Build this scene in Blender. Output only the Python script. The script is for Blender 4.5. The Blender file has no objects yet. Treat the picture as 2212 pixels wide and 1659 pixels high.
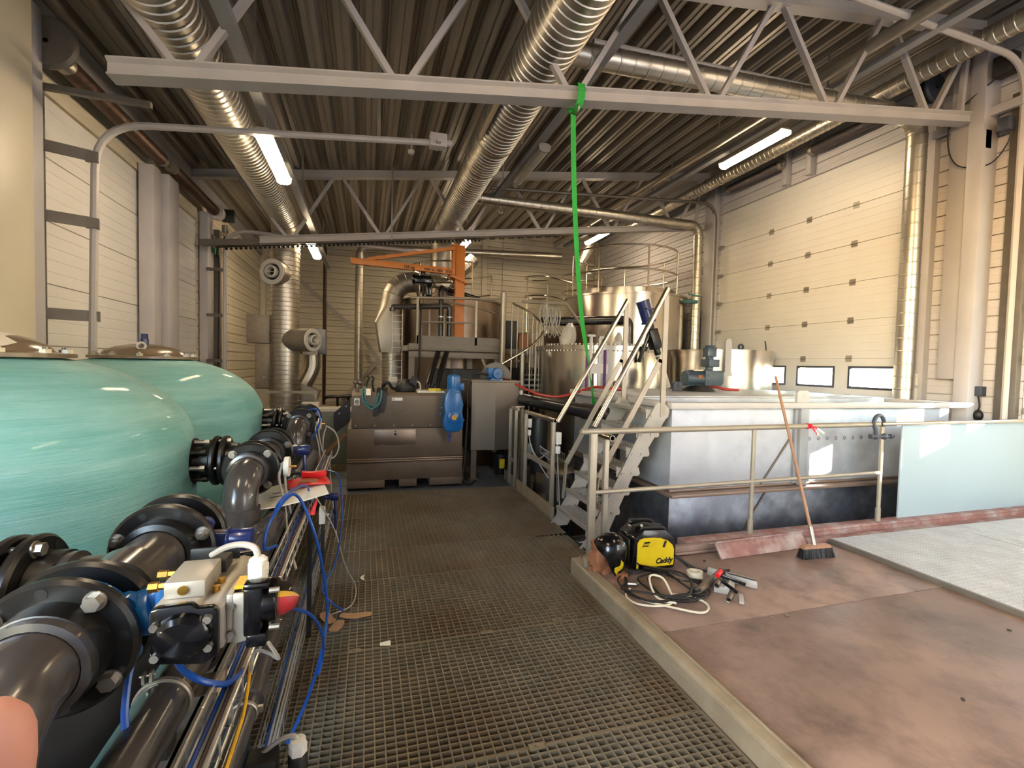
# Process hall with round green vessels, steel tanks, gratings and ceiling ducts
import bpy, bmesh, math, random
from mathutils import Vector, Matrix, Quaternion
random.seed(7)
SC = bpy.context.scene
COL = SC.collection
PI = math.pi
V = Vector

# ---------------------------------------------------------------- camera
FPX, CX, CY, EYE = 1030.0, 1106.0, 829.5, 1.64
_d = V((793 - CX, -(782 - CY), -FPX)).normalized()
_u = V((1, -.024, 0)).cross(_d).normalized()
if _u.y < 0: _u = -_u
_r = _d.cross(_u)
ROT = Matrix((_r, _d, _u))
cam = bpy.data.cameras.new('camera')
cam.sensor_width = 36; cam.lens = FPX / 2212 * 36; cam.clip_start = .02; cam.clip_end = 200
camo = bpy.data.objects.new('camera', cam); COL.objects.link(camo)
camo.matrix_world = Matrix.Translation((0, 0, EYE)) @ ROT.to_4x4()
SC.camera = camo

def U(px, py, X=None, Y=None, Z=None, D=None):
    """survey helper: the place in the hall seen in one direction from the measuring point, on a known plane or at a known depth"""
    c = V(((px - CX) / FPX, -(py - CY) / FPX, -1))
    r = ROT @ c
    o = V((0, 0, EYE))
    if D is not None: return o + r * D
    if X is not None: return o + r * (X / r.x)
    if Y is not None: return o + r * (Y / r.y)
    return o + r * ((Z - EYE) / r.z)

# ---------------------------------------------------------------- materials
def lin(c):
    return tuple((x / 12.92 if x <= .04045 else ((x + .055) / 1.055) ** 2.4) for x in (v / 255 for v in c)) + (1,)

def mat(name, rgb, rough=.5, metal=0, var=.12, scale=6, bump=0, bscale=60, stretch=None, emit=None, es=0, alpha=1,
        trans=0, coat=0, spec=.5, dirt=None, dirt_scale=2.5, dirt_amt=.5, rvar=.15, aniso=0):
    m = bpy.data.materials.new(name); m.use_nodes = True
    nt = m.node_tree; N = nt.nodes; L = nt.links
    p = N['Principled BSDF']
    base = lin(rgb)
    p.inputs['Metallic'].default_value = metal
    p.inputs['Roughness'].default_value = rough
    p.inputs['Specular IOR Level'].default_value = spec
    p.inputs['Coat Weight'].default_value = coat
    p.inputs['Coat Roughness'].default_value = .08
    p.inputs['Transmission Weight'].default_value = trans
    p.inputs['Anisotropic'].default_value = aniso
    if alpha < 1: p.inputs['Alpha'].default_value = alpha
    tc = N.new('ShaderNodeTexCoord'); mp = N.new('ShaderNodeMapping')
    L.new(tc.outputs['Object'], mp.inputs['Vector'])
    if stretch: mp.inputs['Scale'].default_value = stretch
    nz = N.new('ShaderNodeTexNoise'); nz.inputs['Scale'].default_value = scale; nz.inputs['Detail'].default_value = 5
    L.new(mp.outputs['Vector'], nz.inputs['Vector'])
    rp = N.new('ShaderNodeValToRGB')
    rp.color_ramp.elements[0].position = .3; rp.color_ramp.elements[1].position = .72
    rp.color_ramp.elements[0].color = tuple(x * (1 - var) for x in base[:3]) + (1,)
    rp.color_ramp.elements[1].color = tuple(min(1, x * (1 + var)) for x in base[:3]) + (1,)
    L.new(nz.outputs['Fac'], rp.inputs['Fac'])
    col = rp.outputs['Color']
    if dirt:
        n2 = N.new('ShaderNodeTexNoise'); n2.inputs['Scale'].default_value = dirt_scale; n2.inputs['Detail'].default_value = 8
        n2.inputs['Roughness'].default_value = .65
        L.new(tc.outputs['Object'], n2.inputs['Vector'])
        r2 = N.new('ShaderNodeValToRGB'); r2.color_ramp.elements[0].position = .45; r2.color_ramp.elements[1].position = .68
        r2.color_ramp.elements[1].color = (dirt_amt,) * 3 + (1,); r2.color_ramp.elements[0].color = (0, 0, 0, 1)
        L.new(n2.outputs['Fac'], r2.inputs['Fac'])
        mx = N.new('ShaderNodeMix'); mx.data_type = 'RGBA'
        L.new(r2.outputs['Color'], mx.inputs['Factor']); L.new(col, mx.inputs[6]); mx.inputs[7].default_value = lin(dirt)
        col = mx.outputs[2]
    L.new(col, p.inputs['Base Color'])
    if rvar:
        mr = N.new('ShaderNodeMapRange'); mr.inputs['To Min'].default_value = max(.02, rough - rvar * .5); mr.inputs['To Max'].default_value = min(1, rough + rvar * .5)
        L.new(nz.outputs['Fac'], mr.inputs['Value']); L.new(mr.outputs['Result'], p.inputs['Roughness'])
    if bump:
        nb = N.new('ShaderNodeTexNoise'); nb.inputs['Scale'].default_value = bscale; nb.inputs['Detail'].default_value = 3
        L.new(mp.outputs['Vector'], nb.inputs['Vector'])
        b = N.new('ShaderNodeBump'); b.inputs['Strength'].default_value = bump; b.inputs['Distance'].default_value = .01
        L.new(nb.outputs['Fac'], b.inputs['Height']); L.new(b.outputs['Normal'], p.inputs['Normal'])
    if emit:
        p.inputs['Emission Color'].default_value = lin(emit); p.inputs['Emission Strength'].default_value = es
    return m

M = {}
M['wall'] = mat('cream_sandwich_panel', (216, 206, 184), .42, var=.04, scale=1.5, bump=.03, bscale=30)
M['wallr'] = mat('pale_grey_sandwich_panel', (208, 204, 206), .45, var=.04, scale=1.5, bump=.03, bscale=30)
M['door'] = mat('white_door_foam_panel', (228, 225, 220), .38, var=.03, scale=2, bump=.03, bscale=40)
M['steelpaint'] = mat('grey_white_painted_steel', (184, 178, 174), .45, var=.06, scale=4)
M['column'] = mat('light_grey_painted_column', (184, 180, 182), .42, var=.05, scale=3)
M['flash'] = mat('pale_grey_flashing', (150, 150, 152), .45, var=.05)
M['dark_col'] = mat('dull_grey_galvanised_post', (112, 106, 98), .5, .4, var=.12, scale=9)
M['roof'] = mat('galvanised_roof_deck', (142, 134, 124), .4, .3, var=.12, scale=3, stretch=(1, .1, 1))
M['galv'] = mat('spiral_duct_zinc', (190, 184, 172), .36, .95, var=.05, scale=3, rvar=.06)
M['galvd'] = mat('dull_zinc_sheet', (166, 159, 147), .42, .8, var=.06, scale=8)
M['stainless'] = mat('brushed_stainless', (128, 118, 108), .46, .9, var=.07, scale=3, stretch=(1, 1, .15), bump=.03, bscale=120, rvar=.12)
M['stainless_v'] = mat('rolled_stainless_tank', (196, 188, 180), .22, 1, var=.06, scale=2.2, rvar=.12, bump=.02, bscale=14)
M['stainless_d'] = mat('stained_stainless', (140, 126, 112), .4, .9, var=.12, scale=2, stretch=(1, 1, .2), dirt=(110, 84, 66), dirt_amt=.5, dirt_scale=1.6)
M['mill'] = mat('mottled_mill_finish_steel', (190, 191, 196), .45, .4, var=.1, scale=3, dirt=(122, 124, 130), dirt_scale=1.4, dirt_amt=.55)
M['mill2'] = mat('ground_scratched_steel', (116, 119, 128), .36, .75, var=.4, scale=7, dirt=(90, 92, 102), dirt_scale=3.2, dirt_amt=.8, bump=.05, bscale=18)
M['brownsteel'] = mat('brown_stained_box_steel', (108, 94, 80), .5, .3, var=.12, scale=2, stretch=(1, 1, .3), dirt=(72, 58, 46), dirt_scale=1.6, dirt_amt=.5)
M['black'] = mat('black_rubber', (18, 17, 18), .5, var=.15)
M['blackgl'] = mat('glossy_black_plastic', (10, 10, 13), .16, var=.1, rvar=.05)
M['blackpvc'] = mat('black_flange_plastic', (19, 18, 18), .32, var=.18, scale=12, rvar=.1)
M['pvc'] = mat('dark_grey_pipe_plastic', (64, 60, 59), .22, var=.1, scale=5, rvar=.1, coat=.25)
M['pvcd'] = mat('dull_dark_pipe', (32, 31, 33), .24, var=.15)
M['blue'] = mat('blue_gear_enamel', (22, 92, 156), .32, var=.12, coat=.2)
M['navy'] = mat('navy_valve_enamel', (26, 42, 98), .3, var=.12, coat=.3)
M['hose'] = mat('blue_air_hose', (18, 72, 158), .3, var=.06)
M['orange'] = mat('orange_crane_paint', (204, 122, 48), .42, var=.08, scale=5)
M['yellow'] = mat('yellow_panel_plastic', (206, 178, 20), .38, var=.06, dirt=(150, 120, 20), dirt_amt=.25, dirt_scale=9)
M['green'] = mat('green_webbing', (46, 166, 62), .75, var=.12, scale=40, stretch=(1, 1, 3), bump=.3, bscale=300)
M['purple'] = mat('purple_webbing', (80, 40, 96), .75, var=.12, scale=40)
M['red'] = mat('red_hose_rubber', (170, 52, 44), .45, var=.1)
M['redp'] = mat('bright_red_plastic', (214, 30, 36), .35, var=.05)
M['white'] = mat('white_plastic', (214, 210, 200), .45, var=.04)
M['cable'] = mat('grey_cable_sheath', (166, 160, 152), .5, var=.06)
M['cream'] = mat('cream_hose', (206, 196, 172), .5, var=.06)
M['zincwire'] = mat('bright_zinc_wire', (196, 192, 186), .32, .9, var=.08, scale=20)
M['bolt'] = mat('zinc_bolt', (170, 164, 154), .34, .9, var=.15, scale=40)
M['brass'] = mat('brass_fitting', (206, 160, 76), .28, 1, var=.1, scale=30)
M['alu'] = mat('cast_aluminium', (176, 169, 156), .4, .35, var=.06, scale=16, bump=.04, bscale=260)
M['grate'] = mat('moulded_grating_bars', (126, 116, 96), .5, .25, var=.22, scale=5, dirt=(98, 66, 34), dirt_scale=1.3, dirt_amt=.55)
M['grate_w'] = mat('pale_grating_bars', (186, 186, 186), .5, .1, var=.12, scale=5)
M['grate_b'] = mat('bluish_covered_grating', (90, 95, 104), .45, .3, var=.15, scale=3)
M['curb'] = mat('beige_channel_paint', (146, 132, 110), .45, var=.08, scale=5, dirt=(96, 78, 56), dirt_amt=.45, dirt_scale=4)
M['rustplate'] = mat('red_brown_primer_plate', (142, 118, 106), .5, .05, var=.3, scale=1.6, bump=.12, bscale=34, dirt=(92, 74, 66), dirt_scale=2.6, dirt_amt=.9)
M['kerb'] = mat('flaking_red_primer', (134, 92, 84), .6, var=.2, scale=9, dirt=(176, 166, 160), dirt_scale=5, dirt_amt=.75, bump=.2, bscale=30)
M['concrete'] = mat('dark_void_concrete', (58, 56, 55), .6, var=.2, scale=2)  # coloured dark to keep the void under the gratings black
M['board'] = mat('pale_blue_green_board', (160, 174, 178), .42, var=.04, scale=1)
M['railpaint'] = mat('warm_grey_rail_steel', (158, 148, 132), .38, .35, var=.08, scale=6)
M['railbright'] = mat('bright_handrail_tube', (206, 194, 176), .22, 1, var=.06)
M['stairsteel'] = mat('galvanised_stair_steel', (166, 160, 150), .42, .4, var=.1, scale=10)
M['platform'] = mat('grey_platform_paint', (120, 112, 102), .5, .1, var=.08)
M['brownpipe'] = mat('brown_spring_steel', (92, 70, 58), .38, .6, var=.12, scale=8)
M['greyspring'] = mat('dark_grey_spring', (96, 88, 88), .42, .5, var=.12, scale=8)
M['drain'] = mat('dark_brown_drain_pipe', (62, 44, 38), .4, .3, var=.12)
M['cabinet'] = mat('grey_green_cabinet', (106, 112, 108), .45, var=.06)
M['insul'] = mat('pale_insulation_foil', (158, 146, 128), .5, .35, var=.12, scale=9, bump=.25, bscale=16)
M['plasticfilm'] = mat('clear_plastic_film', (220, 214, 206), .2, var=.1, alpha=.45)
M['clear'] = mat('clear_dome_plastic', (70, 60, 54), .06, var=.02, alpha=.25, rvar=0)
M['glass'] = mat('window_acrylic', (240, 246, 250), .03, var=0, alpha=.06, rvar=0)
M['paper'] = mat('white_paper', (226, 220, 206), .7, var=.03)
M['kraft'] = mat('brown_paper', (146, 92, 58), .7, var=.14, scale=7, bump=.2, bscale=24)
M['card'] = mat('brown_cardboard_tag', (160, 124, 90), .8, var=.12, scale=14)
M['wood'] = mat('worn_broom_wood', (150, 110, 84), .55, var=.2, scale=10, stretch=(1, 1, .1))
M['skin'] = mat('finger_skin', (190, 136, 122), .5, var=.06, scale=20)
M['lamp'] = mat('lamp_tube_diffuser', (255, 244, 220), .4, var=0, emit=(255, 228, 188), es=32)
M['lampoff'] = mat('unlit_lamp_diffuser', (186, 178, 160), .35, var=.06)
M['lampbody'] = mat('grey_lamp_housing', (160, 154, 144), .4, var=.04)
M['rubberred'] = mat('indicator_red', (196, 22, 40), .35, var=.05)
M['indyellow'] = mat('indicator_yellow', (224, 170, 40), .35, var=.05)
M['seal'] = mat('dark_door_seal', (60, 64, 76), .5, var=.1)
M['ledge'] = mat('brown_heat_stained_ledge', (132, 110, 96), .4, .4, var=.2, scale=5, stretch=(.3, 1, 1))
M['gear'] = mat('dark_blue_grey_gear_enamel', (66, 80, 92), .38, .1, var=.08)
M['bounce_ground'] = mat('pale_bounce_ground', (150, 154, 162), .8, var=.06)  # pale so the added outside ground bounces light inwards
M['ink'] = mat('black_print', (14, 13, 13), .5, var=0)
M['teal_strap'] = mat('teal_hose', (66, 116, 118), .45, var=.1)
M['lid'] = mat('clear_brown_lid', (120, 104, 84), .22, var=.12, scale=5)
M['darkbox'] = mat('dark_machine_paint', (34, 32, 32), .5, var=.15)  # even dark grey shared by motors, boxes and panels
M['boardbox'] = mat('beige_wall_box', (178, 166, 142), .5, var=.06)

def teal_material():
    m = mat('wound_teal_fibreglass', (124, 188, 186), .38, var=.1, scale=2.6, coat=.15, rvar=.1)
    nt = m.node_tree; N = nt.nodes; L = nt.links; p = N['Principled BSDF']
    tc = N.new('ShaderNodeTexCoord')
    cols = p.inputs['Base Color'].links[0].from_socket
    # filament windings: fine helical strands, steep on the dome and nearly level on the barrel
    def strands(rot, sc, lo, hi):
        mp = N.new('ShaderNodeMapping'); mp.inputs['Rotation'].default_value = rot; mp.inputs['Scale'].default_value = sc
        L.new(tc.outputs['UV'], mp.inputs['Vector'])
        n = N.new('ShaderNodeTexNoise'); n.inputs['Scale'].default_value = 1; n.inputs['Detail'].default_value = 6; n.inputs['Roughness'].default_value = .7
        L.new(mp.outputs['Vector'], n.inputs['Vector'])
        r = N.new('ShaderNodeMapRange'); r.inputs['From Min'].default_value = .38; r.inputs['From Max'].default_value = .62
        r.inputs['To Min'].default_value = lo; r.inputs['To Max'].default_value = hi
        L.new(n.outputs['Fac'], r.inputs['Value']); return r.outputs['Result']
    a = strands((0, 0, .04), (1.6, 90, 1), .0, 1)
    b = strands((0, 0, .5), (3, 60, 1), 0, 1)
    c = strands((0, 0, .62), (.9, 9, 1), 0, 1); d = strands((0, 0, -.6), (.9, 7, 1), 0, 1)
    hs = N.new('ShaderNodeHueSaturation'); hs.inputs['Value'].default_value = .72; hs.inputs['Saturation'].default_value = 1.15; L.new(cols, hs.inputs['Color'])
    hl = N.new('ShaderNodeHueSaturation'); hl.inputs['Value'].default_value = 1.22; hl.inputs['Saturation'].default_value = .78; L.new(cols, hl.inputs['Color'])
    def blend(c0, c1, fac, amt):
        mu = N.new('ShaderNodeMath'); mu.operation = 'MULTIPLY'; mu.inputs[1].default_value = amt; L.new(fac, mu.inputs[0])
        mx = N.new('ShaderNodeMix'); mx.data_type = 'RGBA'; L.new(mu.outputs[0], mx.inputs['Factor']); L.new(c0, mx.inputs[6]); L.new(c1, mx.inputs[7]); return mx.outputs[2]
    col = blend(cols, hs.outputs['Color'], a, .55); col = blend(col, hs.outputs['Color'], c, .5); col = blend(col, hl.outputs['Color'], d, .6)
    L.new(col, p.inputs['Base Color'])
    ad = N.new('ShaderNodeMath'); ad.operation = 'ADD'; L.new(a, ad.inputs[0]); L.new(b, ad.inputs[1])
    ad2 = N.new('ShaderNodeMath'); ad2.operation = 'ADD'; L.new(ad.outputs[0], ad2.inputs[0]); L.new(c, ad2.inputs[1])
    bm_ = N.new('ShaderNodeBump'); bm_.inputs['Strength'].default_value = .35; bm_.inputs['Distance'].default_value = .012
    L.new(ad2.outputs[0], bm_.inputs['Height']); L.new(bm_.outputs['Normal'], p.inputs['Normal'])
    return m
M['teal'] = teal_material()

# ---------------------------------------------------------------- mesh builder
def frame(d, up=V((0, 0, 1))):
    d = V(d).normalized()
    if abs(d.dot(up)) > .98: up = V((0, 1, 0)) if abs(d.y) < .9 else V((1, 0, 0))
    x = d.cross(up).normalized(); y = x.cross(d).normalized()
    return x, y, d            # side, up-ish, along

class B:
    def __init__(self): self.bm = bmesh.new()
    def box(self, a, b, rot=None, piv=None):
        a, b = V(a), V(b)
        lo = V((min(a.x, b.x), min(a.y, b.y), min(a.z, b.z))); hi = V((max(a.x, b.x), max(a.y, b.y), max(a.z, b.z)))
        vs = [self.bm.verts.new((x, y, z)) for z in (lo.z, hi.z) for y in (lo.y, hi.y) for x in (lo.x, hi.x)]
        for f in ((0, 2, 3, 1), (4, 5, 7, 6), (0, 1, 5, 4), (2, 6, 7, 3), (0, 4, 6, 2), (1, 3, 7, 5)):
            self.bm.faces.new([vs[i] for i in f])
        if rot is not None:
            bmesh.ops.rotate(self.bm, verts=vs, cent=piv if piv is not None else (lo + hi) / 2, matrix=rot)
        return self
    def bar(self, p, q, w, h, up=V((0, 0, 1)), off=(0, 0)):
        """rectangular bar p->q, w across (horizontal side), h in the up direction"""
        p, q = V(p), V(q); x, y, d = frame(q - p, V(up))
        o = x * off[0] + y * off[1]
        vs = []
        for e in (p, q):
            for sx, sy in ((-1, -1), (1, -1), (1, 1), (-1, 1)):
                vs.append(self.bm.verts.new(e + o + x * sx * w / 2 + y * sy * h / 2))
        for f in ((3, 2, 1, 0), (4, 5, 6, 7), (0, 1, 5, 4), (1, 2, 6, 5), (2, 3, 7, 6), (3, 0, 4, 7)):
            self.bm.faces.new([vs[i] for i in f])
        return self
    def loops(self, rings, closed=False, cap0=True, cap1=True):
        R = [[self.bm.verts.new(v) for v in r] for r in rings]
        n = len(R[0]); m = len(R)
        for i in range(m if closed else m - 1):
            a, b = R[i], R[(i + 1) % m]
            for j in range(n):
                self.bm.faces.new((a[j], a[(j + 1) % n], b[(j + 1) % n], b[j]))
        if not closed:
            if cap0: self.bm.faces.new(R[0][::-1])
            if cap1: self.bm.faces.new(R[-1])
        return self
    def tube(self, pts, r, n=10, closed=False, cap=True):
        pts = [V(p) for p in pts]; m = len(pts)
        rs = r if isinstance(r, (list, tuple)) else [r] * m
        rings = []; prev = None
        for i, p in enumerate(pts):
            if closed: t = (pts[(i + 1) % m] - pts[i - 1])
            else: t = pts[min(i + 1, m - 1)] - pts[max(i - 1, 0)]
            t.normalize()
            if prev is None:
                x, y, _ = frame(t)
            else:
                q = prev[2].rotation_difference(t); x = q @ prev[0]; y = q @ prev[1]
            prev = (x, y, t)
            rings.append([p + (x * math.cos(2 * PI * k / n) + y * math.sin(2 * PI * k / n)) * rs[i] for k in range(n)])
        return self.loops(rings, closed, cap, cap)
    def cyl(self, p, q, r, r2=None, n=24):
        p, q = V(p), V(q); x, y, d = frame(q - p); r2 = r if r2 is None else r2
        return self.loops([[e + (x * math.cos(2 * PI * k / n) + y * math.sin(2 * PI * k / n)) * rr for k in range(n)] for e, rr in ((p, r), (q, r2))])
    def lathe(self, prof, o=(0, 0, 0), d=(0, 0, 1), n=32, a0=0, a1=2 * PI, closed_prof=False):
        """prof: (radius, height) along axis d from o; closed_prof makes a ring body"""
        o = V(o); x, y, dd = frame(d)
        full = abs(a1 - a0 - 2 * PI) < 1e-6
        k_n = n if full else n + 1
        rings = []
        for k in range(k_n):
            a = a0 + (a1 - a0) * k / n
            c = x * math.cos(a) + y * math.sin(a)
            rings.append([self.bm.verts.new(o + c * r + dd * h) for r, h in prof])
        m = len(prof)
        for k in range(n):
            A, Bq = rings[k], rings[(k + 1) % k_n]
            for j in range(m if closed_prof else m - 1):
                j2 = (j + 1) % m
                self.bm.faces.new((A[j], Bq[j], Bq[j2], A[j2]))
        bmesh.ops.remove_doubles(self.bm, verts=[v for r in rings for v in r], dist=1e-5)
        return self
    def ring(self, o, d, ro, ri, t, n=36, bev=.0):
        """flat ring (flange) of thickness t along d starting at o"""
        b = min(bev, t * .4)
        pr = [(ri, 0), (ro - b, 0), (ro, b), (ro, t - b), (ro - b, t), (ri, t)]
        return self.lathe(pr, o, d, n, closed_prof=True)
    def prism(self, poly, ext, o=(0, 0, 0), ax=(1, 0, 0), ay=(0, 0, 1)):
        """planar polygon in (ax, ay) at o, extruded along vector ext"""
        o, ax, ay, ext = V(o), V(ax), V(ay), V(ext)
        a = [self.bm.verts.new(o + ax * u + ay * v) for u, v in poly]
        b = [self.bm.verts.new(v.co + ext) for v in a]
        n = len(a)
        self.bm.faces.new(a); self.bm.faces.new(b[::-1])
        for i in range(n): self.bm.faces.new((a[i], b[i], b[(i + 1) % n], a[(i + 1) % n]))
        return self
    def sheet(self, grid, th=.002):
        """a bent sheet of real thickness from a grid of points"""
        G = [[V(p) for p in row] for row in grid]
        m, n = len(G), len(G[0])
        nor = [[None] * n for _ in range(m)]
        for i in range(m):
            for j in range(n):
                a = G[min(i + 1, m - 1)][j] - G[max(i - 1, 0)][j]; b = G[i][min(j + 1, n - 1)] - G[i][max(j - 1, 0)]
                nn = a.cross(b); nor[i][j] = nn.normalized() if nn.length > 1e-9 else V((0, 0, 1))
        T = [[self.bm.verts.new(G[i][j] + nor[i][j] * th / 2) for j in range(n)] for i in range(m)]
        D = [[self.bm.verts.new(G[i][j] - nor[i][j] * th / 2) for j in range(n)] for i in range(m)]
        for i in range(m - 1):
            for j in range(n - 1):
                self.bm.faces.new((T[i][j], T[i + 1][j], T[i + 1][j + 1], T[i][j + 1]))
                self.bm.faces.new((D[i][j], D[i][j + 1], D[i + 1][j + 1], D[i + 1][j]))
        for i in range(m - 1):
            for j in (0, n - 1):
                self.bm.faces.new((T[i][j], D[i][j], D[i + 1][j], T[i + 1][j]))
        for j in range(n - 1):
            for i in (0, m - 1):
                self.bm.faces.new((T[i][j], T[i][j + 1], D[i][j + 1], D[i][j]))
        return self
    def ball(self, c, r, sx=1, sy=1, sz=1, n=16, m=10):
        c = V(c)
        rings = []
        for i in range(1, m):
            t = PI * i / m
            rings.append([c + V((math.sin(t) * math.cos(2 * PI * k / n) * r * sx, math.sin(t) * math.sin(2 * PI * k / n) * r * sy, math.cos(t) * r * sz)) for k in range(n)])
        R = [[self.bm.verts.new(v) for v in q] for q in rings]
        for a, b in zip(R, R[1:]):
            for k in range(n): self.bm.faces.new((a[k], a[(k + 1) % n], b[(k + 1) % n], b[k]))
        t = self.bm.verts.new(c + V((0, 0, r * sz))); bt = self.bm.verts.new(c - V((0, 0, r * sz)))
        for k in range(n):
            self.bm.faces.new((t, R[0][(k + 1) % n], R[0][k])); self.bm.faces.new((bt, R[-1][k], R[-1][(k + 1) % n]))
        return self
    def xf(self, mtx, start=0):
        vs = list(self.bm.verts)[start:]
        bmesh.ops.transform(self.bm, matrix=mtx, verts=vs); return self

OFF = {}
def obj(name, b, m, parent=None, bev=0, smooth=35, label=None, seg=2):
    bmesh.ops.recalc_face_normals(b.bm, faces=b.bm.faces[:])
    if bev: bmesh.ops.bevel(b.bm, geom=[e for e in b.bm.edges if len(e.link_faces) == 2 and e.calc_face_angle(0) > .6], offset=bev, segments=seg, affect='EDGES', profile=.5, clamp_overlap=True)
    off = OFF.get(parent.name if parent else None, V((0, 0, 0)))
    if off.length: bmesh.ops.translate(b.bm, verts=b.bm.verts[:], vec=-off)
    me = bpy.data.meshes.new(name); b.bm.to_mesh(me); b.bm.free()
    me.materials.append(M[m] if isinstance(m, str) else m)
    if m == 'galv' and smooth: smooth = 18
    if smooth:
        me.polygons.foreach_set('use_smooth', [True] * len(me.polygons))
        try: me.set_sharp_from_angle(angle=math.radians(smooth))
        except Exception: pass
    o = bpy.data.objects.new(name, me); COL.objects.link(o)
    if parent: o.parent = parent; OFF[o.name] = off
    if label: o['label'] = label
    return o
def tag(o, label, cat, group=None, kind=None):
    o['label'] = label; o['category'] = cat
    if group: o['group'] = group
    if kind: o['kind'] = kind
    return o
def thing(name, label, cat, loc=(0, 0, 0), group=None):
    o = bpy.data.objects.new(name, None); COL.objects.link(o); o.empty_display_size = .1
    o.location = loc; OFF[o.name] = V(loc)
    return tag(o, label, cat, group)
def solo(name, b, m, label, cat, group=None, **k):
    """a thing that is one mesh, its origin moved to its own base"""
    o = obj(name, b, m, **k); recentre(o)
    return tag(o, label, cat, group)
def recentre(o):
    vs = [v.co for v in o.data.vertices]
    c = V(((min(v.x for v in vs) + max(v.x for v in vs)) / 2, (min(v.y for v in vs) + max(v.y for v in vs)) / 2, min(v.z for v in vs)))
    o.data.transform(Matrix.Translation(-c)); o.location = c
def struct(name, b, m, parent=None, **k):
    o = obj(name, b, m, parent, **k)
    if not parent: o['kind'] = 'structure'
    return o
def dup(root, loc, rot=None, label=None, group=None):
    r = root.copy(); COL.objects.link(r); r.location = loc
    if rot is not None: r.rotation_euler = rot
    if label: r['label'] = label
    if group: r['group'] = group
    for ch in root.children:
        c = ch.copy(); COL.objects.link(c); c.parent = r
        for g in ch.children:
            d = g.copy(); COL.objects.link(d); d.parent = c
    return r
def arc(c, r, a0, a1, ex, ey, n=8):
    c, ex, ey = V(c), V(ex), V(ey)
    return [c + ex * (r * math.cos(a0 + (a1 - a0) * i / n)) + ey * (r * math.sin(a0 + (a1 - a0) * i / n)) for i in range(n + 1)]
def fillet(pts, r, n=6):
    """round the corners of a polyline"""
    pts = [V(p) for p in pts]; out = [pts[0]]
    for i in range(1, len(pts) - 1):
        a, b, c = pts[i - 1], pts[i], pts[i + 1]
        u = (a - b); w = (c - b); t = min(r, u.length * .49, w.length * .49)
        p, q = b + u.normalized() * t, b + w.normalized() * t
        for k in range(n + 1):
            s = k / n; out.append(p * (1 - s) ** 2 + b * (2 * s * (1 - s)) + q * s * s)
    out.append(pts[-1]); return out
def spline(pts, n=6, closed=False):
    pts = [V(p) for p in pts]; m = len(pts); out = []
    for i in range(m if closed else m - 1):
        p0 = pts[(i - 1) % m] if closed or i > 0 else pts[0] * 2 - pts[1]
        p1, p2 = pts[i], pts[(i + 1) % m]
        p3 = pts[(i + 2) % m] if closed or i + 2 < m else pts[-1] * 2 - pts[-2]
        for k in range(n):
            t = k / n
            out.append(.5 * ((2 * p1) + (p2 - p0) * t + (2 * p0 - 5 * p1 + 4 * p2 - p3) * t * t + (3 * p1 - p0 - 3 * p2 + p3) * t ** 3))
    if not closed: out.append(pts[-1])
    return out
def text(name, s, size, m, parent, loc, ex, ey, th=.001, align='LEFT', bold=0, shear=0):
    cu = bpy.data.curves.new(name, 'FONT'); cu.body = s; cu.size = size; cu.extrude = th; cu.align_x = align; cu.offset = bold; cu.shear = shear
    t = bpy.data.objects.new(name + '_tmp', cu); COL.objects.link(t)
    dg = bpy.context.evaluated_depsgraph_get(); me = bpy.data.meshes.new_from_object(t.evaluated_get(dg))
    bpy.data.objects.remove(t); me.name = name
    ex, ey = V(ex).normalized(), V(ey).normalized(); ez = ex.cross(ey)
    mt = Matrix((ex, ey, ez)).transposed().to_4x4(); mt.translation = V(loc) - OFF.get(parent.name, V((0, 0, 0)))
    me.transform(mt); me.materials.clear(); me.materials.append(M[m])
    o = bpy.data.objects.new(name, me); COL.objects.link(o); o.parent = parent; OFF[o.name] = OFF.get(parent.name, V((0, 0, 0)))
    return o
# ================================================================ the hall
XL, XR, YB, YF, ZB = -2.85, 7.4, 14.8, -4.2, -2.6
def ZR(x): return 5.22 + .131 * (x - .85)

def planks(b, axis, c, sgn, u0, u1, z0, z1, pitch=.2, gap=.012, t=.05, seams=None, seamgap=.02):
    """wall cladding: long shallow ribs with grooves between them"""
    z = z0; k = 0
    while z < z1 - .01:
        zt = min(z + pitch - gap, z1)
        e = .006
        for a, bb in ([(u0, u1)] if not seams else [(x, y) for x, y in zip([u0] + seams, seams + [u1])]):
            a2, b2 = a + seamgap / 2, bb - seamgap / 2
            pr = [(0, z), (t - .004, z), (t, z + e), (t, (z + zt) / 2 - .012), (t - .003, (z + zt) / 2), (t, (z + zt) / 2 + .012), (t, zt - e), (t - .004, zt), (0, zt)]
            if axis == 'x': b.prism([(sgn * p, q) for p, q in pr], V((0, b2 - a2, 0)), (c, a2, 0), (1, 0, 0), (0, 0, 1))
            else: b.prism([(sgn * p, q) for p, q in pr], V((b2 - a2, 0, 0)), (a2, c, 0), (0, 1, 0), (0, 0, 1))
        z += pitch; k += 1

ZT = 6.35
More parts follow.
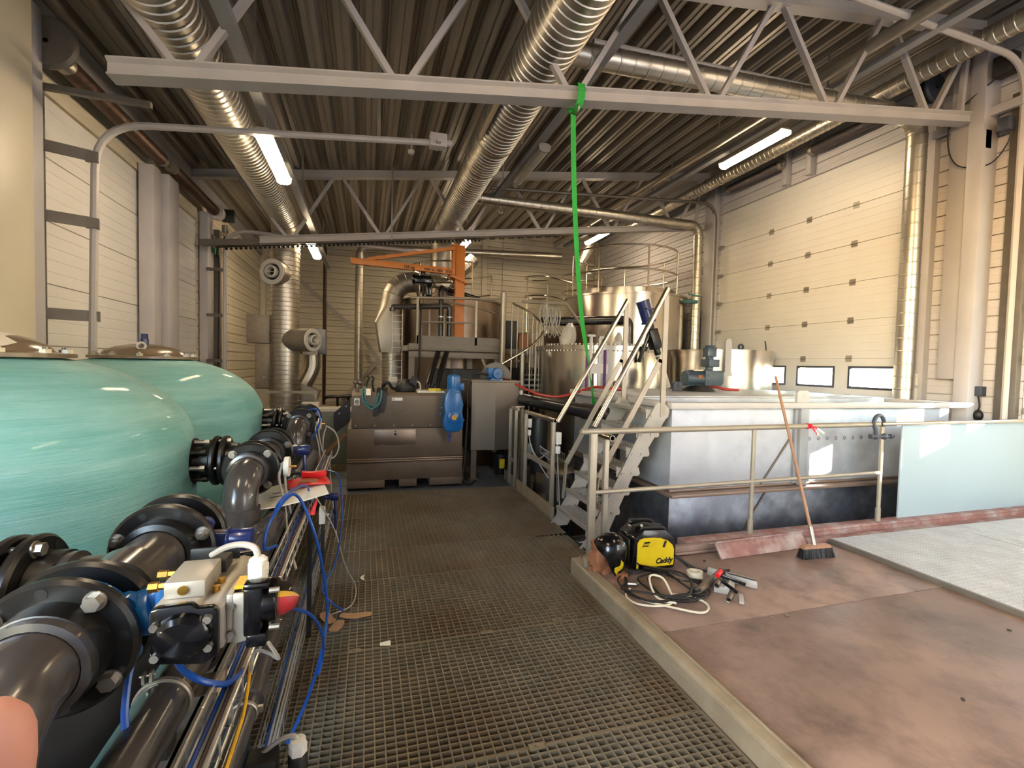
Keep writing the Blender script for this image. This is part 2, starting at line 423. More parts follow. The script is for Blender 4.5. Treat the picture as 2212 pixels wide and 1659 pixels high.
# left wall, door opening Y 5.25..9.62, z 0..4.0
D1a, D1b, D1t = 5.25, 9.62, 4.02
b = B(); b.box((XL - .2, -.6, ZB), (XL - .05, D1a, ZT)); b.box((XL - .2, YF, ZB), (XL - .05, -.6, 1.2)); b.box((XL - .2, YF, 4.2), (XL - .05, -.6, ZT)); b.box((XL - .2, D1b, ZB), (XL - .05, YB, ZT)); b.box((XL - .2, D1a, D1t), (XL - .05, D1b, ZT)); b.box((XL - .2, D1a, ZB), (XL - .05, D1b, -.02))
planks(b, 'x', XL - .05, 1, D1b, YB, -.4, ZT, seams=[11.6]); planks(b, 'x', XL - .05, 1, D1a, D1b, D1t + .02, ZT); planks(b, 'x', XL - .05, 1, -.6, D1a, -.4, ZT); planks(b, 'x', XL - .05, 1, YF, -.6, -.4, 1.2); planks(b, 'x', XL - .05, 1, YF, -.6, 4.2, ZT)
wl = struct('wall_left', b, 'wall', smooth=0)
# right wall, openings for two lifting doors
D2a, D2b, D2t = 4.90, 8.80, 5.04
D3a, D3b, D3t = -.75, 3.62, 5.04
b = B()
for a, c in ((YF, D3a), (D3b, D2a), (D2b, YB)): b.box((XR + .05, a, ZB), (XR + .2, c, ZT)); planks(b, 'x', XR + .05, -1, a, c, -.4, ZT, pitch=.17 if a > 8 else .2)
for a, c in ((D3a, D3b), (D2a, D2b)): b.box((XR + .05, a, D2t), (XR + .2, c, ZT)); planks(b, 'x', XR + .05, -1, a, c, D2t + .02, ZT); b.box((XR + .05, a, ZB), (XR + .2, c, -.02))
wr = struct('wall_right', b, 'wallr', smooth=0)
b = B(); b.box((XL - .2, YB + .05, ZB), (XR + .2, YB + .2, ZT)); planks(b, 'y', YB + .05, -1, XL, XR, -.4, ZT, pitch=.17, seams=[.9, 4.1])
struct('wall_back', b, 'wall', smooth=0)
# front wall behind the viewer with an unseen glazed band added for daylight fill
WX0, WX1, WZ0, WZ1 = 4.4, 7.0, .6, 4.6
b = B(); b.box((XL - .2, YF - .2, ZB), (XR + .2, YF, WZ0)); b.box((XL - .2, YF - .2, WZ1), (XR + .2, YF, ZT)); b.box((XL - .2, YF - .2, WZ0), (WX0, YF, WZ1)); b.box((WX1, YF - .2, WZ0), (XR + .2, YF, WZ1))
struct('wall_front', b, 'wallr', smooth=0)
w = bpy.data.objects.new('added_window_front', None); COL.objects.link(w); w['kind'] = 'structure'; w.location = ((WX0 + WX1) / 2, YF - .1, WZ0); OFF['added_window_front'] = V(w.location)
b = B()
for k in range(5): x = WX0 + (WX1 - WX0 - .06) * k / 4; b.box((x, YF - .14, WZ0), (x + .06, YF - .06, WZ1))
for z in (WZ0, 2.4, WZ1 - .06): b.box((WX0, YF - .139, z), (WX1, YF - .061, z + .06))
obj('window_frame', b, 'steelpaint', w)
b = B(); b.box((WX0, YF - .105, WZ0), (WX1, YF - .095, WZ1)); obj('pane', b, 'glass', w)
w = bpy.data.objects.new('added_window_left', None); COL.objects.link(w); w['kind'] = 'structure'; w.location = (XL - .1, -2.4, 1.2); OFF['added_window_left'] = V(w.location)  # unseen left window added to throw cool daylight on the right wall
b = B()
for y in (YF, -2.43, -.66): b.box((XL - .14, y, 1.2), (XL - .06, y + .06, 4.2))
for z in (1.2, 2.7, 4.14): b.box((XL - .139, YF, z), (XL - .061, -.6, z + .06))
obj('window_frame', b, 'steelpaint', w)
b = B(); b.box((XL - .105, YF, 1.2), (XL - .095, -.6, 4.2)); obj('pane', b, 'glass', w)
# unseen pale ground added outside to bounce daylight into the hall
b = B(); b.box((XR + .25, YF - 14, -.3), (26, 22, -.2)); b.box((-12, YF - 14, -.3), (XR + .25, YF - .25, -.2)); b.box((-16, YF - .25, -.3), (XL - .25, 12, -.2)); struct('ground', b, 'bounce_ground')
# unseen wall added outside to keep the low sun off the front glazing
b = B(); b.box((7.6, YF - 12.5, ZB), (7.9, YF - .2, 8.0)); struct('added_sun_screen', b, 'wallr')
# lower floor
b = B(); b.box((XL - .2, YF - .2, ZB - .1), (XR + .2, YB + .2, ZB)); struct('floor', b, 'concrete')

# ceiling: trapezoidal deck running away from the viewer
def deck():
    b = B(); p = []; x = XL - .3; pitch = .31
    while x < XR + .4:
        p += [(x, 0), (x + .055, 0), (x + .062, .014), (x + .078, .014), (x + .085, 0), (x + .14, 0), (x + .18, .105), (x + .215, .105), (x + .222, .092), (x + .24, .092), (x + .247, .105), (x + pitch - .04, .105)]; x += pitch
    top = [(p[-1][0], .16), (p[0][0], .16)]
    poly = [(u, ZR(u) + v) for u, v in p + top]
    # built as a strip of quads so the folds stay crisp
    ys = (YF - .2, YB + .2); n = len(p)
    lo = [[b.bm.verts.new((u, y, z)) for u, z in poly[:n]] for y in ys]
    hi = [[b.bm.verts.new((u, y, ZR(u) + .2)) for u, v in p] for y in ys]
    for i in range(n - 1):
        b.bm.faces.new((lo[0][i], lo[0][i + 1], lo[1][i + 1], lo[1][i]))
        b.bm.faces.new((hi[0][i], hi[1][i], hi[1][i + 1], hi[0][i + 1]))
        for k in (0, 1): b.bm.faces.new((lo[k][i], hi[k][i], hi[k][i + 1], lo[k][i + 1]))
    for i in (0, n - 1): b.bm.faces.new((lo[0][i], lo[1][i], hi[1][i], hi[0][i]))
    return b
struct('ceiling', deck(), 'roof', smooth=0)

# eaves flashing and wall posts
b = B(); b.bar((XL + .02, YF, ZR(XL) - .1), (XL + .02, YB, ZR(XL) - .1), .1, .26); struct('trim_1', b, 'flash')
b = B(); b.bar((XR - .02, YF, ZR(XR) - .12), (XR - .02, YB, ZR(XR) - .12), .1, .24); struct('trim_2', b, 'flash')
def post(n, x, y, w, d, z0, z1, m='column'):
    b = B(); h = d / 2; t = .012; wv = w / 2     # I-section column
    b.box((x - h, y - wv, z0), (x - h + t, y + wv, z1)); b.box((x + h - t, y - wv, z0), (x + h, y + wv, z1)); b.box((x - h + t, y - .006, z0), (x + h - t, y + .006, z1))
    struct('trim_%d' % n, b, m)
def boxpost(n, x0, x1, y0, y1, z0, z1, m='column'):
    b = B(); b.box((x0, y0, z0), (x1, y1, z1)); struct('trim_%d' % n, b, m, bev=.006)
zl = ZR(XL) - .24
boxpost(3, XL + .01, -2.55, 4.36, 4.80, -.4, ZR(-2.7) - .03, 'wall')
boxpost(4, XL + .01, -2.62, 4.86, 5.06, -.4, zl, 'column')
boxpost(5, XL + .01, -2.70, 5.07, 5.24, -.4, 3.98, 'dark_col')
boxpost(6, XL + .02, -2.66, 7.34, 7.56, -.4, 4.12)
boxpost(7, XL + .02, -2.60, 7.66, 8.02, -.4, 4.12)
boxpost(8, XL + .02, -2.70, 9.66, 10.0, -.4, 4.2)
boxpost(9, XL + .02, -2.62, 10.04, 10.2, -.4, 4.0, 'dark_col')
# right wall posts between the doors
boxpost(10, XR - .12, XR - .01, 4.62, 4.86, -.4, ZR(XR) - .26, 'column')
boxpost(11, XR - .28, XR - .01, 4.0, 4.16, -.4, ZR(XR) - .26, 'column')
boxpost(12, XR - .2, XR - .01, 4.17, 4.40, 1.6, ZR(XR) - .26, 'column')
boxpost(13, XR - .14, XR - .01, 6.52, 6.62, D2t + .03, ZR(XR) - .26, 'column')
boxpost(14, XR - .14, XR - .01, 7.02, 7.12, D2t + .03, ZR(XR) - .26, 'column')
boxpost(15, XR - .16, XR - .01, 8.86, 9.16, -.4, ZR(XR) - .26, 'column')
boxpost(16, XR - .10, XR - .01, 3.64, 3.84, -.4, 5.0, 'dark_col')
boxpost(17, 3.42, 3.58, YB - .08, YB - .01, -.4, ZR(3.4), 'wall')
boxpost(18, XL + .01, XL + .13, YB - .14, YB - .01, -.4, ZR(XL), 'wall')
boxpost(19, XR - .1, XR - .01, YB - .12, YB - .01, -.4, ZR(XR), 'wall')

# ---------------------------------------------------------------- lifting doors
def panel(b, x, sgn, y0, y1, z0, z1, t=.045, ribs=4, holes=()):
    """one door section; ribs are pressed grooves, holes are pane openings"""
    if holes:
        zs0, zs1 = holes[0][2], holes[0][3]
        b.box((x, y0, z0), (x + sgn * t, y1, zs0)); b.box((x, y0, zs1), (x + sgn * t, y1, z1))
        ys = [y0] + [v for h in holes for v in (h[0], h[1])] + [y1]
        for k in range(0, len(ys), 2): b.box((x, ys[k], zs0), (x + sgn * t, ys[k + 1], zs1))
        return
    n = ribs + 1; h = (z1 - z0) / n; pr = [(0, z0)]
    for k in range(n):
        a, c = z0 + k * h, z0 + (k + 1) * h
        pr += [(t - .004 if k else t - .03, a), (t - .004 if k else t - .03, a + (0 if k else .004)), (t, a + .006), (t, c - .006), (t - .004, c)] if k < n - 1 else [(t - .004, a), (t, a + .006), (t, c - .006), (t - .03, c - .004), (t - .03, c)]
    pr.append((0, z1))
    b.prism([(sgn * p, q) for p, q in pr], V((0, y1 - y0, 0)), (x, y0, 0), (1, 0, 0), (0, 0, 1))
def hinge(b, x, sgn, y, z):
    b.box((x, y - .05, z - .05), (x + sgn * .005, y + .05, z - .01)); b.box((x, y - .05, z + .01), (x + sgn * .005, y + .05, z + .05))
    b.cyl((x + sgn * .008, y - .055, z), (x + sgn * .008, y + .055, z), .009, n=8)
def lift_door(n, x, sgn, y0, y1, seams, top, wins=None, hinge_y=(), xm='door'):
    d = bpy.data.objects.new('door_%d' % n, None); COL.objects.link(d); d['kind'] = 'structure'; d.location = (x, (y0 + y1) / 2, seams[0]); OFF[d.name] = V(d.location)
    zs = seams + [top]
    for i, (a, c) in enumerate(zip(zs, zs[1:])):
        b = B(); hs = ()
        if wins and i == wins[0]: hs = [(wa, wb, wins[2], wins[3]) for wa, wb in wins[1]]
        panel(b, x, sgn, y0, y1, a, c, holes=hs)
        po = obj('door_panel', b, xm, d, smooth=0)
        for wa, wb, za, zb in hs:
            f = B()
            for q in (((wa, za - .0), (wb, za + .035)), ((wa, zb - .035), (wb, zb)), ((wa, za + .035), (wa + .035, zb - .035)), ((wb - .035, za + .035), (wb, zb - .035))):
                f.box((x - sgn * .004, q[0][0], q[0][1]), (x + sgn * .056, q[1][0], q[1][1]))
            obj('window_frame', f, 'seal', po, bev=.006)
            g = B(); g.box((x + sgn * .015, wa + .02, za + .02), (x + sgn * .021, wb - .02, zb - .02)); obj('pane', g, 'glass', po)
    for z in seams[1:]:
        for y in hinge_y:
            h = B(); hinge(h, x + sgn * .047, sgn, y, z); obj('hinge', h, 'galvd', d)
    return d
LS = [-.02, .56, 1.14, 1.72, 2.3, 2.88, 3.46]
d1 = lift_door(1, XL - .06, 1, D1a, D1b, LS, D1t)
RS = [-.02, .62, 1.26, 1.88, 2.49, 3.10, 3.71, 4.32]
DW = [(-.22, .50), (.75, 1.47), (1.70, 2.43), (2.67, 3.40)]
RW = [(5.05, 5.78), (6.01, 6.74), (6.97, 7.70), (7.93, 8.66)]
d2 = lift_door(2, XR + .06, -1, D2a, D2b, RS, D2t, (2, RW, 1.40, 1.76), (5.78, 6.62, 7.44))
d3 = lift_door(3, XR + .06, -1, D3a, D3b, RS, D3t, (2, DW, 1.40, 1.76), (.4, 1.4, 2.4))
# roller brackets at the near edge of the right doors
for dd, y in ((d2, D2a + .05), (d3, D3b - .08), (d2, D2b - .04)):
    for z in RS[2:]:
        h = B(); h.box((XR - .01, y - .07, z - .045), (XR - .05, y + .05, z + .03)); h.cyl((XR - .04, y - .02, z), (XR - .04, y - .11, z), .02, n=10)
        obj('roller_bracket', h, 'flash', dd, bev=.004)
# tracks of the doors
def track(name, pts, label, m='dark_col', w=.055, h=.05, group='lifting door tracks', hang=()):
    t = thing(name, label, 'door track', V(pts[0]), group)
    b = B(); P = fillet(pts, .42, 8)
    b.tube(P, .034, n=8); obj('rail', b, m, t)
    return t
t = track('door_track', [(-2.42, 5.33, 1.5), (-2.42, 5.42, 3.78), (.86, 5.3, 4.05)], 'near curved track rising beside the left lifting door and reaching over the walkway', 'steelpaint')
for z in (2.0, 2.85, 3.45):
    b = B(); b.bar((-2.72, 5.2, z), (-2.42, 5.34, z), .01, .1); b.bar((-2.47, 5.35, z), (-2.38, 5.38, z), .07, .09); obj('bracket', b, 'dark_col', t)
b = B(); b.box((.62, 5.24, 3.98), (.8, 5.36, 4.12)); b.box((.68, 5.18, 4.0), (.73, 5.42, 4.03)); obj('end_clamp', b, 'steelpaint', t, bev=.005)
b = B(); b.bar((-2.72, 5.2, 3.94), (-1.9, 5.2, 3.92), .05, .05); obj('top_angle', b, 'dark_col', t)
b = B(); b.bar((.09, 5.35, 4.03), (.09, 5.35, ZR(.09) + .02), .035, .006, up=V((0, 1, 0)))
for k in range(20): b.cyl((.09, 5.343, 4.1 + k * .05), (.09, 5.357, 4.1 + k * .05), .006, n=6)
obj('hanger_strap', b, 'galvd', t)
t = track('door_track', [(-2.42, 9.58, .6), (-2.42, 9.6, 3.92), (.95, 9.6, 3.82)], 'far curved track of the left lifting door in front of the back truss', 'steelpaint')
for z in (1.6, 2.4, 3.2):
    b = B(); b.bar((-2.7, 9.6, z), (-2.42, 9.6, z), .06, .05); obj('bracket', b, 'dark_col', t)
t = track('door_track', [(XR - .1, 4.84, .3), (XR - .1, 4.84, 5.3), (2.3, 4.84, 5.16)], 'track of the right lifting door crossing behind the near truss', 'steelpaint')
t = track('door_track', [(XR - .1, 8.88, .3), (XR - .1, 8.88, 5.3), (2.2, 8.88, 4.98)], 'track at the far edge of the right lifting door', 'dark_col')
t = track('door_track', [(XR - .12, 3.72, .3), (XR - .12, 3.72, 5.32), (2.9, 3.72, 5.44)], 'track of the second right lifting door bending over at the upper right corner', 'steelpaint')
# spring shafts
def spring(y0, y1, x, z, m, label):
    t = thing('torsion_spring', label, 'door spring', (x, (y0 + y1) / 2, z), 'door torsion springs')
    b = B(); pr = []; n = int((y1 - y0) / .02)
    for k in range(n): pr += [(.078, k * .02), (.084, k * .02 + .006), (.084, k * .02 + .014), (.078, k * .02 + .0199)]
    b.lathe([(.03, 0)] + pr + [(.03, y1 - y0)], (x, y0, z), (0, 1, 0), 18); obj('coil', b, m, t)
    b = B()
    for y in (y0 - .03, y1 + .03): b.lathe([(.02, -.05), (.075, -.05), (.085, -.02), (.085, .02), (.06, .05), (.02, .05)], (x, y, z), (0, 1, 0), 18)
    b.cyl((x, y0 - .13, z), (x, y1 + .13, z), .016, n=10); obj('shaft', b, 'galvd', t)
    return t
spring(5.4, 7.45, -2.62, 4.24, 'brownpipe', 'nearer brown spring tube above the left lifting door')
t = spring(7.85, 9.75, -2.62, 4.26, 'brownpipe', 'farther brown spring tube above the left lifting door')
b = B(); b.cyl((-2.62, 9.78, 4.26), (-2.62, 9.95, 4.26), .13); obj('cable_drum', b, 'white', t)
b = B(); b.box((-2.56, 9.95, 4.14), (-2.36, 10.05, 4.36)); obj('drive_unit', b, 'darkbox', t, bev=.01)
spring(5.15, 6.42, XR - .2, 5.42, 'greyspring', 'nearer dark spring tube above the right lifting door')
spring(7.12, 8.35, XR - .2, 5.42, 'greyspring', 'farther dark spring tube above the right lifting door')
for y, lb in ((4.52, 'black cable drum high on the wall beside the right lifting door'),):
    b = B(); b.lathe([(.02, 0), (.17, 0), (.19, .02), (.17, .05), (.1, .06), (.1, .1), (.17, .11), (.15, .16), (.02, .16)], (XR - .3, y, 5.42), (0, 1, 0), 24); solo('cable_drum', b, 'seal', lb, 'cable drum')
b = B(); b.lathe([(.02, 0), (.2, 0), (.22, .03), (.2, .08), (.12, .1), (.12, .16), (.02, .16)], (-2.6, 5.06, 4.26), (0, 1, 0), 24); solo('cable_drum', b, 'dark_col', 'grey cable drum at the top of the left wall behind the post', 'cable drum')
# spring drum and drive of the second right door
t = thing('door_drive', 'dark drive unit and cable drum above the second right lifting door', 'door drive', (XR - .2, 3.4, 5.5))
b = B(); b.cyl((XR - .22, 3.3, 5.5), (XR - .22, 3.5, 5.5), .12); obj('cable_drum', b, 'seal', t)
b = B(); b.box((XR - .3, 3.75, 5.2), (XR - .14, 3.95, 5.44)); obj('motor', b, 'darkbox', t, bev=.02)
b = B(); b.tube(spline([(XR - .25, 3.9, 5.22), (XR - .3, 4.3, 4.95), (XR - .3, 4.36, 4.6), (XR - .28, 4.25, 4.3), (XR - .2, 3.98, 4.22), (XR - .18, 3.82, 4.4), (XR - .18, 3.78, 4.62)]), .008, n=6); obj('power_cable', b, 'black', t)
b = B(); b.box((XR - .24, 3.78, 4.56), (XR - .12, 3.9, 4.72)); b.box((XR - .24, 4.0, 4.42), (XR - .12, 4.12, 4.66)); obj('switch_box', b, 'seal', t, bev=.01)
b = B(); b.bar((XR - .16, 3.7, 4.86), (XR - .16, 4.62, 4.86), .06, .1); obj('cross_rail', b, 'column', t)
# ================================================================ roof steel, ducts, lamps
def truss(y, label, x0=-1.78, x1=7.22):
    zt = lambda x: 4.01 + .131 * (x - .27)       # top of the bottom chord
    zc = lambda x: ZR(x) - .14                    # underside of the top chord
    t = thing('roof_truss', label, 'roof truss', (x0, y, zt(x0)), 'roof trusses')
    pr = [(-.075, -.12), (.075, -.12), (.075, -.108), (.055, -.1), (.05, -.03), (.085, -.012), (.085, 0), (-.085, 0), (-.085, -.012), (-.05, -.03), (-.055, -.1), (-.075, -.108)]
    b = B(); b.loops([[V((x, y + u, zt(x) + v)) for u, v in pr] for x in (x0, x1)]); obj('bottom_chord', b, 'steelpaint', t, smooth=0)
    b = B(); b.loops([[V((x, y + u, zc(x) + v)) for u, v in [(-.07, 0), (.07, 0), (.07, .012), (.05, .02), (.05, .135), (-.05, .135), (-.05, .02), (-.07, .012)]] for x in (XL + .05, XR - .05)]); obj('top_chord', b, 'steelpaint', t, smooth=0)
    xb = [-1.31 + 1.558 * k for k in range(6)]
    for k, x in enumerate(xb):
        for s in (-1, 1):
            xt = x + s * .70
            p, q = V((x + s * .06, y, zt(x + s * .06) - .01)), V((xt, y, zc(xt) + .01))
            if k == 0 and s < 0: q = V((-2.1, y, zc(-2.1) + .01))
            b = B(); b.bar(p, q, .06, .05); obj('diagonal', b, 'steelpaint', t)
    b = B(); b.bar((7.02, y, zt(7.02)), (7.1, y, zc(7.1)), .06, .05); obj('end_post', b, 'steelpaint', t)
    return t
truss(4.2, 'near white steel roof truss with the green strap hung on it')
truss(9.2, 'far white steel roof truss in front of the lit back bay')

def duct(b, p, q, r, pitch=.1, ridge=.006, n=28, cap=False):
    p, q = V(p), V(q); L = (q - p).length; pr = []; h = 0
    while h < L - pitch:
        pr += [(r, h), (r, h + pitch - .022), (r + ridge, h + pitch - .016), (r + ridge, h + pitch - .006)]; h += pitch
    pr += [(r, h), (r, L)]
    if cap: pr = [(.001, 0)] + pr + [(.001, L)]
    b.lathe(pr, p, q - p, n); return b
def elbow(b, c, r, rb, a0, a1, ex, ey, seg=5, n=28, ridge=.007):
    """lobster-back bend: bend radius rb about centre c in plane ex,ey"""
    c, ex, ey = V(c), V(ex), V(ey); ez = ex.cross(ey)
    rings = []
    for k in range(seg + 1):
        a = a0 + (a1 - a0) * k / seg
        for e, rr in ((-.03, r), (0, r + ridge), (.03, r)):
            aa = a + e * .35
            o = ex * math.cos(aa) + ey * math.sin(aa)
            rings.append([c + o * (rb + rr * math.cos(2 * PI * j / n)) + ez * (rr * math.sin(2 * PI * j / n)) for j in range(n)])
    b.loops(rings, cap0=False, cap1=False); return b
# left main duct: along the roof then down beside the back bay
t = thing('ventilation_duct', 'left spiral duct under the roof that turns down into a thick upright', 'duct', (-1.47, YF, 4.3))
b = B(); duct(b, (-1.47, YF + .02, 4.3), (-1.5, 9.54, 4.3), .232, .09, .010); obj('duct_run', b, 'galv', t)
b = B(); elbow(b, (-1.5, 9.54, 3.86), .235, .44, PI / 2, 0, (0, 1, 0), (0, 0, 1)); obj('elbow', b, 'galvd', t)
b = B(); duct(b, (-1.5, 9.98, .02), (-1.5, 9.98, 3.86), .25, .085, .014); obj('upright', b, 'galv', t)
b = B(); b.lathe([(.262, 0), (.275, .01), (.275, .04), (.262, .05)], (-1.5, 9.98, 3.8), n=28); obj('clamp_band', b, 'galvd', t)
def inlet(o, d, L, r, nm, part):
    """round side inlet with a white two-ring air valve"""
    o, d = V(o), V(d).normalized()
    b = B(); b.lathe([(r * 1.18, -.26), (r * 1.18, -.24), (r, -.2), (r, L)], o, d, 28); obj('branch_collar', b, 'galvd', t)
    b = B(); b.ring(o + d * L, d, r * 1.0, r * .66, .03, 28, .008)
    b.lathe([(r * .66, 0), (r * .6, -.05), (.02, -.06)], o + d * L, d, 28)
    v = obj('air_valve', b, 'white', t)
    b = B(); b.lathe([(.001, -.05), (r * .655, -.045), (r * .655, -.035), (.001, -.04)], o + d * L, d, 28); obj('dark_throat', b, 'darkbox', v)
    b = B(); b.lathe([(r * .30, -.04), (r * .46, -.02), (r * .47, .07), (r * .40, .085), (r * .34, .07), (r * .30, .0)], o + d * L, d, 28, closed_prof=True); b.bar(o + d * (L + .03) - V((r * .36, 0, 0)), o + d * (L + .03) + V((r * .36, 0, 0)), .012, .012); obj('inner_ring', b, 'white', v)
inlet((-1.62, 9.76, 3.24), (-.42, -1, 0), .12, .235, 'a', 'a')
inlet((-1.34, 9.86, 2.02), (.78, -.62, 0), .46, .215, 'b', 'b')
# thick middle duct
t = thing('ventilation_duct', 'thick spiral duct down the middle of the roof', 'duct', (1.6, YF, 4.66))
b = B(); duct(b, (1.6, YF + .02, 4.66), (1.6, 7.0, 4.66), .262, .09, .010); obj('duct_run', b, 'galv', t)
b = B(); duct(b, (1.6, 7.06, 4.66), (1.6, 10.6, 4.60), .247, .09, .010); obj('duct_end_run', b, 'galv', t)
b = B(); b.lathe([(.266, 0), (.272, .02), (.256, .08)], (1.6, 6.99, 4.66), (0, 1, 0), 28); obj('joint_band', b, 'galvd', t)
b = B(); elbow(b, (1.6, 10.6, 4.2), .25, .40, PI / 2, 0, (0, 1, 0), (0, 0, 1)); b.lathe([(.25, 0), (.25, -.5), (.20, -.62)], (1.6, 11.0, 4.2), (0, 0, 1), 28); obj('elbow', b, 'galvd', t)
for y in (6.2, 9.9):
    b = B(); b.bar((1.95, y, 4.6), (1.95, y, ZR(1.95)), .03, .004); b.lathe([(.27, -.02), (.275, -.02), (.275, .02), (.27, .02)], (1.6, y, 4.65), (0, 1, 0), 28, closed_prof=True); b.bar((1.86, y, 4.66), (1.96, y, 4.66), .03, .01); obj('hanger', b, 'galvd', t)
# cross duct near: from the middle duct to the right wall, then down
t = thing('branch_duct', 'bright cross duct behind the near truss that drops down the right wall', 'duct', (1.7, 4.72, 5.1))
b = B(); duct(b, (1.86, 4.72, 4.9), (6.75, 4.66, 5.06), .115, .17, .004, 24); obj('duct_run', b, 'galv', t)
b = B(); elbow(b, (6.75, 4.66, 4.82), .115, .24, PI / 2, 0, (1, 0, 0), (0, 0, 1)); obj('elbow', b, 'galvd', t)
b = B(); duct(b, (6.99, 4.66, .1), (6.99, 4.66, 4.82), .115, .17, .004, 24); obj('downpipe', b, 'galv', t)
t = thing('branch_duct', 'slim cross duct before the far truss ending in a wall downpipe', 'duct', (1.7, 8.98, 4.9))
b = B(); duct(b, (1.87, 8.98, 4.8), (6.72, 8.98, 4.80), .1, .17, .004, 24); obj('duct_run', b, 'galv', t)
b = B(); elbow(b, (6.72, 8.98, 4.58), .1, .22, PI / 2, 0, (1, 0, 0), (0, 0, 1)); obj('elbow', b, 'galvd', t)
b = B(); duct(b, (6.94, 8.98, .1), (6.94, 8.98, 4.58), .1, .17, .004, 24); obj('downpipe', b, 'galv', t)
# duct along the right eaves
t = thing('ventilation_duct', 'ribbed duct along the top of the right wall behind the lamp', 'duct', (6.5, YF, 5.4))
b = B(); duct(b, (6.62, YF + .02, 5.5), (6.62, 11.9, 5.38), .11, .09, .006, 20); obj('duct_run', b, 'galv', t)
t = thing('cable_tube', 'smooth grey service tube under the roof left of the right lamp', 'pipe', (5.35, YF, 5.45))
b = B(); b.cyl((5.42, YF + .02, 5.36), (5.42, 13.6, 5.34), .075, n=16); obj('tube', b, 'galvd', t)
for y in (2, 6.6, 11):
    b = B(); b.bar((5.42, y, 5.36), (5.42, y, ZR(5.42)), .02, .004); obj('hanger', b, 'galvd', t)
# slotted lamp rails
def lamp_rail(x, z, label):
    t = thing('lamp_rail', label, 'lamp rail', (x, YF, z), 'slotted lamp rails')
    b = B(); b.box((x - .055, YF + .02, z - .012), (x + .055, 13.8, z)); b.box((x - .055, YF + .02, z), (x - .048, 13.8, z + .05)); b.box((x + .048, YF + .02, z), (x + .055, 13.8, z + .05)); obj('rail', b, 'flash', t)
    for y in (1.0, 5.0, 8.4, 12.2):
        b = B(); b.bar((x, y, z), (x, y, ZR(x)), .03, .005); obj('hanger', b, 'galvd', t)
lamp_rail(-1.02, 4.12, 'slotted lamp rail beside the left spiral duct')
lamp_rail(2.3, 4.82, 'slotted lamp rail right of the thick middle duct')
lamp_rail(5.8, 5.34, 'slotted lamp rail in front of the ribbed right duct')
def lamp(x, y0, z, lit, label, rot=0):
    t = thing('ceiling_lamp', label, 'ceiling lamp', (0, 0, 0), 'fluorescent batten lamps')
    L = 1.27
    b = B(); b.prism([(-.06, .03), (.06, .03), (.085, .055), (.085, .075), (.05, .1), (-.05, .1), (-.085, .075), (-.085, .055)], V((0, L, 0)), (0, 0, 0), (1, 0, 0), (0, 0, 1)); obj('housing', b, 'lampbody', t, bev=.004)
    b = B(); b.prism([(-.082, .054), (-.075, .01), (-.04, -.015), (.04, -.015), (.075, .01), (.082, .054)], V((0, L - .02, 0)), (0, .01, 0), (1, 0, 0), (0, 0, 1)); obj('diffuser', b, 'lamp' if lit else 'lampoff', t, bev=.004)
    for e in (-.004, L - .026):
        b = B(); b.prism([(-.088, .06), (-.08, .005), (-.042, -.02), (.042, -.02), (.08, .005), (.088, .06)], V((0, .03, 0)), (0, e, 0), (1, 0, 0), (0, 0, 1)); obj('end_cap', b, 'lampbody' if not lit else 'lamp', t)
    for e in (.15, L - .15):
        b = B(); b.cyl((0, e, .1), (0, e, .27), .006, n=6); obj('hook', b, 'galvd', t)
    t.location = (x, y0, z); return t
lamp(-1.02, 5.36, 3.85, True, 'lit lamp hanging beside the left spiral duct')
lamp(-1.06, 9.92, 3.85, True, 'small lit lamp seen below the far truss at left')
lamp(2.26, 6.16, 4.55, False, 'unlit grey lamp right of the thick middle duct')
lamp(2.26, 11.36, 4.55, True, 'lit lamp seen end on above the orange crane column')
lamp(5.74, 5.58, 5.07, True, 'long lit lamp in front of the right lifting door')
lamp(5.84, 11.0, 5.07, True, 'lit lamp over the round railing of the large steel tank')
lamp(-1.02, .1, 3.85, True, 'unseen lit lamp added as fill over the viewer at left')  # unseen fill lamps added overhead where the lamp rows continue
lamp(2.26, .2, 4.55, True, 'unseen lit lamp added as fill over the viewer in the middle')
lamp(5.74, .2, 5.07, True, 'unseen lit lamp added as fill over the viewer at right')
# smoke detectors and eye bolts under the deck
for x, y in ((.62, 7.7), (2.95, 10.9)):
    b = B(); b.lathe([(.001, -.06), (.04, -.055), (.05, -.03), (.055, 0), (.001, 0)], (x, y, ZR(x) - .25)); b.cyl((x, y, ZR(x) - .25), (x, y, ZR(x)), .012, n=8)
    solo('smoke_detector', b, 'white', 'white smoke detector under the roof %s' % ('left of the middle duct' if x < 1 else 'beyond the far truss'), 'smoke detector')
# perforated threaded hangers
for x, y, z0, lb in ((3.35, 4.9, 4.9, 'slotted hanger strip between truss and roof near the cross duct'), (.4, 9.0, 3.86, 'thin hanger rod dropping to the far door track'), (5.0, 10.4, 4.95, 'thin hanger rod at the far end of the roof')):
    b = B(); b.bar((x, y, z0), (x, y, ZR(x)), .03, .005); solo('hanger_rod', b, 'galvd', lb, 'hanger rod')
# yellowish cover plate on the middle duct
b = B(); b.bar((1.33, 4.75, 4.5), (1.33, 6.0, 4.5), .02, .09); solo('cable_trunking', b, 'boardbox', 'cream trunking fixed along the left side of the thick middle duct', 'trunking')
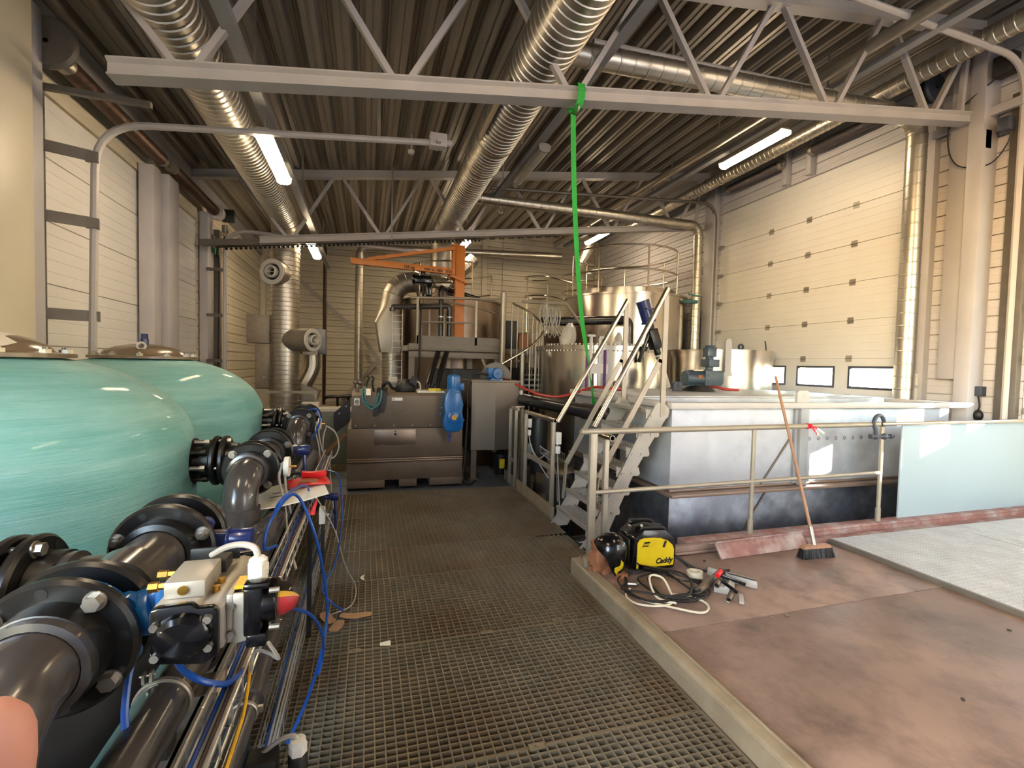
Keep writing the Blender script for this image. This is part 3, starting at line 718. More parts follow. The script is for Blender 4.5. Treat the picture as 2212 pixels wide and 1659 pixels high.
# sprinkler cable runs on the far truss
b = B()
for k in range(60): b.cyl((-2.35 + k * .075, 9.34, 3.52 + .0098 * k), (-2.31 + k * .075, 9.34, 3.52 + .0098 * k), .02, n=6)
b.bar((-2.5, 9.34, 3.53), (2.1, 9.34, 4.13), .03, .015); solo('cable_chain', b, 'black', 'black cable chain under the bottom chord of the far truss', 'cable chain')
b = B(); b.bar((-2.7, 9.3, 3.58), (-1.8, 9.25, 3.66), .12, .1); solo('support_beam', b, 'dark_col', 'short dark beam from the left wall to the far truss', 'beam')
# green strap and shackle
t = thing('lifting_strap', 'bright green webbing strap hanging from the near truss', 'strap', (1.84, 4.2, 4.2))
pts = [U(1238, 248, Y=4.16), U(1240, 400, Y=4.3), U(1247, 560, Y=4.55), U(1257, 690, Y=4.8), U(1271, 780, Y=5.0), U(1279, 845, Y=5.2), U(1284, 878, Y=5.36)]
P = spline(pts, 8); grid = []
for i, p in enumerate(P):
    s = i / (len(P) - 1); a = .25 + 2.2 * max(0, s - .55) / .45; w = .03 if s < .7 else .03 - .012 * math.sin(PI * (s - .7) / .3)
    if s > .72: w = .016 + .014 * abs(math.cos((s - .72) * 11))
    e = V((math.cos(a), math.sin(a), 0)); grid.append([p - e * w, p, p + e * w])
b = B(); b.sheet(grid, .004); obj('webbing', b, 'green', t)
b = B(); zt = 4.01 + .131 * (1.84 - .27)
loop = [(1.84, 4.10, zt + .012), (1.84, 4.30, zt + .012), (1.84, 4.305, zt - .14), (1.83, 4.2, zt - .2), (1.84, 4.10, zt - .14)]
LP = spline(loop, 5, closed=True) ; LP.append(LP[0]); b.sheet([[p - V((.035, 0, 0)), p + V((.035, 0, 0))] for p in LP], .005); obj('loop', b, 'green', t)
b = B(); b.lathe([(.028, -.008), (.044, -.008), (.044, .008), (.028, .008)], (1.83, 4.15, zt - .19), (1, 0, 0), 16, closed_prof=True); obj('shackle', b, 'galvd', t)
# ================================================================ walkway, floor plates, rails, stair
def grating(x0, x1, y0, y1, zt, m, label, px=.045, py=.04, wx=.006, wy=.006, dep=.03, group='walkway gratings', edge=True, clips=(), sheet=False):
    b = B()
    n = max(1, round((x1 - x0) / px)); k = max(1, round((y1 - y0) / py))
    for i in range(n + 1):
        x = x0 + (x1 - x0) * i / n; w = wx * (1.6 if edge and i in (0, n) else 1)
        b.box((x - w / 2, y0, zt - dep), (x + w / 2, y1, zt))
    for j in range(k + 1):
        y = y0 + (y1 - y0) * j / k; w = wy * (1.6 if edge and j in (0, k) else 1)
        b.box((x0, y - w / 2, zt - dep + .001), (x1, y + w / 2, zt - .0012))
    if sheet: b.box((x0, y0, zt - .012), (x1, y1, zt - .005))
    for cx, cy in clips:
        b.box((cx - .035, cy - .018, zt), (cx + .035, cy + .018, zt + .004)); b.cyl((cx, cy, zt + .004), (cx, cy, zt + .012), .009, n=8)
    return solo('floor_grating', b, m, label, 'grating', group, smooth=0)
GX = -.66
seam = [.2, .98, 1.87, 2.78, 3.68, 4.28, 5.18, 6.16]
names = ['square mesh grating at the very bottom edge of the picture', 'square mesh walkway grating nearest the viewer with a clip at its far seam', 'walkway grating with a white scrap lying at its near seam', 'walkway grating holding the cardboard tags',
         'walkway grating level with the foot of the stair', 'narrow walkway grating just beyond the stair foot', 'walkway grating right in front of the brown steel box']
for k, nm in enumerate(names):
    y0, y1 = seam[k] + .004, seam[k + 1] - .004
    x1 = 1.56 if y1 < 3.5 else 1.9
    g = .035 if k < 3 else .038
    if k == 3: x1 = 1.56
    grating(GX, x1, y0, y1, 0, 'grate', nm, .044, g, clips=((.72, y1), (-.05, y1)) if k in (1, 2) else ((1.2, y0 + .02),) if k == 3 else ())
grating(1.565, 1.9, 3.5, 4.276, 0, 'grate', 'small strip of grating between the curb corner and the stair foot')
grating(-.5, 1.9, 6.168, 7.5, 0, 'grate_b', 'bluish covered grating under and beside the brown steel box', .095, .5, .006, .004, sheet=True)
grating(-.9, .0, 7.508, 10.6, 0, 'grate', 'far grating left behind the brown steel box', .05, .035)
# support beams under the walkway
for y in (1.87, 3.68, 5.18, 7.5):
    b = B(); b.box((-.7, y - .05, -.2), (1.9, y + .05, -.034)); solo('support_beam', b, 'dark_col', 'dark steel beam under the walkway %s' % {1.87: 'nearest the viewer', 3.68: 'at the curb corner', 5.18: 'before the brown box', 7.5: 'behind the brown box'}[y], 'beam', 'beams under the walkway')
# channel curb along the plate
t = thing('curb_channel', 'beige steel channel curb between walkway and brown floor plates', 'curb', (1.6, 3.4, 0))
b = B(); b.loops([[V((1.575 + u, y, v)) for u, v in [(0, -.08), (.085, -.08), (.085, .105), (.075, .128), (.068, .128), (.068, .118), (.012, .118), (.004, .112), (0, .1)]] for y in (-.6, 3.44)]); obj('channel', b, 'curb', t, smooth=0)
b = B(); b.lathe([(.027, 0), (.027, .075), (.02, .075), (.02, .0)], (1.625, 3.27, .118), n=18, closed_prof=True); obj('post_socket', b, 'curb', t)
# brown plates
b = B(); b.box((1.668, -.6, .085), (4.04, 2.345, .1)); solo('floor_plate', b, 'rustplate', 'large red-brown floor plate nearest the viewer', 'floor plate', 'brown floor plates', bev=.002)
b = B(); b.box((1.668, 2.352, .085), (4.04, 3.3, .1)); solo('floor_plate', b, 'rustplate', 'red-brown floor plate under the welding machine and broom', 'floor plate', 'brown floor plates', bev=.002)
b = B(); b.box((1.7, -.6, -.15), (7.3, 3.3, .06)); solo('plate_support', b, 'dark_col', 'dark steel deck frame carrying the brown floor plates', 'deck frame')
b = B(); b.bar((4.06, -.6, .11), (4.06, 3.26, .11), .028, .05); solo('edge_angle', b, 'dark_col', 'dark angle bar along the edge of the pale grating', 'angle bar')
# pale raised gratings on the right
grating(4.085, 5.6, 1.5, 3.24, .135, 'grate_w', 'pale raised grating beside the broom', .034, .044, .012, .008, .03, 'pale raised gratings')
grating(5.61, 7.3, 1.5, 3.24, .135, 'grate_w', 'pale raised grating against the right wall', .034, .044, .012, .008, .03, 'pale raised gratings')
grating(4.085, 7.3, -.5, 1.49, .135, 'grate_w', 'pale raised grating at the right edge of the picture', .034, .044, .012, .008, .03, 'pale raised gratings')
# kerb and loose profiles
t = thing('kerb', 'flaking red kerb under the right railing', 'kerb', (4.9, 3.45, 0))
b = B(); b.box((2.62, 3.4, -.3), (7.34, 3.52, .17)); obj('body', b, 'kerb', t, bev=.006)
b = B(); b.box((3.5, 3.3, .1), (7.3, 3.398, .112)); b.box((3.4, 3.385, .1), (7.3, 3.4, .15)); obj('foot_flange', b, 'kerb', t)
b = B(); b.bar((3.8, 3.27, .115), (4.9, 3.29, .115), .03, .03); b.bar((3.85, 3.33, .112), (4.7, 3.335, .112), .02, .02); solo('steel_strip', b, 'kerb', 'loose flat strips lying before the kerb left of the pale grating', 'steel strip')
t = thing('timber', 'brown weathered timber behind the yellow and black welding machine', 'timber', (2.5, 3.36, .05))
b = B(); b.box((1.85, 3.335, -.05), (3.42, 3.398, .165)); b.box((1.85, 3.302, .1), (3.3, 3.335, .125)); obj('beam', b, 'rustplate', t, bev=.01)
b = B(); b.bar((2.78, 3.20, .155), (3.74, 3.24, .155), .012, .14, up=V((0, .62, .78))); b.bar((2.78, 3.26, .2), (3.74, 3.30, .2), .012, .09, up=V((0, .9, -.4))); solo('steel_offcut', b, 'kerb', 'loose angle iron with peeling paint lying left of the broom', 'angle iron')
# right railing
t = thing('guard_railing', 'grey tube railing in front of the big steel tank', 'railing', (3.4, 3.45, .1))
b = B(); b.lathe([(.0245, 0), (.0245, 3.24), (.019, 3.24), (.019, 0)], (1.63, 3.45, 1.125), (1, 0, 0.006), 16, closed_prof=True); obj('top_rail', b, 'railpaint', t)
b = B(); b.cyl((4.9, 3.45, 1.145), (7.32, 3.45, 1.155), .02, n=14); obj('top_rail', b, 'railbright', t)
b = B(); b.cyl((1.76, 3.45, .63), (4.93, 3.45, .66), .018, n=14); obj('mid_rail', b, 'railpaint', t)
b = B(); b.box((1.715, 3.43, -.1), (1.775, 3.47, 1.11)); obj('post', b, 'railpaint', t, bev=.004)
for x in (3.34, 4.92):
    b = B(); b.cyl((x, 3.45, .171), (x, 3.45, 1.12), .019, n=14); b.cyl((x, 3.45, .171), (x, 3.45, .3), .024, n=14); obj('post', b, 'railpaint', t)
# short return rail by the stair
t = thing('return_rail', 'short open-ended handrail stub beside the stair foot', 'railing', (1.9, 3.5, 0))
b = B(); b.lathe([(.024, 0), (.024, .42), (.019, .42), (.019, 0)], (1.89, 3.40, 1.075), (0, 1, 0), 16, closed_prof=True); obj('top_rail', b, 'railbright', t)
for y in (3.5, 3.76):
    b = B(); b.box((1.87, y - .02, -.1), (1.91, y + .02, 1.052)); obj('post', b, 'railpaint', t, bev=.003)
b = B(); b.box((1.882, 3.5, .44), (1.898, 3.76, .49)); obj('mid_rail', b, 'railpaint', t)
# shackle on the post, tape on the rail
t = thing('bow_shackle', 'dark bow shackle hooked over the railing post by the pale board', 'shackle', (4.92, 3.45, 1.05))
b = B(); b.tube(spline([(4.79, 3.42, 1.02), (4.785, 3.42, 1.09), (4.77, 3.43, 1.16), (4.82, 3.44, 1.225), (4.9, 3.45, 1.225), (4.95, 3.46, 1.16), (4.93, 3.46, 1.08), (4.92, 3.44, 1.02)], 5), .018, n=10); b.ball((4.785, 3.42, 1.03), .032); b.ball((4.92, 3.43, 1.025), .032); obj('bow', b, 'seal', t)
b = B(); b.cyl((4.72, 3.42, 1.03), (4.99, 3.42, 1.025), .012, n=10); b.cyl((4.985, 3.42, 1.025), (5.0, 3.42, 1.025), .026, n=6); b.cyl((4.72, 3.42, 1.03), (4.745, 3.42, 1.03), .024, n=6); obj('pin', b, 'seal', t)
t = thing('barrier_tape', 'knot of red and white tape tied on the railing', 'tape', (3.98, 3.43, 1.1))
b = B(); b.lathe([(.023, -.02), (.028, -.01), (.028, .012), (.023, .02)], (3.95, 3.45, 1.138), (1, 0, 0), 14); b.ball((3.96, 3.42, 1.145), .018)
b.sheet([[V((3.96, 3.415, 1.14)) + V((.022 * k, -.002 * k, -.02 * k - .004 * k * k * .3)) + V((0, 0, w)) for w in (-.012, .012)] for k in range(4)], .002); b.sheet([[V((3.97, 3.415, 1.14)) + V((.03 * k, 0, -.009 * k)) + V((0, 0, w)) for w in (-.01, .01)] for k in range(3)], .002); obj('knot', b, 'rubberred', t)
b = B(); b.sheet([[V((4.03, 3.41, 1.12)) + V((.03 * k, 0, -.016 * k)) + V((0, 0, w)) for w in (-.01, .01)] for k in range(4)], .002); b.sheet([[V((4.01, 3.41, 1.09)) + V((.02 * k, 0, -.012 * k)) + V((0, 0, w)) for w in (-.01, .01)] for k in range(3)], .002); obj('loose_end', b, 'paper', t)
# pale board
t = thing('screen_board', 'pale blue-green board closing the right end of the railing', 'board', (6.2, 3.47, .1))
b = B(); b.box((5.24, 3.476, .12), (7.33, 3.492, 1.13)); obj('sheet', b, 'board', t, bev=.002)
# far railing beside the pump pit
t = thing('guard_railing', 'grey railing with two tubes along the pit beyond the stair', 'railing', (1.93, 5.4, 0))
b = B(); b.lathe([(.024, 0), (.024, .98), (.019, .98), (.019, 0)], (1.935, 4.72, 1.06), (0, 1, 0), 16, closed_prof=True); obj('top_rail', b, 'railbright', t)
for y in (4.78, 5.7):
    b = B(); b.box((1.915, y - .02, -.1), (1.955, y + .02, 1.04)); obj('post', b, 'railpaint', t, bev=.003)
b = B(); b.box((1.93, 4.78, .5), (1.94, 5.7, .56)); obj('mid_rail', b, 'railpaint', t)
b = B(); b.box((1.93, 4.70, -.02), (1.94, 6.06, .13)); obj('toe_board', b, 'curb', t)
t = thing('guard_railing', 'square return railing at the corner before the steel cabinet', 'railing', (2.05, 6.35, 0))
b = B(); b.tube(fillet([(1.93, 6.02, 1.06), (1.93, 6.36, 1.06), (2.13, 6.36, 1.06)], .02, 2), .022, n=12); obj('top_rail', b, 'railbright', t)
for p in ((1.93, 6.1), (1.93, 6.36), (2.1, 6.36)):
    b = B(); b.box((p[0] - .02, p[1] - .02, -.05), (p[0] + .02, p[1] + .02, 1.04)); obj('post', b, 'railpaint', t, bev=.003)
b = B(); b.box((1.93, 6.08, -.02), (1.94, 6.62, .13)); obj('toe_board', b, 'curb', t)
b = B(); b.box((1.925, 6.1, .32), (1.935, 6.36, .37)); obj('mid_rail', b, 'railpaint', t)
# ---------------------------------------------------------------- stair to the tank rim
t = thing('steel_stair', 'steep galvanised steel stair climbing to the rim of the big tank', 'stair', (2.0, 4.25, 0))
SN, SF = 3.9, 4.62
for y in (SN, SF):
    b = B(); b.prism([(1.84, -.04), (2.06, -.04), (2.17, .16), (2.4, .66), (2.56, .92), (2.76, 1.22), (2.76, 1.26), (2.70, 1.32), (2.62, 1.32), (2.42, .98), (2.17, .5), (1.92, .06)], V((0, .01, 0)), (0, y - .005, 0)); obj('stringer', b, 'stairsteel', t)
for k in range(7):
    z = .18 * (k + 1); x = 1.93 + .098 * k
    b = B(); W2 = .2
    b.box((x, SN + .01, z - .035), (x + .006, SF - .01, z)); b.box((x + W2, SN + .01, z - .035), (x + W2 + .006, SF - .01, z))
    for j in range(16): y = SN + .02 + j * (SF - SN - .04) / 15; b.box((x, y - .0015, z - .03), (x + W2, y + .0015, z - .002))
    for j in range(1, 8): b.box((x + W2 * j / 8 - .0015, SN + .01, z - .03), (x + W2 * j / 8 + .0015, SF - .01, z - .003))
    b.box((x - .008, SN + .01, z - .03), (x + .02, SF - .01, z + .003))
    tr = obj('tread', b, 'stairsteel', t, smooth=0)
    for y, s in ((SN, -1), (SF, 1)):
        b = B(); b.prism([(x, z - .09), (x + .235, z - .09), (x + .25, z - .07), (x + .235, z - .01), (x, z - .01)], V((0, .006, 0)), (0, y - s * .012, 0)); obj('tread_end', b, 'stairsteel', tr)
        for dx in (.05, .15): b = B(); b.cyl((x + dx, y, z - .06), (x + dx, y + s * .014, z - .06), .012, n=6); obj('bolt', b, 'bolt', tr)
for y, nm in ((SN, 'near'), (SF, 'far')):
    yy = y - .0 if nm == 'near' else y
    b = B(); p, q = V((1.98 if nm == 'near' else 1.99, yy, 1.10)), V((2.70, yy, 2.40))
    if nm == 'far': p, q = V((1.92, yy, 1.06)), V((2.70, yy, 2.38))
    b.lathe([(.0245, 0), (.0245, (q - p).length), (.019, (q - p).length), (.019, 0)], p, q - p, 16, closed_prof=True); obj('handrail', b, 'railbright', t)
    b = B(); b.box((2.66, yy - .01, 1.2), (2.71, yy + .01, 2.34)); obj('rail_post', b, 'railpaint', t)
    b = B(); b.bar((2.68, yy, 1.80), (2.64, yy, 1.70), .012, .05); b.bar((2.65, yy, 1.73), (2.03, yy, .62), .012, .05); b.bar((2.03, yy, .64), (2.0, yy, .25), .012, .05); obj('mid_rail', b, 'railpaint', t)
# ---------------------------------------------------------------- welding things on the brown plate
ZP = .1
t = thing('welding_machine', 'black and yellow portable welding machine standing by the railing corner', 'welding machine', (2.12, 3.2, ZP))
X0, X1, YF_, YK, H = 1.90, 2.285, 3.08, 3.31, .33
prof = [(X0 + .02, ZP + .015), (X1 - .01, ZP + .015), (X1, ZP + .05), (X1 + .004, ZP + .2), (X1 - .02, ZP + .255), (X1 - .1, ZP + H - .01), (X0 + .1, ZP + H), (X0 + .02, ZP + H - .06), (X0, ZP + .06)]
b = B(); b.prism(prof, V((0, YK - YF_, 0)), (0, YF_, 0)); obj('case', b, 'blackgl', t, bev=.014)
b = B()
for x in (X0 + .04, X1 - .1): b.box((x, YF_ + .02, ZP), (x + .06, YK - .02, ZP + .03))
obj('feet', b, 'black', t)
pl = [(X0 + .045, ZP + .045), (X1 - .025, ZP + .045), (X1 - .02, ZP + .06), (X1 - .02, ZP + .165), (X1 - .035, ZP + .20), (X1 - .075, ZP + .235), (X1 - .14, ZP + .26), (X1 - .2, ZP + .268), (X0 + .1, ZP + .27), (X0 + .065, ZP + .26), (X0 + .048, ZP + .235)]
b = B(); b.prism(pl, V((0, -.006, 0)), (0, YF_, 0)); face = obj('yellow_panel', b, 'yellow', t)
text('lettering', 'Caddy', .056, 'ink', t, (X0 + .205, YF_ - .0065, ZP + .068), (1, 0, 0), (0, 0, 1), .0008, bold=.0024, shear=.22)
b = B(); y = YF_ - .007; ox, oz = X0 + .085, ZP + .205       # maker mark: two slanted bars and a block
b.prism([(ox + .012, oz + .036), (ox + .072, oz + .036), (ox + .064, oz + .028), (ox + .02, oz + .028)], V((0, -.0012, 0)), (0, y, 0)); b.prism([(ox - .006, oz), (ox + .05, oz), (ox + .056, oz + .007), (ox + .002, oz + .007)], V((0, -.0012, 0)), (0, y, 0))
b.prism([(ox + .008, oz + .007), (ox + .056, oz + .007), (ox + .062, oz + .028), (ox + .014, oz + .028)], V((0, -.001, 0)), (0, y, 0)); obj('maker_mark', b, 'ink', t)
text('mark_lettering', 'ESAB', .02, 'yellow', t, (ox + .012, y - .0022, oz + .0105), (1, 0, 0), (0, 0, 1), .0005, bold=.0004, shear=.25)
b = B(); b.prism([(X1 - .125, ZP + .19), (X1 - .105, ZP + .185), (X1 - .085, ZP + .235), (X1 - .105, ZP + .24)], V((0, -.004, 0)), (0, YF_ - .005, 0)); obj('vent_slot', b, 'ink', t, bev=.003)
b = B(); b.tube(fillet([(X0 + .10, YF_ + .03, ZP + H - .015), (X0 + .09, YF_ + .02, ZP + H + .012), (X1 - .1, YF_ + .02, ZP + H + .002), (X1 - .04, YF_ + .05, ZP + H - .07)], .03, 4), .011, n=8); b.tube(fillet([(X0 + .10, YK - .03, ZP + H - .015), (X0 + .09, YK - .02, ZP + H + .015), (X1 - .1, YK - .02, ZP + H + .005), (X1 - .03, YK - .05, ZP + H - .07)], .03, 4), .011, n=8); obj('carry_frame', b, 'black', t)
b = B(); b.box((X0 - .012, YF_ + .03, ZP + .05), (X0 + .01, YK - .03, ZP + .26)); obj('control_front', b, 'black', t, bev=.008)
b = B(); b.sheet([[V((X0 + .06 + .05 * k, YF_ + .09 + w, ZP + H + .006 + .012 * math.sin(k * .8))) for w in (-.02, .02)] for k in range(6)], .004); obj('shoulder_strap', b, 'black', t)
b = B(); b.lathe([(.006, -.002), (.011, -.002), (.011, .002), (.006, .002)], (X0 + .09, YF_ + .02, ZP + H + .03), (0, -1, .2), 4, closed_prof=True); obj('strap_buckle', b, 'white', t)
# brown paper bag
b = B(); pr = random.Random(3); rings = []
for k in range(12):
    z = .235 * k / 11; rr = .088 - .03 * (k / 11) ** 2
    tw = pr.uniform(-.1, .1)
    rings.append([V((1.70 + .012 * math.sin(k) + (rr * (1 + .16 * math.sin(5 * a + k * .9) * pr.uniform(.3, 1)) + pr.uniform(-.006, .006)) * math.cos(a + tw), 3.2 + .9 * (rr * (1 + .16 * math.sin(4 * a - k * .7) * pr.uniform(.3, 1)) + pr.uniform(-.006, .006)) * math.sin(a + tw), ZP + z + .006 * math.sin(3 * a + k))) for a in (2 * PI * j / 22 for j in range(22))])
for p in rings[0]: p.z = ZP
b.loops(rings)
b.loops([[V((1.79 + x, 3.04 + y, ZP + z + .01 * math.sin(9 * x + k))) for x, y in ((-.04, -.03), (.0, -.04), (.05, -.02), (.045, .03), (0, .04), (-.04, .02))] for k, z in enumerate((0, .025, .035))])
solo('paper_bag', b, 'kraft', 'crumpled brown paper bag under the welding helmet', 'paper bag', smooth=14)
# welding helmet: bowl leaning on the bag, faceplate towards the viewer's right
t = thing('welding_helmet', 'shiny black welding helmet with a yellow stripe leaning on the paper bag', 'welding helmet', (1.83, 3.12, ZP + .02))
b = B(); n = 20; rings = []
hm = Matrix.Translation((1.735, 3.13, ZP + .175)) @ Matrix.Rotation(-.62, 4, 'Z') @ Matrix.Rotation(.62, 4, 'Y')
for i in range(11):
    a = i / 10 * 1.62
    ring = []
    for j in range(n):
        c = 2 * PI * j / n
        r = math.sin(a) * .135; zz = math.cos(a) * .15
        x = r * math.cos(c) * (1.25 if math.cos(c) > 0 else .95); yv = r * math.sin(c) * .88
        if math.cos(c) > 0: zz -= .10 * (math.sin(a) ** 3) * math.cos(c)
        ring.append(hm @ V((x, yv, zz)))
    rings.append(ring)
rings[0] = [p + (hm.to_3x3() @ V((.004 * math.cos(2 * PI * j / n), .004 * math.sin(2 * PI * j / n), 0))) for j, p in enumerate(rings[0])]
inner = [[hm @ ((hm.inverted() @ p) * .93) for p in r] for r in rings[::-1]]
b.loops(rings + inner); obj('shell', b, 'blackgl', t)
b = B()
def hp(a, c, k=1.012):
    r = math.sin(a) * .135 * k; zz = math.cos(a) * .15 * k; x = r * math.cos(c) * (1.25 if math.cos(c) > 0 else .95); yv = r * math.sin(c) * .88
    if math.cos(c) > 0: zz -= .10 * (math.sin(a) ** 3) * math.cos(c) * k
    return hm @ V((x, yv, zz))
b.sheet([[hp(1.0 + .5 * i / 6, c + .12 * math.sin(i)) for c in (-.85, -.70, -.56)] for i in range(7)], .003); obj('yellow_stripe', b, 'yellow', t)
b = B(); b.sheet([[hp(1.05 + .4 * i / 4, c) for c in (-.42, -.2, 0, .2, .38)] for i in range(5)], .006); obj('visor', b, 'ink', t)
b = B(); b.sheet([[hp(.72 + .1 * i / 2, c, 1.015) for c in (.8, 1.0, 1.2)] for i in range(3)], .003); b.lathe([(.004, 0), (.012, 0), (.012, .004), (.004, .004)], hp(.55, 1.6, 1.0), hp(.55, 1.6, 1.1) - hp(.55, 1.6), 6, closed_prof=True); obj('emblem', b, 'brass', t)
# coils of welding cable
def coil(b, c, r, turns, rr, seed, tail_in=None, tail_out=None, z0=ZP + .01, sq=1.0, wob=.16):
    q = random.Random(seed); pts = []; n = int(turns * 10)
    for k in range(n):
        a = 2 * PI * k / 10 + seed; R = r * (1 + q.uniform(-wob, wob)); s = k / n
        pts.append(V((c[0] + R * math.cos(a) + q.uniform(-.02, .02), c[1] + R * sq * math.sin(a) + q.uniform(-.02, .02), z0 + rr + .05 * s * abs(math.sin(a * .7 + seed)))))
    if tail_in: pts = [V(p) for p in tail_in] + pts
    if tail_out: pts += [V(p) for p in tail_out]
    b.tube(spline(pts, 5), rr, n=8)
t = thing('welding_cable', 'tangle of black welding cable coiled in front of the welding machine', 'cable', (2.05, 2.85, ZP))
b = B(); coil(b, (2.02, 2.84), .24, 2.6, .007, 2, tail_in=[(1.99, 3.06, .2), (2.02, 3.0, .16)], tail_out=[(2.33, 2.86, ZP + .02), (2.38, 2.82, ZP + .02)]); obj('lead', b, 'black', t)
b = B(); coil(b, (2.12, 2.8), .2, 2.2, .007, 4.4, tail_out=[(2.3, 2.75, ZP + .012), (2.36, 2.8, ZP + .02)]); obj('lead', b, 'black', t)
b = B(); b.tube(spline([(2.335, 3.18, .22), (2.42, 3.14, .16), (2.5, 3.03, .112), (2.6, 2.97, .112), (2.72, 2.93, .12)], 6), [.011] * 25, n=8); obj('power_lead', b, 'black', t)
b = B(); b.tube(spline([(2.335, 3.12, .2), (2.41, 3.08, .15), (2.43, 2.95, .112), (2.39, 2.85, .112), (2.3, 2.75, .112)], 6), .005, n=6); obj('thin_lead', b, 'black', t)
b = B(); b.cyl((2.0, 2.99, .19), (2.1, 2.95, .175), .02, .018, 14); b.cyl((2.1, 2.95, .175), (2.17, 2.925, .165), .014, .012, 12); b.lathe([(.014, 0), (.022, .004), (.014, .008), (.022, .012), (.014, .016), (.022, .02), (.014, .024)], (1.975, 3.0, .193), V((.1, -.04, -.015)), 12); obj('cable_plug', b, 'blackgl', t)
t = thing('gas_hose', 'cream gas hose looped on the brown plate before the black cable', 'hose', (2.0, 2.68, ZP))
b = B(); b.tube(spline([(1.88, 2.86, .115), (1.80, 2.77, .112), (1.82, 2.66, .112), (1.95, 2.6, .112), (2.06, 2.62, .115), (2.1, 2.7, .13), (2.1, 2.80, .19), (2.03, 2.84, .20), (1.99, 2.78, .17), (1.98, 2.68, .125), (2.06, 2.6, .118), (2.02, 2.62, .12), (1.9, 2.68, .112), (1.87, 2.76, .112), (1.9, 2.68, .112), (2.02, 2.56, .112), (2.16, 2.46, .112), (2.26, 2.53, .112), (2.24, 2.65, .112), (2.12, 2.72, .115)], 6), .0075, n=8); obj('hose', b, 'cream', t)
b = B(); b.cyl((1.9, 2.92, .12), (1.95, 2.89, .125), .012, n=10); b.cyl((1.95, 2.89, .125), (1.99, 2.91, .13), .008, n=8); obj('brass_coupling', b, 'bolt', t)
# clamps and tools heap
t = thing('welding_clamp', 'long chromed tube clamp lying beside the cable tangle', 'clamp', (2.45, 2.75, ZP))
b = B(); b.bar((2.27, 2.66, .13), (2.63, 2.83, .15), .045, .035); b.cyl((2.27, 2.66, .13), (2.62, 2.83, .16), .026, n=14); obj('shaft', b, 'stainless', t, bev=.004)
b = B(); b.bar((2.26, 2.655, .13), (2.31, 2.68, .132), .05, .05); b.bar((2.61, 2.82, .15), (2.66, 2.85, .155), .05, .05); obj('jaw', b, 'black', t, bev=.005)
t = thing('angle_grinder', 'grey power tool body behind the chromed clamp', 'power tool', (2.68, 2.8, ZP))
b = B(); b.loops([[V((2.6 + .05 * k, 2.92 - .07 * k + w * s, ZP + .005 + h)) for w, h in ((-.035, 0), (.035, 0), (.04, .03), (.025, .06), (-.025, .06), (-.04, .03))] for k, s in ((0, .7), (1, 1), (2, 1), (3, .8), (3.6, .6))]); obj('body', b, 'cable', t, bev=.004)
b = B(); b.sheet([[V((2.66 + .035 * k, 2.80 - .05 * k + w, ZP + .068)) for w in (-.012, .012)] for k in range(4)], .004); obj('grip', b, 'black', t)
t = thing('vice_block', 'small grey steel vice block in the tool heap', 'vice', (2.53, 2.7, ZP))
b = B(); b.prism([(-.06, 0), (.06, 0), (.06, .05), (.03, .075), (.0, .045), (-.02, .045), (-.035, .075), (-.06, .05)], V((.08, .07, 0)), (2.5, 2.66, ZP), (.75, -.65, 0)); obj('block', b, 'cable', t, bev=.003)
for i, (p, q, r, mt, lb, n_) in enumerate((((2.44, 2.66, .165), (2.49, 2.695, .18), .02, 'stainless', 'short dark-ended steel socket in the tool heap', 'steel_socket'), ((2.43, 2.53, .128), (2.53, 2.61, .135), .018, 'stainless', 'shiny steel pin lying nearest the viewer in the tool heap', 'steel_pin'))):
    b = B(); b.lathe([(r * .7, .002), (r, 0), (r, (V(q) - V(p)).length), (r * .7, (V(q) - V(p)).length)], p, V(q) - V(p), 16, closed_prof=True); solo(n_, b, mt, lb, 'steel part')
b = B(); b.bar((2.51, 2.50, .112), (2.58, 2.585, .118), .03, .02); solo('steel_block', b, 'cable', 'flat grey steel bar at the right end of the tool heap', 'steel part', bev=.003)
b = B(); b.cyl((2.49, 2.71, .205), (2.545, 2.745, .215), .017, n=14); b.cyl((2.545, 2.745, .215), (2.56, 2.755, .216), .012, n=12); solo('marker_pen', b, 'redp', 'pink-red capped marker on top of the tool heap', 'marker')
t = thing('ratchet_handle', 'black lever clamp lying across the tool heap', 'clamp', (2.52, 2.62, ZP))
b = B(); b.bar((2.49, 2.69, .19), (2.54, 2.57, .145), .016, .02); b.bar((2.54, 2.75, .19), (2.66, 2.63, .16), .016, .02); b.bar((2.5, 2.7, .19), (2.55, 2.76, .19), .016, .02); obj('frame', b, 'blackgl', t, bev=.003)
t = thing('tape_roll', 'roll of cream adhesive tape standing behind the chromed clamp', 'tape roll', (2.48, 2.93, ZP))
b = B(); b.lathe([(.036, 0), (.058, 0), (.058, .045), (.036, .045)], (2.48, 2.93, ZP + .002), (0, .1, 1), 26, closed_prof=True); obj('roll', b, 'cream', t)
for o in list(bpy.data.objects):
    if o.parent is None and o.name.split('.')[0] in ('welding_clamp', 'angle_grinder', 'vice_block', 'steel_socket', 'steel_pin', 'steel_block', 'marker_pen', 'ratchet_handle', 'tape_roll'): o.location.x -= .13
    if o.name == 'gas_hose': o.location.x -= .12
    if o.name == 'welding_cable': o.location.x -= .06
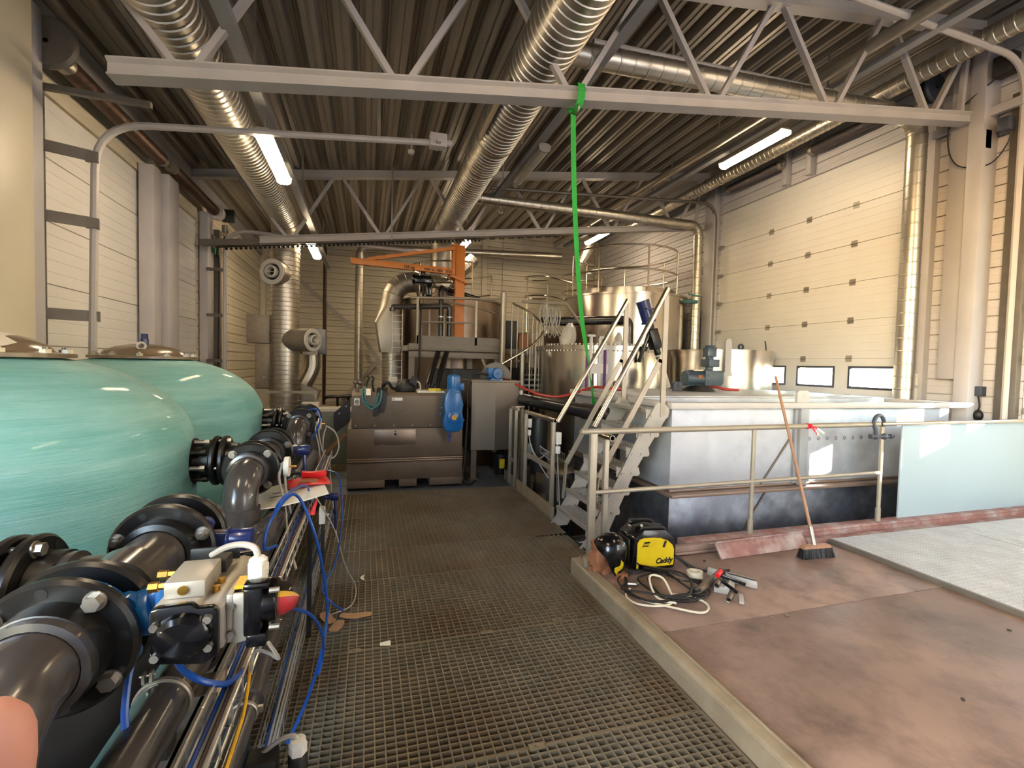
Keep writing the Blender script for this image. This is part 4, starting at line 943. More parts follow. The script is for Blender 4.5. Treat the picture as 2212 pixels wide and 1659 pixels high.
# broom
t = thing('push_broom', 'push broom with a black brush leaning on the railing', 'broom', (3.6, 3.03, ZP))
p0 = V((3.6, 3.02, .2)); p1 = U(1698, 915, Y=3.415); p1.y = 3.41; top = p0 + (p1 - p0) * 1.44
b = B(); b.cyl(p0 + (p1 - p0) * .12, top, .0135, .012, 12); obj('stick', b, 'wood', t)
b = B(); b.cyl(p0 + V((0, 0, -.01)), p0 + (p1 - p0) * .14, .016, .018, 12); obj('socket', b, 'galvd', t)
b = B(); b.prism([(-.135, 0), (.15, 0), (.13, .028), (-.12, .028)], V((.006, .055, 0)), (3.6, 2.99, .175), (1, -.06, 0), (0, 0, 1)); obj('head', b, 'wood', t, bev=.006)
b = B(); q = random.Random(5)
for i in range(30):
    for j in range(4):
        x = 3.468 + .0095 * i; y = 3.0 + .013 * j - .0006 * i; dx, dy = (i - 14.5) * .0011 + q.uniform(-.006, .006), (j - 1.5) * .008 - .004 + q.uniform(-.006, .006)
        b.cyl((x, y, .178), (x + dx, y + dy, .102), .0055, .0065, 5)
obj('bristles', b, 'black', t, smooth=0)
# small litter
for x, y, z, nm, lb, m_, sx, sy in ((.12, 2.8, .0, 'paper_scrap', 'white scrap lying on the walkway seam', 'paper', .03, .02), (-.02, 3.72, .0, 'plastic_clip', 'small bent white strip on the walkway beyond the tags', 'paper', .012, .04)):
    b = B(); b.sheet([[V((x + sx * u + (.01 * abs(v) if nm == 'plastic_clip' else 0), y + sy * v, z + .006 + .004 * u * v)) for v in (-1, 0, 1)] for u in (-1, 0, 1)], .003); solo(nm, b, m_, lb, 'litter')
for i, (x, y, z, a, L) in enumerate(((-.22, 3.16, .012, 2.0, .16), (-.16, 3.05, .01, 1.2, .13), (-.05, 3.14, .016, -.25, .2))):
    c, s = math.cos(a), math.sin(a); lb = ['brown cardboard tag lying left in the tag group', 'brown cardboard tag lying nearest the viewer', 'longest brown cardboard tag pointing right'][i]
    b = B(); b.sheet([[V((x + c * u * L / 2 - s * v * .034 * (1 if abs(u) < .9 else .6), y + s * u * L / 2 + c * v * .034 * (1 if abs(u) < .9 else .6), z + .006 * u * u + .008 * (i == 2) * (u > 0))) for v in (-1, 0, 1)] for u in (-1, -.5, 0, .5, 1)], .0025)
    solo('cardboard_tag', b, 'card', lb, 'tag', 'cardboard tags on the walkway')
for i, (px, py) in enumerate(((1521, 1212), (1546, 1210), (1668, 1335), (1700, 1331), (2080, 1512), (2180, 1362))):
    p = U(px, py, Z=ZP + .001); b = B(); q = random.Random(i); b.box(p + V((-.008, -.005, 0)), p + V((.012, .006, .006)), Matrix.Rotation(i, 3, 'Z'))
    solo('metal_chip', b, 'darkbox' if i in (0, 4, 5) else 'bolt', ['dark chip behind the welding lead', 'bright chip behind the tape roll', 'left one of two bright chips on the plate seam', 'right one of two bright chips on the plate seam', 'dark crumb alone on the near brown plate', 'dark crumb beside the pale grating edge'][i], 'litter')
# ================================================================ big steel tank in the pit
t = thing('process_tank', 'big rectangular mottled steel tank behind the right railing', 'tank', (4.6, 5.0, ZB))
TX0, TX1, TY0, TY1 = 2.83, 6.72, 3.95, 6.2
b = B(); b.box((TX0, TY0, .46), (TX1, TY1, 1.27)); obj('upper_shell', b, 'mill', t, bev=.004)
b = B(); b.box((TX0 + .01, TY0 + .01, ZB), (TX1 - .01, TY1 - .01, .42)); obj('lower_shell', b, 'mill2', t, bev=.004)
b = B(); b.box((TX0 - .06, TY0 - .13, .415), (TX1 + .05, TY1 + .05, .445)); b.box((TX0 - .02, TY0 - .03, .45), (TX1 + .02, TY0, .47)); obj('ledge', b, 'ledge', t, bev=.004)
b = B()
for a, c in (((TX0 - .06, TY0 - .07), (TX1 + .3, TY0 + .02)), ((TX0 - .06, TY1 - .02), (TX1 + .06, TY1 + .06)), ((TX0 - .06, TY0 + .02), (TX0 + .05, TY1 - .02)), ((TX1 - .05, TY0 + .02), (TX1 + .06, TY1 - .02))): b.box((a[0], a[1], 1.262), (c[0], c[1], 1.322))
obj('rim_frame', b, 'steelpaint', t, bev=.004)
b = B(); b.box((TX0 + .05, TY0 + .02, 1.2), (TX1 - .05, TY1 - .02, 1.24)); b.box((TX0 + .05, TY0 + .55, 1.24), (TX1 - .3, TY0 + .62, 1.33)); b.box((TX0 + .05, TY0 + .62, 1.3), (TX1 - .5, TY1 - .02, 1.345)); obj('cover_plate', b, 'mill', t, bev=.006)
b = B(); b.box((4.37, TY0 - .06, .45), (4.48, TY0 - .0, 1.265)); b.box((4.33, TY0 - .03, .45), (4.37, TY0, 1.265)); obj('stiffener', b, 'flash', t, bev=.003)
b = B(); b.prism([(4.33, 1.32), (4.49, 1.32), (4.49, 1.43), (4.465, 1.45), (4.355, 1.45), (4.33, 1.43)], V((0, .03, 0)), (0, TY0 - .04, 0)); b.cyl((4.43, TY0 - .045, 1.40), (4.43, TY0 - .005, 1.40), .018, n=14); obj('lifting_lug', b, 'steelpaint', t, bev=.002)
b = B(); b.bar((4.30, TY0 - .006, .95), (3.93, TY0 - .006, .47), .02, .012, up=V((0, -1, 0))); b.bar((4.02, TY0 + .004, .40), (3.66, TY0 + .004, -.1), .02, .012, up=V((0, -1, 0))); obj('reflected_line', b, 'stainless', t)  # thin bars standing in for a shiny edge reflected in the shell
b = B()
for k in range(12): b.lathe([(.012, 0), (.02, .002), (.016, .004)], (4.56 + k * .125, TY0 - .001, .93), (0, -1, 0), 10)
obj('tack_marks', b, 'mill2', t, smooth=0)
for x in (3.05, 3.95):
    b = B(); b.prism([(x, 1.345), (x + .14, 1.345), (x + .14, 1.45), (x + .12, 1.475), (x + .02, 1.475), (x, 1.45)], V((0, .03, 0)), (0, 5.5, 0)); b.cyl((x + .08, 5.49, 1.43), (x + .08, 5.54, 1.43), .02, n=12); obj('lifting_lug', b, 'seal', t, bev=.002)
# gear motor on the tank
t = thing('gear_motor', 'blue-grey upright gear motor standing on the big tank cover', 'gear motor', (4.5, 5.6, 1.345))
b = B(); b.lathe([(.001, .001), (.3, .001), (.29, .02), (.2, .07), (.16, .1), (.001, .1)], (4.42, 5.6, 1.345), (0, 0, 1), 28); obj('base_cone', b, 'darkbox', t)
b = B(); b.lathe([(.001, 0), (.12, 0), (.125, .02), (.125, .36), (.14, .38), (.14, .42), (.001, .42)], (4.12, 5.6, 1.56), (1, 0, 0), 24)
for k in range(12): a = 2 * PI * k / 12; c = V((0, math.cos(a), math.sin(a))); b.bar(V((4.14, 5.6, 1.56)) + c * .128, V((4.44, 5.6, 1.56)) + c * .128, .008, .02, up=c)
obj('motor_housing', b, 'gear', t)
b = B(); b.prism([(4.5, 1.44), (4.82, 1.44), (4.87, 1.5), (4.87, 1.66), (4.82, 1.7), (4.5, 1.7)], V((0, .24, 0)), (0, 5.48, 0)); b.box((4.46, 5.46, 1.43), (4.5, 5.74, 1.71)); obj('gear_housing', b, 'gear', t, bev=.012)
b = B(); b.cyl((4.64, 5.6, 1.7), (4.64, 5.6, 1.76), .07); b.box((4.54, 5.48, 1.76), (4.76, 5.72, 1.89)); b.cyl((4.64, 5.6, 1.89), (4.64, 5.6, 1.93), .07); b.lathe([(.001, 0), (.12, 0), (.12, .14), (.1, .17), (.09, .2), (.001, .2)], (4.64, 5.6, 1.93), (0, 0, 1), 10); obj('top_motor', b, 'gear', t, bev=.006)
b = B(); b.lathe([(.001, 0), (.06, 0), (.06, .02), (.001, .02)], (4.87, 5.6, 1.58), (1, 0, 0), 16); b.box((4.2, 5.45, 1.69), (4.4, 5.6, 1.71)); obj('end_cap', b, 'bolt', t)
b = B(); b.box((4.31, 5.464, 1.56), (4.40, 5.474, 1.62)); obj('name_plate', b, 'kraft', t)
t.location = (4.42, 5.6, 1.345); t.scale = (.78, .78, .82)
for ch in t.children: ch.data.transform(Matrix.Translation((.08, 0, 0)))
# ---------------------------------------------------------------- round steel tanks
def round_tank(name, label, c, r, z0, z1, flange=.03, ft=.05, lid=0, lidr=.8, band=None, bolts=0, m='stainless_v', seam=True):
    t = thing(name, label, 'tank', (c[0], c[1], z0), 'round steel tanks')
    b = B(); b.lathe([(.001, z0), (r, z0), (r, z1 - ft), (r + .0, z1 - ft)], (c[0], c[1], 0), (0, 0, 1), 72)
    obj('shell', b, m, t)
    b = B(); b.lathe([(r, z1 - ft), (r + flange, z1 - ft), (r + flange, z1), (r * .5, z1 + .01), (.001, z1 + .012)], (c[0], c[1], 0), (0, 0, 1), 72); obj('top_flange', b, m, t)
    if lid:
        b = B(); b.lathe([(r * lidr, z1 + .004), (r * lidr, z1 + lid), (r * .4, z1 + lid + .04), (.001, z1 + lid + .06)], (c[0], c[1], 0), (0, 0, 1), 64); obj('lid', b, m, t)
    if band:
        for zb in band:
            b = B(); b.lathe([(r, zb - .02), (r + .012, zb - .015), (r + .012, zb + .015), (r, zb + .02)], (c[0], c[1], 0), (0, 0, 1), 72); obj('band', b, 'stainless', t)
    if bolts:
        for k in range(bolts):
            a = -2.95 + 2.75 * k / (bolts - 1)
            b = B(); p = V((c[0] + (r + flange * .5) * math.cos(a), c[1] + (r + flange * .5) * math.sin(a), z1 - ft - .02))
            b.cyl(p, p + V((0, 0, ft + .05)), .012, n=8); b.cyl(p + V((0, 0, ft + .03)), p + V((0, 0, ft + .05)), .02, n=6); obj('bolt', b, 'bolt', t)
    return t
t = round_tank('steel_tank', 'round steel tank with a bolted rim right behind the stair', (3.87, 7.5), 1.06, ZB, 1.98, .05, .07, bolts=46)
t = round_tank('steel_tank', 'tallest round steel tank with ring railings on its lid', (5.8, 10.1), 1.40, ZB, 3.24, .03, .04, lid=.14, lidr=.84)
# handrail rings on the tallest tank
for z in (3.75, 4.26):
    b = B(); b.tube([(5.78 + 1.2 * math.cos(2 * PI * k / 48), 10.1 + 1.2 * math.sin(2 * PI * k / 48), z) for k in range(48)], .02, n=8, closed=True); obj('guard_ring', b, 'railbright', t)
for k in range(7):
    a = -1.66 + 2 * PI * k / 7; b = B(); b.cyl((5.78 + 1.2 * math.cos(a), 10.1 + 1.2 * math.sin(a), 3.27), (5.78 + 1.2 * math.cos(a), 10.1 + 1.2 * math.sin(a), 4.26), .018, n=8); obj('guard_post', b, 'railbright', t)
t = round_tank('steel_tank', 'bright round steel tank in front of the door windows', (6.12, 7.3), .93, ZB, 1.99, .012, .13)
b = B(); b.lathe([(.03, -.015), (.055, -.015), (.055, .015), (.03, .015)], (5.99, 6.55, 2.04), (0, 1, 0), 16, closed_prof=True); obj('lifting_eye', b, 'seal', t)
b = B(); b.prism([(5.55, 1.55), (5.72, 1.55), (5.72, 1.6), (5.69, 1.62), (5.69, 2.12), (5.66, 2.16), (5.6, 2.16), (5.57, 2.12), (5.57, 1.62), (5.55, 1.6)], V((0, .04, 0)), (0, 6.42, 0)); obj('bracket', b, 'steelpaint', t)
b = B(); b.tube(spline([(7.0, 7.05, 1.75), (7.01, 7.05, 2.05), (6.98, 7.05, 2.2)], 6), .012, n=6); obj('thin_pipe', b, 'seal', t)
t = round_tank('steel_tank', 'left round steel tank behind the grey service platform', (1.79, 10.55), 1.06, ZB, 2.99, .03, .04, lid=.1, lidr=.6, m='stainless_d')
for z, a0, a1 in ((3.72, .35, 4.9), (3.28, .35, 4.9)):
    b = B(); b.tube([(1.85 + .98 * math.cos(a0 + (a1 - a0) * k / 40), 10.6 + .98 * math.sin(a0 + (a1 - a0) * k / 40), z) for k in range(41)], .017, n=8); obj('guard_ring', b, 'railbright', t)
for a in (.35, 1.5, 2.6, 3.7, 4.9):
    b = B(); b.cyl((1.85 + .98 * math.cos(a), 10.6 + .98 * math.sin(a), 3.0), (1.85 + .98 * math.cos(a), 10.6 + .98 * math.sin(a), 3.72), .016, n=8); obj('guard_post', b, 'railbright', t)
b = B(); b.lathe([(.001, .2), (.3, .2), (.33, .17), (.33, .0)], (1.55, 10.0, 3.0), (0, 0, 1), 28); obj('manhole', b, 'stainless', t)
# caged ladder rings seen between the tanks
t = thing('ladder_guard', 'two small ring guards of a tank ladder before the back wall', 'ladder guard', (4.4, 12.3, 2.4))
for z in (3.5, 4.0):
    b = B(); b.tube([(4.38 + .36 * math.cos(a), 12.2 + .36 * math.sin(a), z) for a in (.4 + 5.2 * k / 24 for k in range(25))] + [V((4.72, 11.95, z)), V((5.3, 11.95, z - .1))], .017, n=8); obj('guard_ring', b, 'railbright', t)
for x, y, z1 in ((4.71, 12.34, 4.0), (4.05, 12.1, 4.0), (5.3, 11.95, 3.9)):
    b = B(); b.cyl((x, y, 2.4), (x, y, z1), .016, n=8); obj('guard_post', b, 'railbright', t)
t = thing('ladder_guard', 'small ring guard left behind the tallest tank', 'ladder guard', (5.6, 12.3, 2.4))
for z in (3.7, 4.15):
    b = B(); b.tube([(5.75 + .58 * math.cos(a), 12.3 + .58 * math.sin(a), z) for a in (2 * PI * k / 30 for k in range(30))], .017, n=8, closed=True); obj('guard_ring', b, 'railbright', t)
for a in (0, 2, 4): b = B(); b.cyl((5.75 + .58 * math.cos(a), 12.3 + .58 * math.sin(a), 2.4), (5.75 + .58 * math.cos(a), 12.3 + .58 * math.sin(a), 4.15), .016, n=8); obj('guard_post', b, 'railbright', t)
b = B(); b.lathe([(.001, ZB), (1.0, ZB), (1.0, 2.5), (.001, 2.52)], (4.4, 12.6, 0), (0, 0, 1), 40); b.lathe([(.001, 2.52), (.3, 2.52), (.3, 2.56), (.001, 2.56)], (4.4, 12.6, 0), (0, 0, 1), 20); solo('steel_tank', b, 'stainless_d', 'dull steel tank hidden between the spiral stair and the tallest tank', 'tank', 'round steel tanks')
# ---------------------------------------------------------------- service platform, crane, pipes
t = thing('service_platform', 'grey raised service platform with railing behind the brown box', 'platform', (1.6, 9.0, 0))
b = B(); b.box((.74, 8.85, 1.97), (2.45, 9.44, 2.0)); b.box((.72, 8.84, 1.88), (2.48, 8.9, 2.0)); b.box((.72, 8.86, 1.75), (2.48, 8.92, 1.86)); b.box((.60, 8.86, 1.86), (.72, 9.4, 1.96)); obj('deck', b, 'platform', t, bev=.004)
b = B(); b.box((.86, 8.85, 2.0), (1.98, 8.86, 2.15)); b.prism([(1.99, 2.0), (2.46, 2.0), (2.46, 2.1), (2.38, 2.15), (1.99, 2.15)], V((0, .01, 0)), (0, 8.85, 0)); obj('toe_board', b, 'platform', t)
b = B(); b.cyl((.74, 8.87, 2.83), (2.42, 8.87, 2.90), .021, n=12); obj('top_rail', b, 'railpaint', t)
b = B(); b.cyl((.88, 8.87, 2.4), (1.96, 8.87, 2.42), .016, n=10); obj('mid_rail', b, 'railpaint', t)
b = B(); b.tube(spline([(.95, 9.3, 2.78), (1.4, 8.98, 2.8), (2.0, 8.93, 2.72), (2.42, 9.2, 2.66)], 8), .018, n=8); obj('curved_rail', b, 'railpaint', t)
for x in (.87, 1.96):
    b = B(); b.box((x - .02, 8.85, 2.0), (x + .02, 8.89, 2.84)); obj('rail_post', b, 'railpaint', t)
for x in (.98, 1.14):
    b = B(); b.box((x - .015, 9.28, 2.0), (x + .015, 9.31, 2.76)); obj('rail_post', b, 'railpaint', t)
for x, y in ((.78, 8.95), (2.40, 8.95), (1.95, 9.35)):
    b = B(); b.box((x - .05, y - .05, -.05), (x + .05, y + .05, 1.76)); obj('leg', b, 'platform', t)
b = B(); b.cyl((2.47, 8.8, -.03), (2.47, 8.8, 3.02), .055, n=20); b.lathe([(.055, 0), (.04, .02), (.001, .025)], (2.47, 8.8, 3.02), n=20); solo('upright_pipe', b, 'galvd', 'thick zinc upright pipe between platform and spiral stair', 'pipe')
b = B(); b.box((1.2, 9.2, .3), (2.3, 9.35, 1.55)); solo('control_cabinet', b, 'darkbox', 'dark cabinet below the service platform', 'cabinet', bev=.02)
t = thing('jib_crane', 'orange wall-style jib crane on the service platform', 'crane', (1.67, 9.2, 2.0))
b = B(); b.box((1.60, 9.12, 2.0), (1.78, 9.30, 3.92)); b.box((1.54, 9.14, 3.28), (1.60, 9.28, 3.9)); obj('column', b, 'orange', t, bev=.006)
b = B(); b.prism([(1.5, 3.30), (1.82, 3.18), (1.82, 3.22), (1.5, 3.34)], V((0, .3, 0)), (0, 9.06, 0)); b.box((1.54, 9.12, 3.9), (1.66, 9.3, 3.93)); obj('pivot_plate', b, 'orange', t)
b = B(); b.loops([[V((x, 9.1 + u, z + v)) for u, v in ((-.045, -.06), (.045, -.06), (.045, .05), (-.045, .05))] for x, z in ((-.30, 3.45), (1.56, 3.40))]); arm = obj('jib_arm', b, 'orange', t, bev=.004)
b = B(); b.bar((.0, 9.1, 3.5), (1.56, 9.1, 3.84), .05, .06); obj('tie_bar', b, 'orange', t)
text('load_marking', '125 kg', .075, 'ink', t, (.62, 9.053, 3.385), (1, 0, -.027), (.027, 0, 1), .001, bold=.002)
text('year_marking', 'KBK nr. 1002   2014', .062, 'ink', t, (1.0, 9.053, 3.375), (1, 0, -.027), (.027, 0, 1), .001, bold=.002)
t = thing('chain_hoist', 'black electric chain hoist hanging from the orange crane arm', 'hoist', (.98, 9.1, 3.34))
b = B(); b.box((.82, 9.02, 3.13), (1.14, 9.18, 3.27)); b.cyl((.86, 9.1, 3.2), (.78, 9.1, 3.2), .085); b.box((1.04, 9.04, 2.9), (1.15, 9.16, 3.15)); obj('motor_body', b, 'blackgl', t, bev=.02)
b = B(); b.lathe([(.025, -.01), (.045, -.01), (.045, .01), (.025, .01)], (.98, 9.1, 3.31), (0, 1, 0), 14, closed_prof=True); b.box((.94, 9.04, 3.33), (1.02, 9.16, 3.35)); obj('trolley', b, 'blackgl', t)
b = B(); b.cyl((.99, 9.1, 2.74), (.99, 9.1, 3.14), .006, n=6); b.ball((.99, 9.1, 2.93), .03); obj('chain', b, 'black', t)
b = B(); b.tube(spline([(.99, 9.1, 2.76), (1.02, 9.1, 2.72), (.99, 9.1, 2.68), (.95, 9.1, 2.70), (.95, 9.1, 2.74)], 5), .011, n=8); obj('hook', b, 'black', t)
b = B(); b.tube(spline([(.84, 9.06, 3.14), (.86, 9.04, 3.0), (.90, 8.98, 2.8), (.92, 8.8, 2.5), (.90, 8.78, 1.6), (.87, 8.78, 1.2)], 6), .018, n=8); obj('pendant_cable', b, 'black', t)
b = B(); b.tube(spline([(1.04, 9.1, 3.33), (1.10, 9.1, 3.1), (1.16, 9.1, 2.96), (1.22, 9.1, 3.05), (1.1, 9.1, 3.32), (1.26, 9.1, 3.05), (1.4, 9.1, 3.0), (1.5, 9.1, 3.12), (1.56, 9.1, 3.2), (1.52, 9.1, 3.3)], 6), .007, n=6); obj('feed_cable', b, 'black', t)
t = thing('vent_pipes', 'pair of black pipes rising through the service platform in front of the left tank', 'pipe', (1.4, 9.0, 1.2))
for x0, x1 in ((1.0, 1.32), (1.14, 1.48)):
    b = B(); b.tube(fillet([(x0, 8.3, .9), (x0, 8.3, 1.22), (x1, 9.02, 2.0), (x1, 9.02, 2.7)] if x1 > 1.4 else [(x0, 8.3, .9), (x0, 8.3, 1.22), (x1, 9.02, 2.0), (x1, 9.02, 3.08), (1.5, 9.5, 3.12), (2.25, 9.7, 2.98), (2.25, 9.7, 2.8)], .1, 5), .048, n=14); obj('pipe', b, 'pvcd', t)
    b = B(); b.lathe([(.05, -.012), (.054, -.012), (.054, .012), (.05, .012)], (x1, 9.02, 2.52), n=14, closed_prof=True); obj('clamp_ring', b, 'bolt', t)
b = B(); b.tube(fillet([(.43, 9.05, 2.58), (.43, 9.05, 2.66), (1.46, 9.02, 2.73), (1.48, 9.02, 2.66)], .05, 5), .05, n=14); obj('cross_pipe', b, 'pvc', t)
# exhaust duct with hood at the left tank
t = thing('exhaust_duct', 'bent zinc exhaust duct with a square hood left of the service platform', 'duct', (.5, 10.3, 0))
b = B(); duct(b, (.52, 10.3, .3), (.50, 10.3, 1.85), .205, .07, .016, 24); obj('flexible_duct', b, 'galv', t)
b = B(); r = .22
ring = lambda z, cx, k: [V((cx + k * max(-1, min(1, 1.42 * math.cos(a))), 10.3 + k * max(-1, min(1, 1.42 * math.sin(a))), z)) for a in (2 * PI * (j + .5) / 24 for j in range(24))]
circ = lambda z, cx, k: [V((cx + k * math.cos(a), 10.3 + k * math.sin(a), z)) for a in (2 * PI * (j + .5) / 24 for j in range(24))]
b.loops([ring(1.85, .46, .22), ring(2.45, .40, .27), circ(2.78, .46, .235), circ(2.92, .48, .225)]); obj('hood', b, 'galvd', t)
b = B(); elbow(b, (.90, 10.3, 2.92), .215, .3 + .12, PI, PI / 2, (1, 0, 0), (0, 0, 1)); obj('elbow', b, 'galvd', t)
b = B(); duct(b, (.88, 10.3, 3.34), (1.5, 10.4, 3.34), .205, .1, .006, 24); b.lathe([(.205, 0), (.18, .12), (.001, .14)], (1.5, 10.4, 3.34), (1, 0, 0), 24); obj('stub', b, 'galv', t)
# cable ladder beside it
t = thing('cable_ladder', 'thin white wire cable ladder standing before the exhaust duct', 'cable ladder', (.5, 9.1, 1.0))
b = B()
for x in (.44, .62): b.cyl((x, 9.1, 1.05), (x, 9.1, 2.56), .007, n=6); b.cyl((x, 9.16, 1.05), (x, 9.16, 2.56), .007, n=6)
for k in range(13): z = 1.08 + k * .12; b.tube([(.44, 9.16, z), (.44, 9.1, z), (.62, 9.1, z), (.62, 9.16, z)], .006, n=6)
obj('wire_frame', b, 'white', t)
b = B(); b.box((.38, 9.08, 1.28), (.54, 9.09, 1.38)); obj('tag_plate', b, 'paper', t)
# lateral back ducts
t = thing('back_duct', 'galvanised cross duct high in the back bay with a drop pipe at its left end', 'duct', (-.3, 13.6, 0))
b = B(); duct(b, (-.02, 13.6, 4.72), (5.6, 13.6, 4.98), .1, .2, .004, 18); obj('duct_run', b, 'galv', t)
b = B(); elbow(b, (-.02, 13.6, 4.52), .1, .2, PI / 2, PI, (1, 0, 0), (0, 0, 1)); obj('elbow', b, 'galvd', t)
b = B(); duct(b, (-.22, 13.6, -.02), (-.22, 13.6, 4.52), .11, .2, .004, 18); obj('downpipe', b, 'galv', t)
t = thing('back_duct', 'short hanging flexible duct below the far right lamp', 'duct', (5.6, 12.6, 4.6))
b = B(); duct(b, (6.05, 12.6, 5.1), (5.75, 12.6, 4.55), .16, .06, .01, 18); b.lathe([(.16, 0), (.12, .14), (.001, .16)], (5.75, 12.6, 4.55), (-.3, 0, -.5), 18); obj('flexible_duct', b, 'galv', t)
t = thing('back_duct', 'slanting flexible duct behind the orange crane column', 'duct', (2, 11.8, 3.2))
b = B(); duct(b, (2.55, 11.9, 4.3), (1.2, 11.9, 2.9), .16, .06, .01, 18); obj('flexible_duct', b, 'galv', t)
b = B(); b.cyl((-1.17, 14.55, .4), (-1.17, 14.55, 4.85), .045, n=12); solo('drain_pipe', b, 'drain', 'thin dark brown drain pipe down the back wall', 'pipe')
b = B(); b.tube(fillet([(-1.17, 14.5, .55), (-1.1, 14.5, .62), (-.2, 14.5, .66), (-.1, 14.5, .45)], .1, 4), .045, n=10); b.cyl((-.8, 14.5, .3), (-.8, 14.5, .62), .035, n=10); b.cyl((-.5, 14.5, .3), (-.5, 14.5, .62), .035, n=10); solo('drain_manifold', b, 'pvcd', 'dark pipe manifold at the foot of the brown drain pipe', 'pipe')
for p, q, lb in (((-1.9, 14.66, 3.95), (-.42, 14.66, 2.62), 'long diagonal wall brace left of the drop pipe'), ((-.24, 14.62, 2.5), (.5, 14.62, 1.46), 'lower diagonal wall brace right of the drop pipe'), ((-.66, 14.6, .5), (.32, 14.6, 1.7), 'short rising wall brace under the other braces')):
    b = B(); b.bar(p, q, .02, .11, up=V((0, -.1, 1))); solo('wall_brace', b, 'steelpaint', lb, 'brace', 'diagonal wall braces')
# boxes and ducts in the left back corner
t = thing('air_handling_box', 'foil-wrapped duct box beside the upright duct in the back left corner', 'duct box', (-2.0, 9.9, 0))
b = B(); b.box((-2.16, 9.98, 1.95), (-1.76, 10.3, 2.48)); b.box((-2.02, 10.0, 1.1), (-1.72, 10.3, 1.94)); obj('foil_duct', b, 'insul', t, bev=.01)
b = B(); b.box((-2.02, 9.94, .0), (-1.74, 10.3, 1.09)); obj('lower_case', b, 'boardbox', t, bev=.01)
b = B(); b.cyl((-1.86, 9.992, 1.3), (-1.86, 9.998, 1.3), .035, n=20); obj('warning_sign', b, 'paper', t)
b = B(); b.lathe([(.028, 0), (.034, 0), (.034, .003), (.028, .003)], (-1.86, 9.99, 1.3), (0, -1, 0), 20, closed_prof=True); b.box((-1.866, 9.985, 1.285), (-1.854, 9.992, 1.318)); b.cyl((-1.86, 9.985, 1.278), (-1.86, 9.992, 1.278), .01, n=10); obj('sign_symbol', b, 'navy', t)
t = thing('filter_box', 'grey filter box with bent flexible duct right of the upright duct', 'duct box', (-1.0, 10.6, 0))
b = B(); b.box((-1.45, 10.4, 1.78), (-.82, 10.9, 2.28)); obj('case', b, 'flash', t, bev=.008)
b = B(); b.box((-1.24, 10.36, 1.76), (-.96, 10.4, 1.98)); obj('notice', b, 'paper', t)
b = B(); b.tube(spline([(-1.1, 10.65, 1.8), (-1.1, 10.65, 1.5), (-1.22, 10.6, 1.2), (-1.35, 10.6, 1.0)], 6), .17, n=18); obj('flexible_duct', b, 'galv', t)
b = B(); b.prism([(-1.5, .2), (-1.2, .2), (-.92, 1.02), (-1.3, 1.2)], V((0, .4, 0)), (0, 10.35, 0)); obj('chute', b, 'galvd', t)
t = thing('guard_railing', 'beige railing across the back left before the upright duct', 'railing', (-1.2, 8.6, 0))
b = B(); b.box((-1.75, 8.58, 1.09), (-.8, 8.62, 1.13)); obj('top_rail', b, 'railpaint', t)
for x in (-1.7, -.82):
    b = B(); b.box((x - .02, 8.58, 0), (x + .02, 8.62, 1.09)); obj('post', b, 'railpaint', t)
t = thing('control_cabinet', 'grey-green cabinet left of the brown steel box', 'cabinet', (-.5, 8.5, 0))
b = B(); b.box((-.76, 8.05, .0), (-.22, 8.5, .84)); obj('body', b, 'cabinet', t, bev=.008)
b = B(); b.box((-1.0, 8.06, .84), (.0, 8.52, .88)); b.box((-1.0, 8.3, .88), (-.75, 8.5, .96)); obj('top_tray', b, 'white', t)
b = B(); b.box((-.78, 8.04, .1), (-.5, 8.05, .78)); b.box((-.55, 8.03, .4), (-.52, 8.04, .5)); obj('door', b, 'cabinet', t, bev=.003)
b = B(); b.bar((-.78, 7.6, .05), (-.3, 7.5, .56), .04, .05); solo('timber_strut', b, 'wood', 'wooden strut leaning left of the black bracket plate', 'timber')
# ---------------------------------------------------------------- brown mixer box
t = thing('mixer_box', 'brown stained steel mixer box at the end of the walkway', 'machine', (.5, 6.9, 0))
b = B()
prof = [(6.34, .045), (6.30, .045), (6.30, .385), (6.285, .40), (6.285, .415), (6.32, .43)]
for x0, x1 in ((-.23, .235), (.415, .64), (.81, 1.245)): b.box((x0, 6.30, .03), (x1, 7.55, .125))
b.box((-.23, 6.30, .125), (1.245, 7.55, .39)); obj('base', b, 'brownsteel', t, bev=.003)
b = B(); b.box((-.235, 6.28, .385), (1.25, 6.32, .41)); b.box((-.23, 6.27, .36), (1.245, 6.30, .385)); obj('lip', b, 'stainless_d', t, bev=.006)
b = B(); b.box((-.23, 6.31, .412), (1.24, 7.5, .79)); obj('middle_case', b, 'brownsteel', t, bev=.004)
b = B(); b.prism([(6.32, .80), (6.32, 1.215), (6.36, 1.25), (7.4, 1.25), (7.4, .80)], V((1.40, 0, 0)), (-.18, 0, 0), (0, 1, 0), (0, 0, 1)); obj('upper_case', b, 'brownsteel', t, bev=.003)
b = B(); b.box((-.17, 6.315, .785), (1.21, 7.4, .80)); obj('joint', b, 'black', t)
b = B(); b.box((.10, 6.304, .575), (.62, 6.312, .775)); obj('hatch', b, 'stainless_d', t, bev=.002)
b = B(); b.cyl((.36, 6.304, .72), (.36, 6.285, .72), .016, n=14); b.cyl((.36, 6.304, .755), (.36, 6.295, .755), .008, n=8); obj('hatch_knob', b, 'black', t)
for x in (.16, .49):
    b = B(); b.box((x, 6.296, .565), (x + .07, 6.312, .585)); obj('hatch_hinge', b, 'brownsteel', t)
for k in range(6):
    b = B(); x = -.13 + k * .235; b.cyl((x, 6.318, .83), (x, 6.308, .83), .008, n=8); obj('screw', b, 'bolt', t)
b = B(); b.box((-.15, 6.314, 1.09), (-.085, 6.319, 1.18)); obj('warning_label', b, 'paper', t)
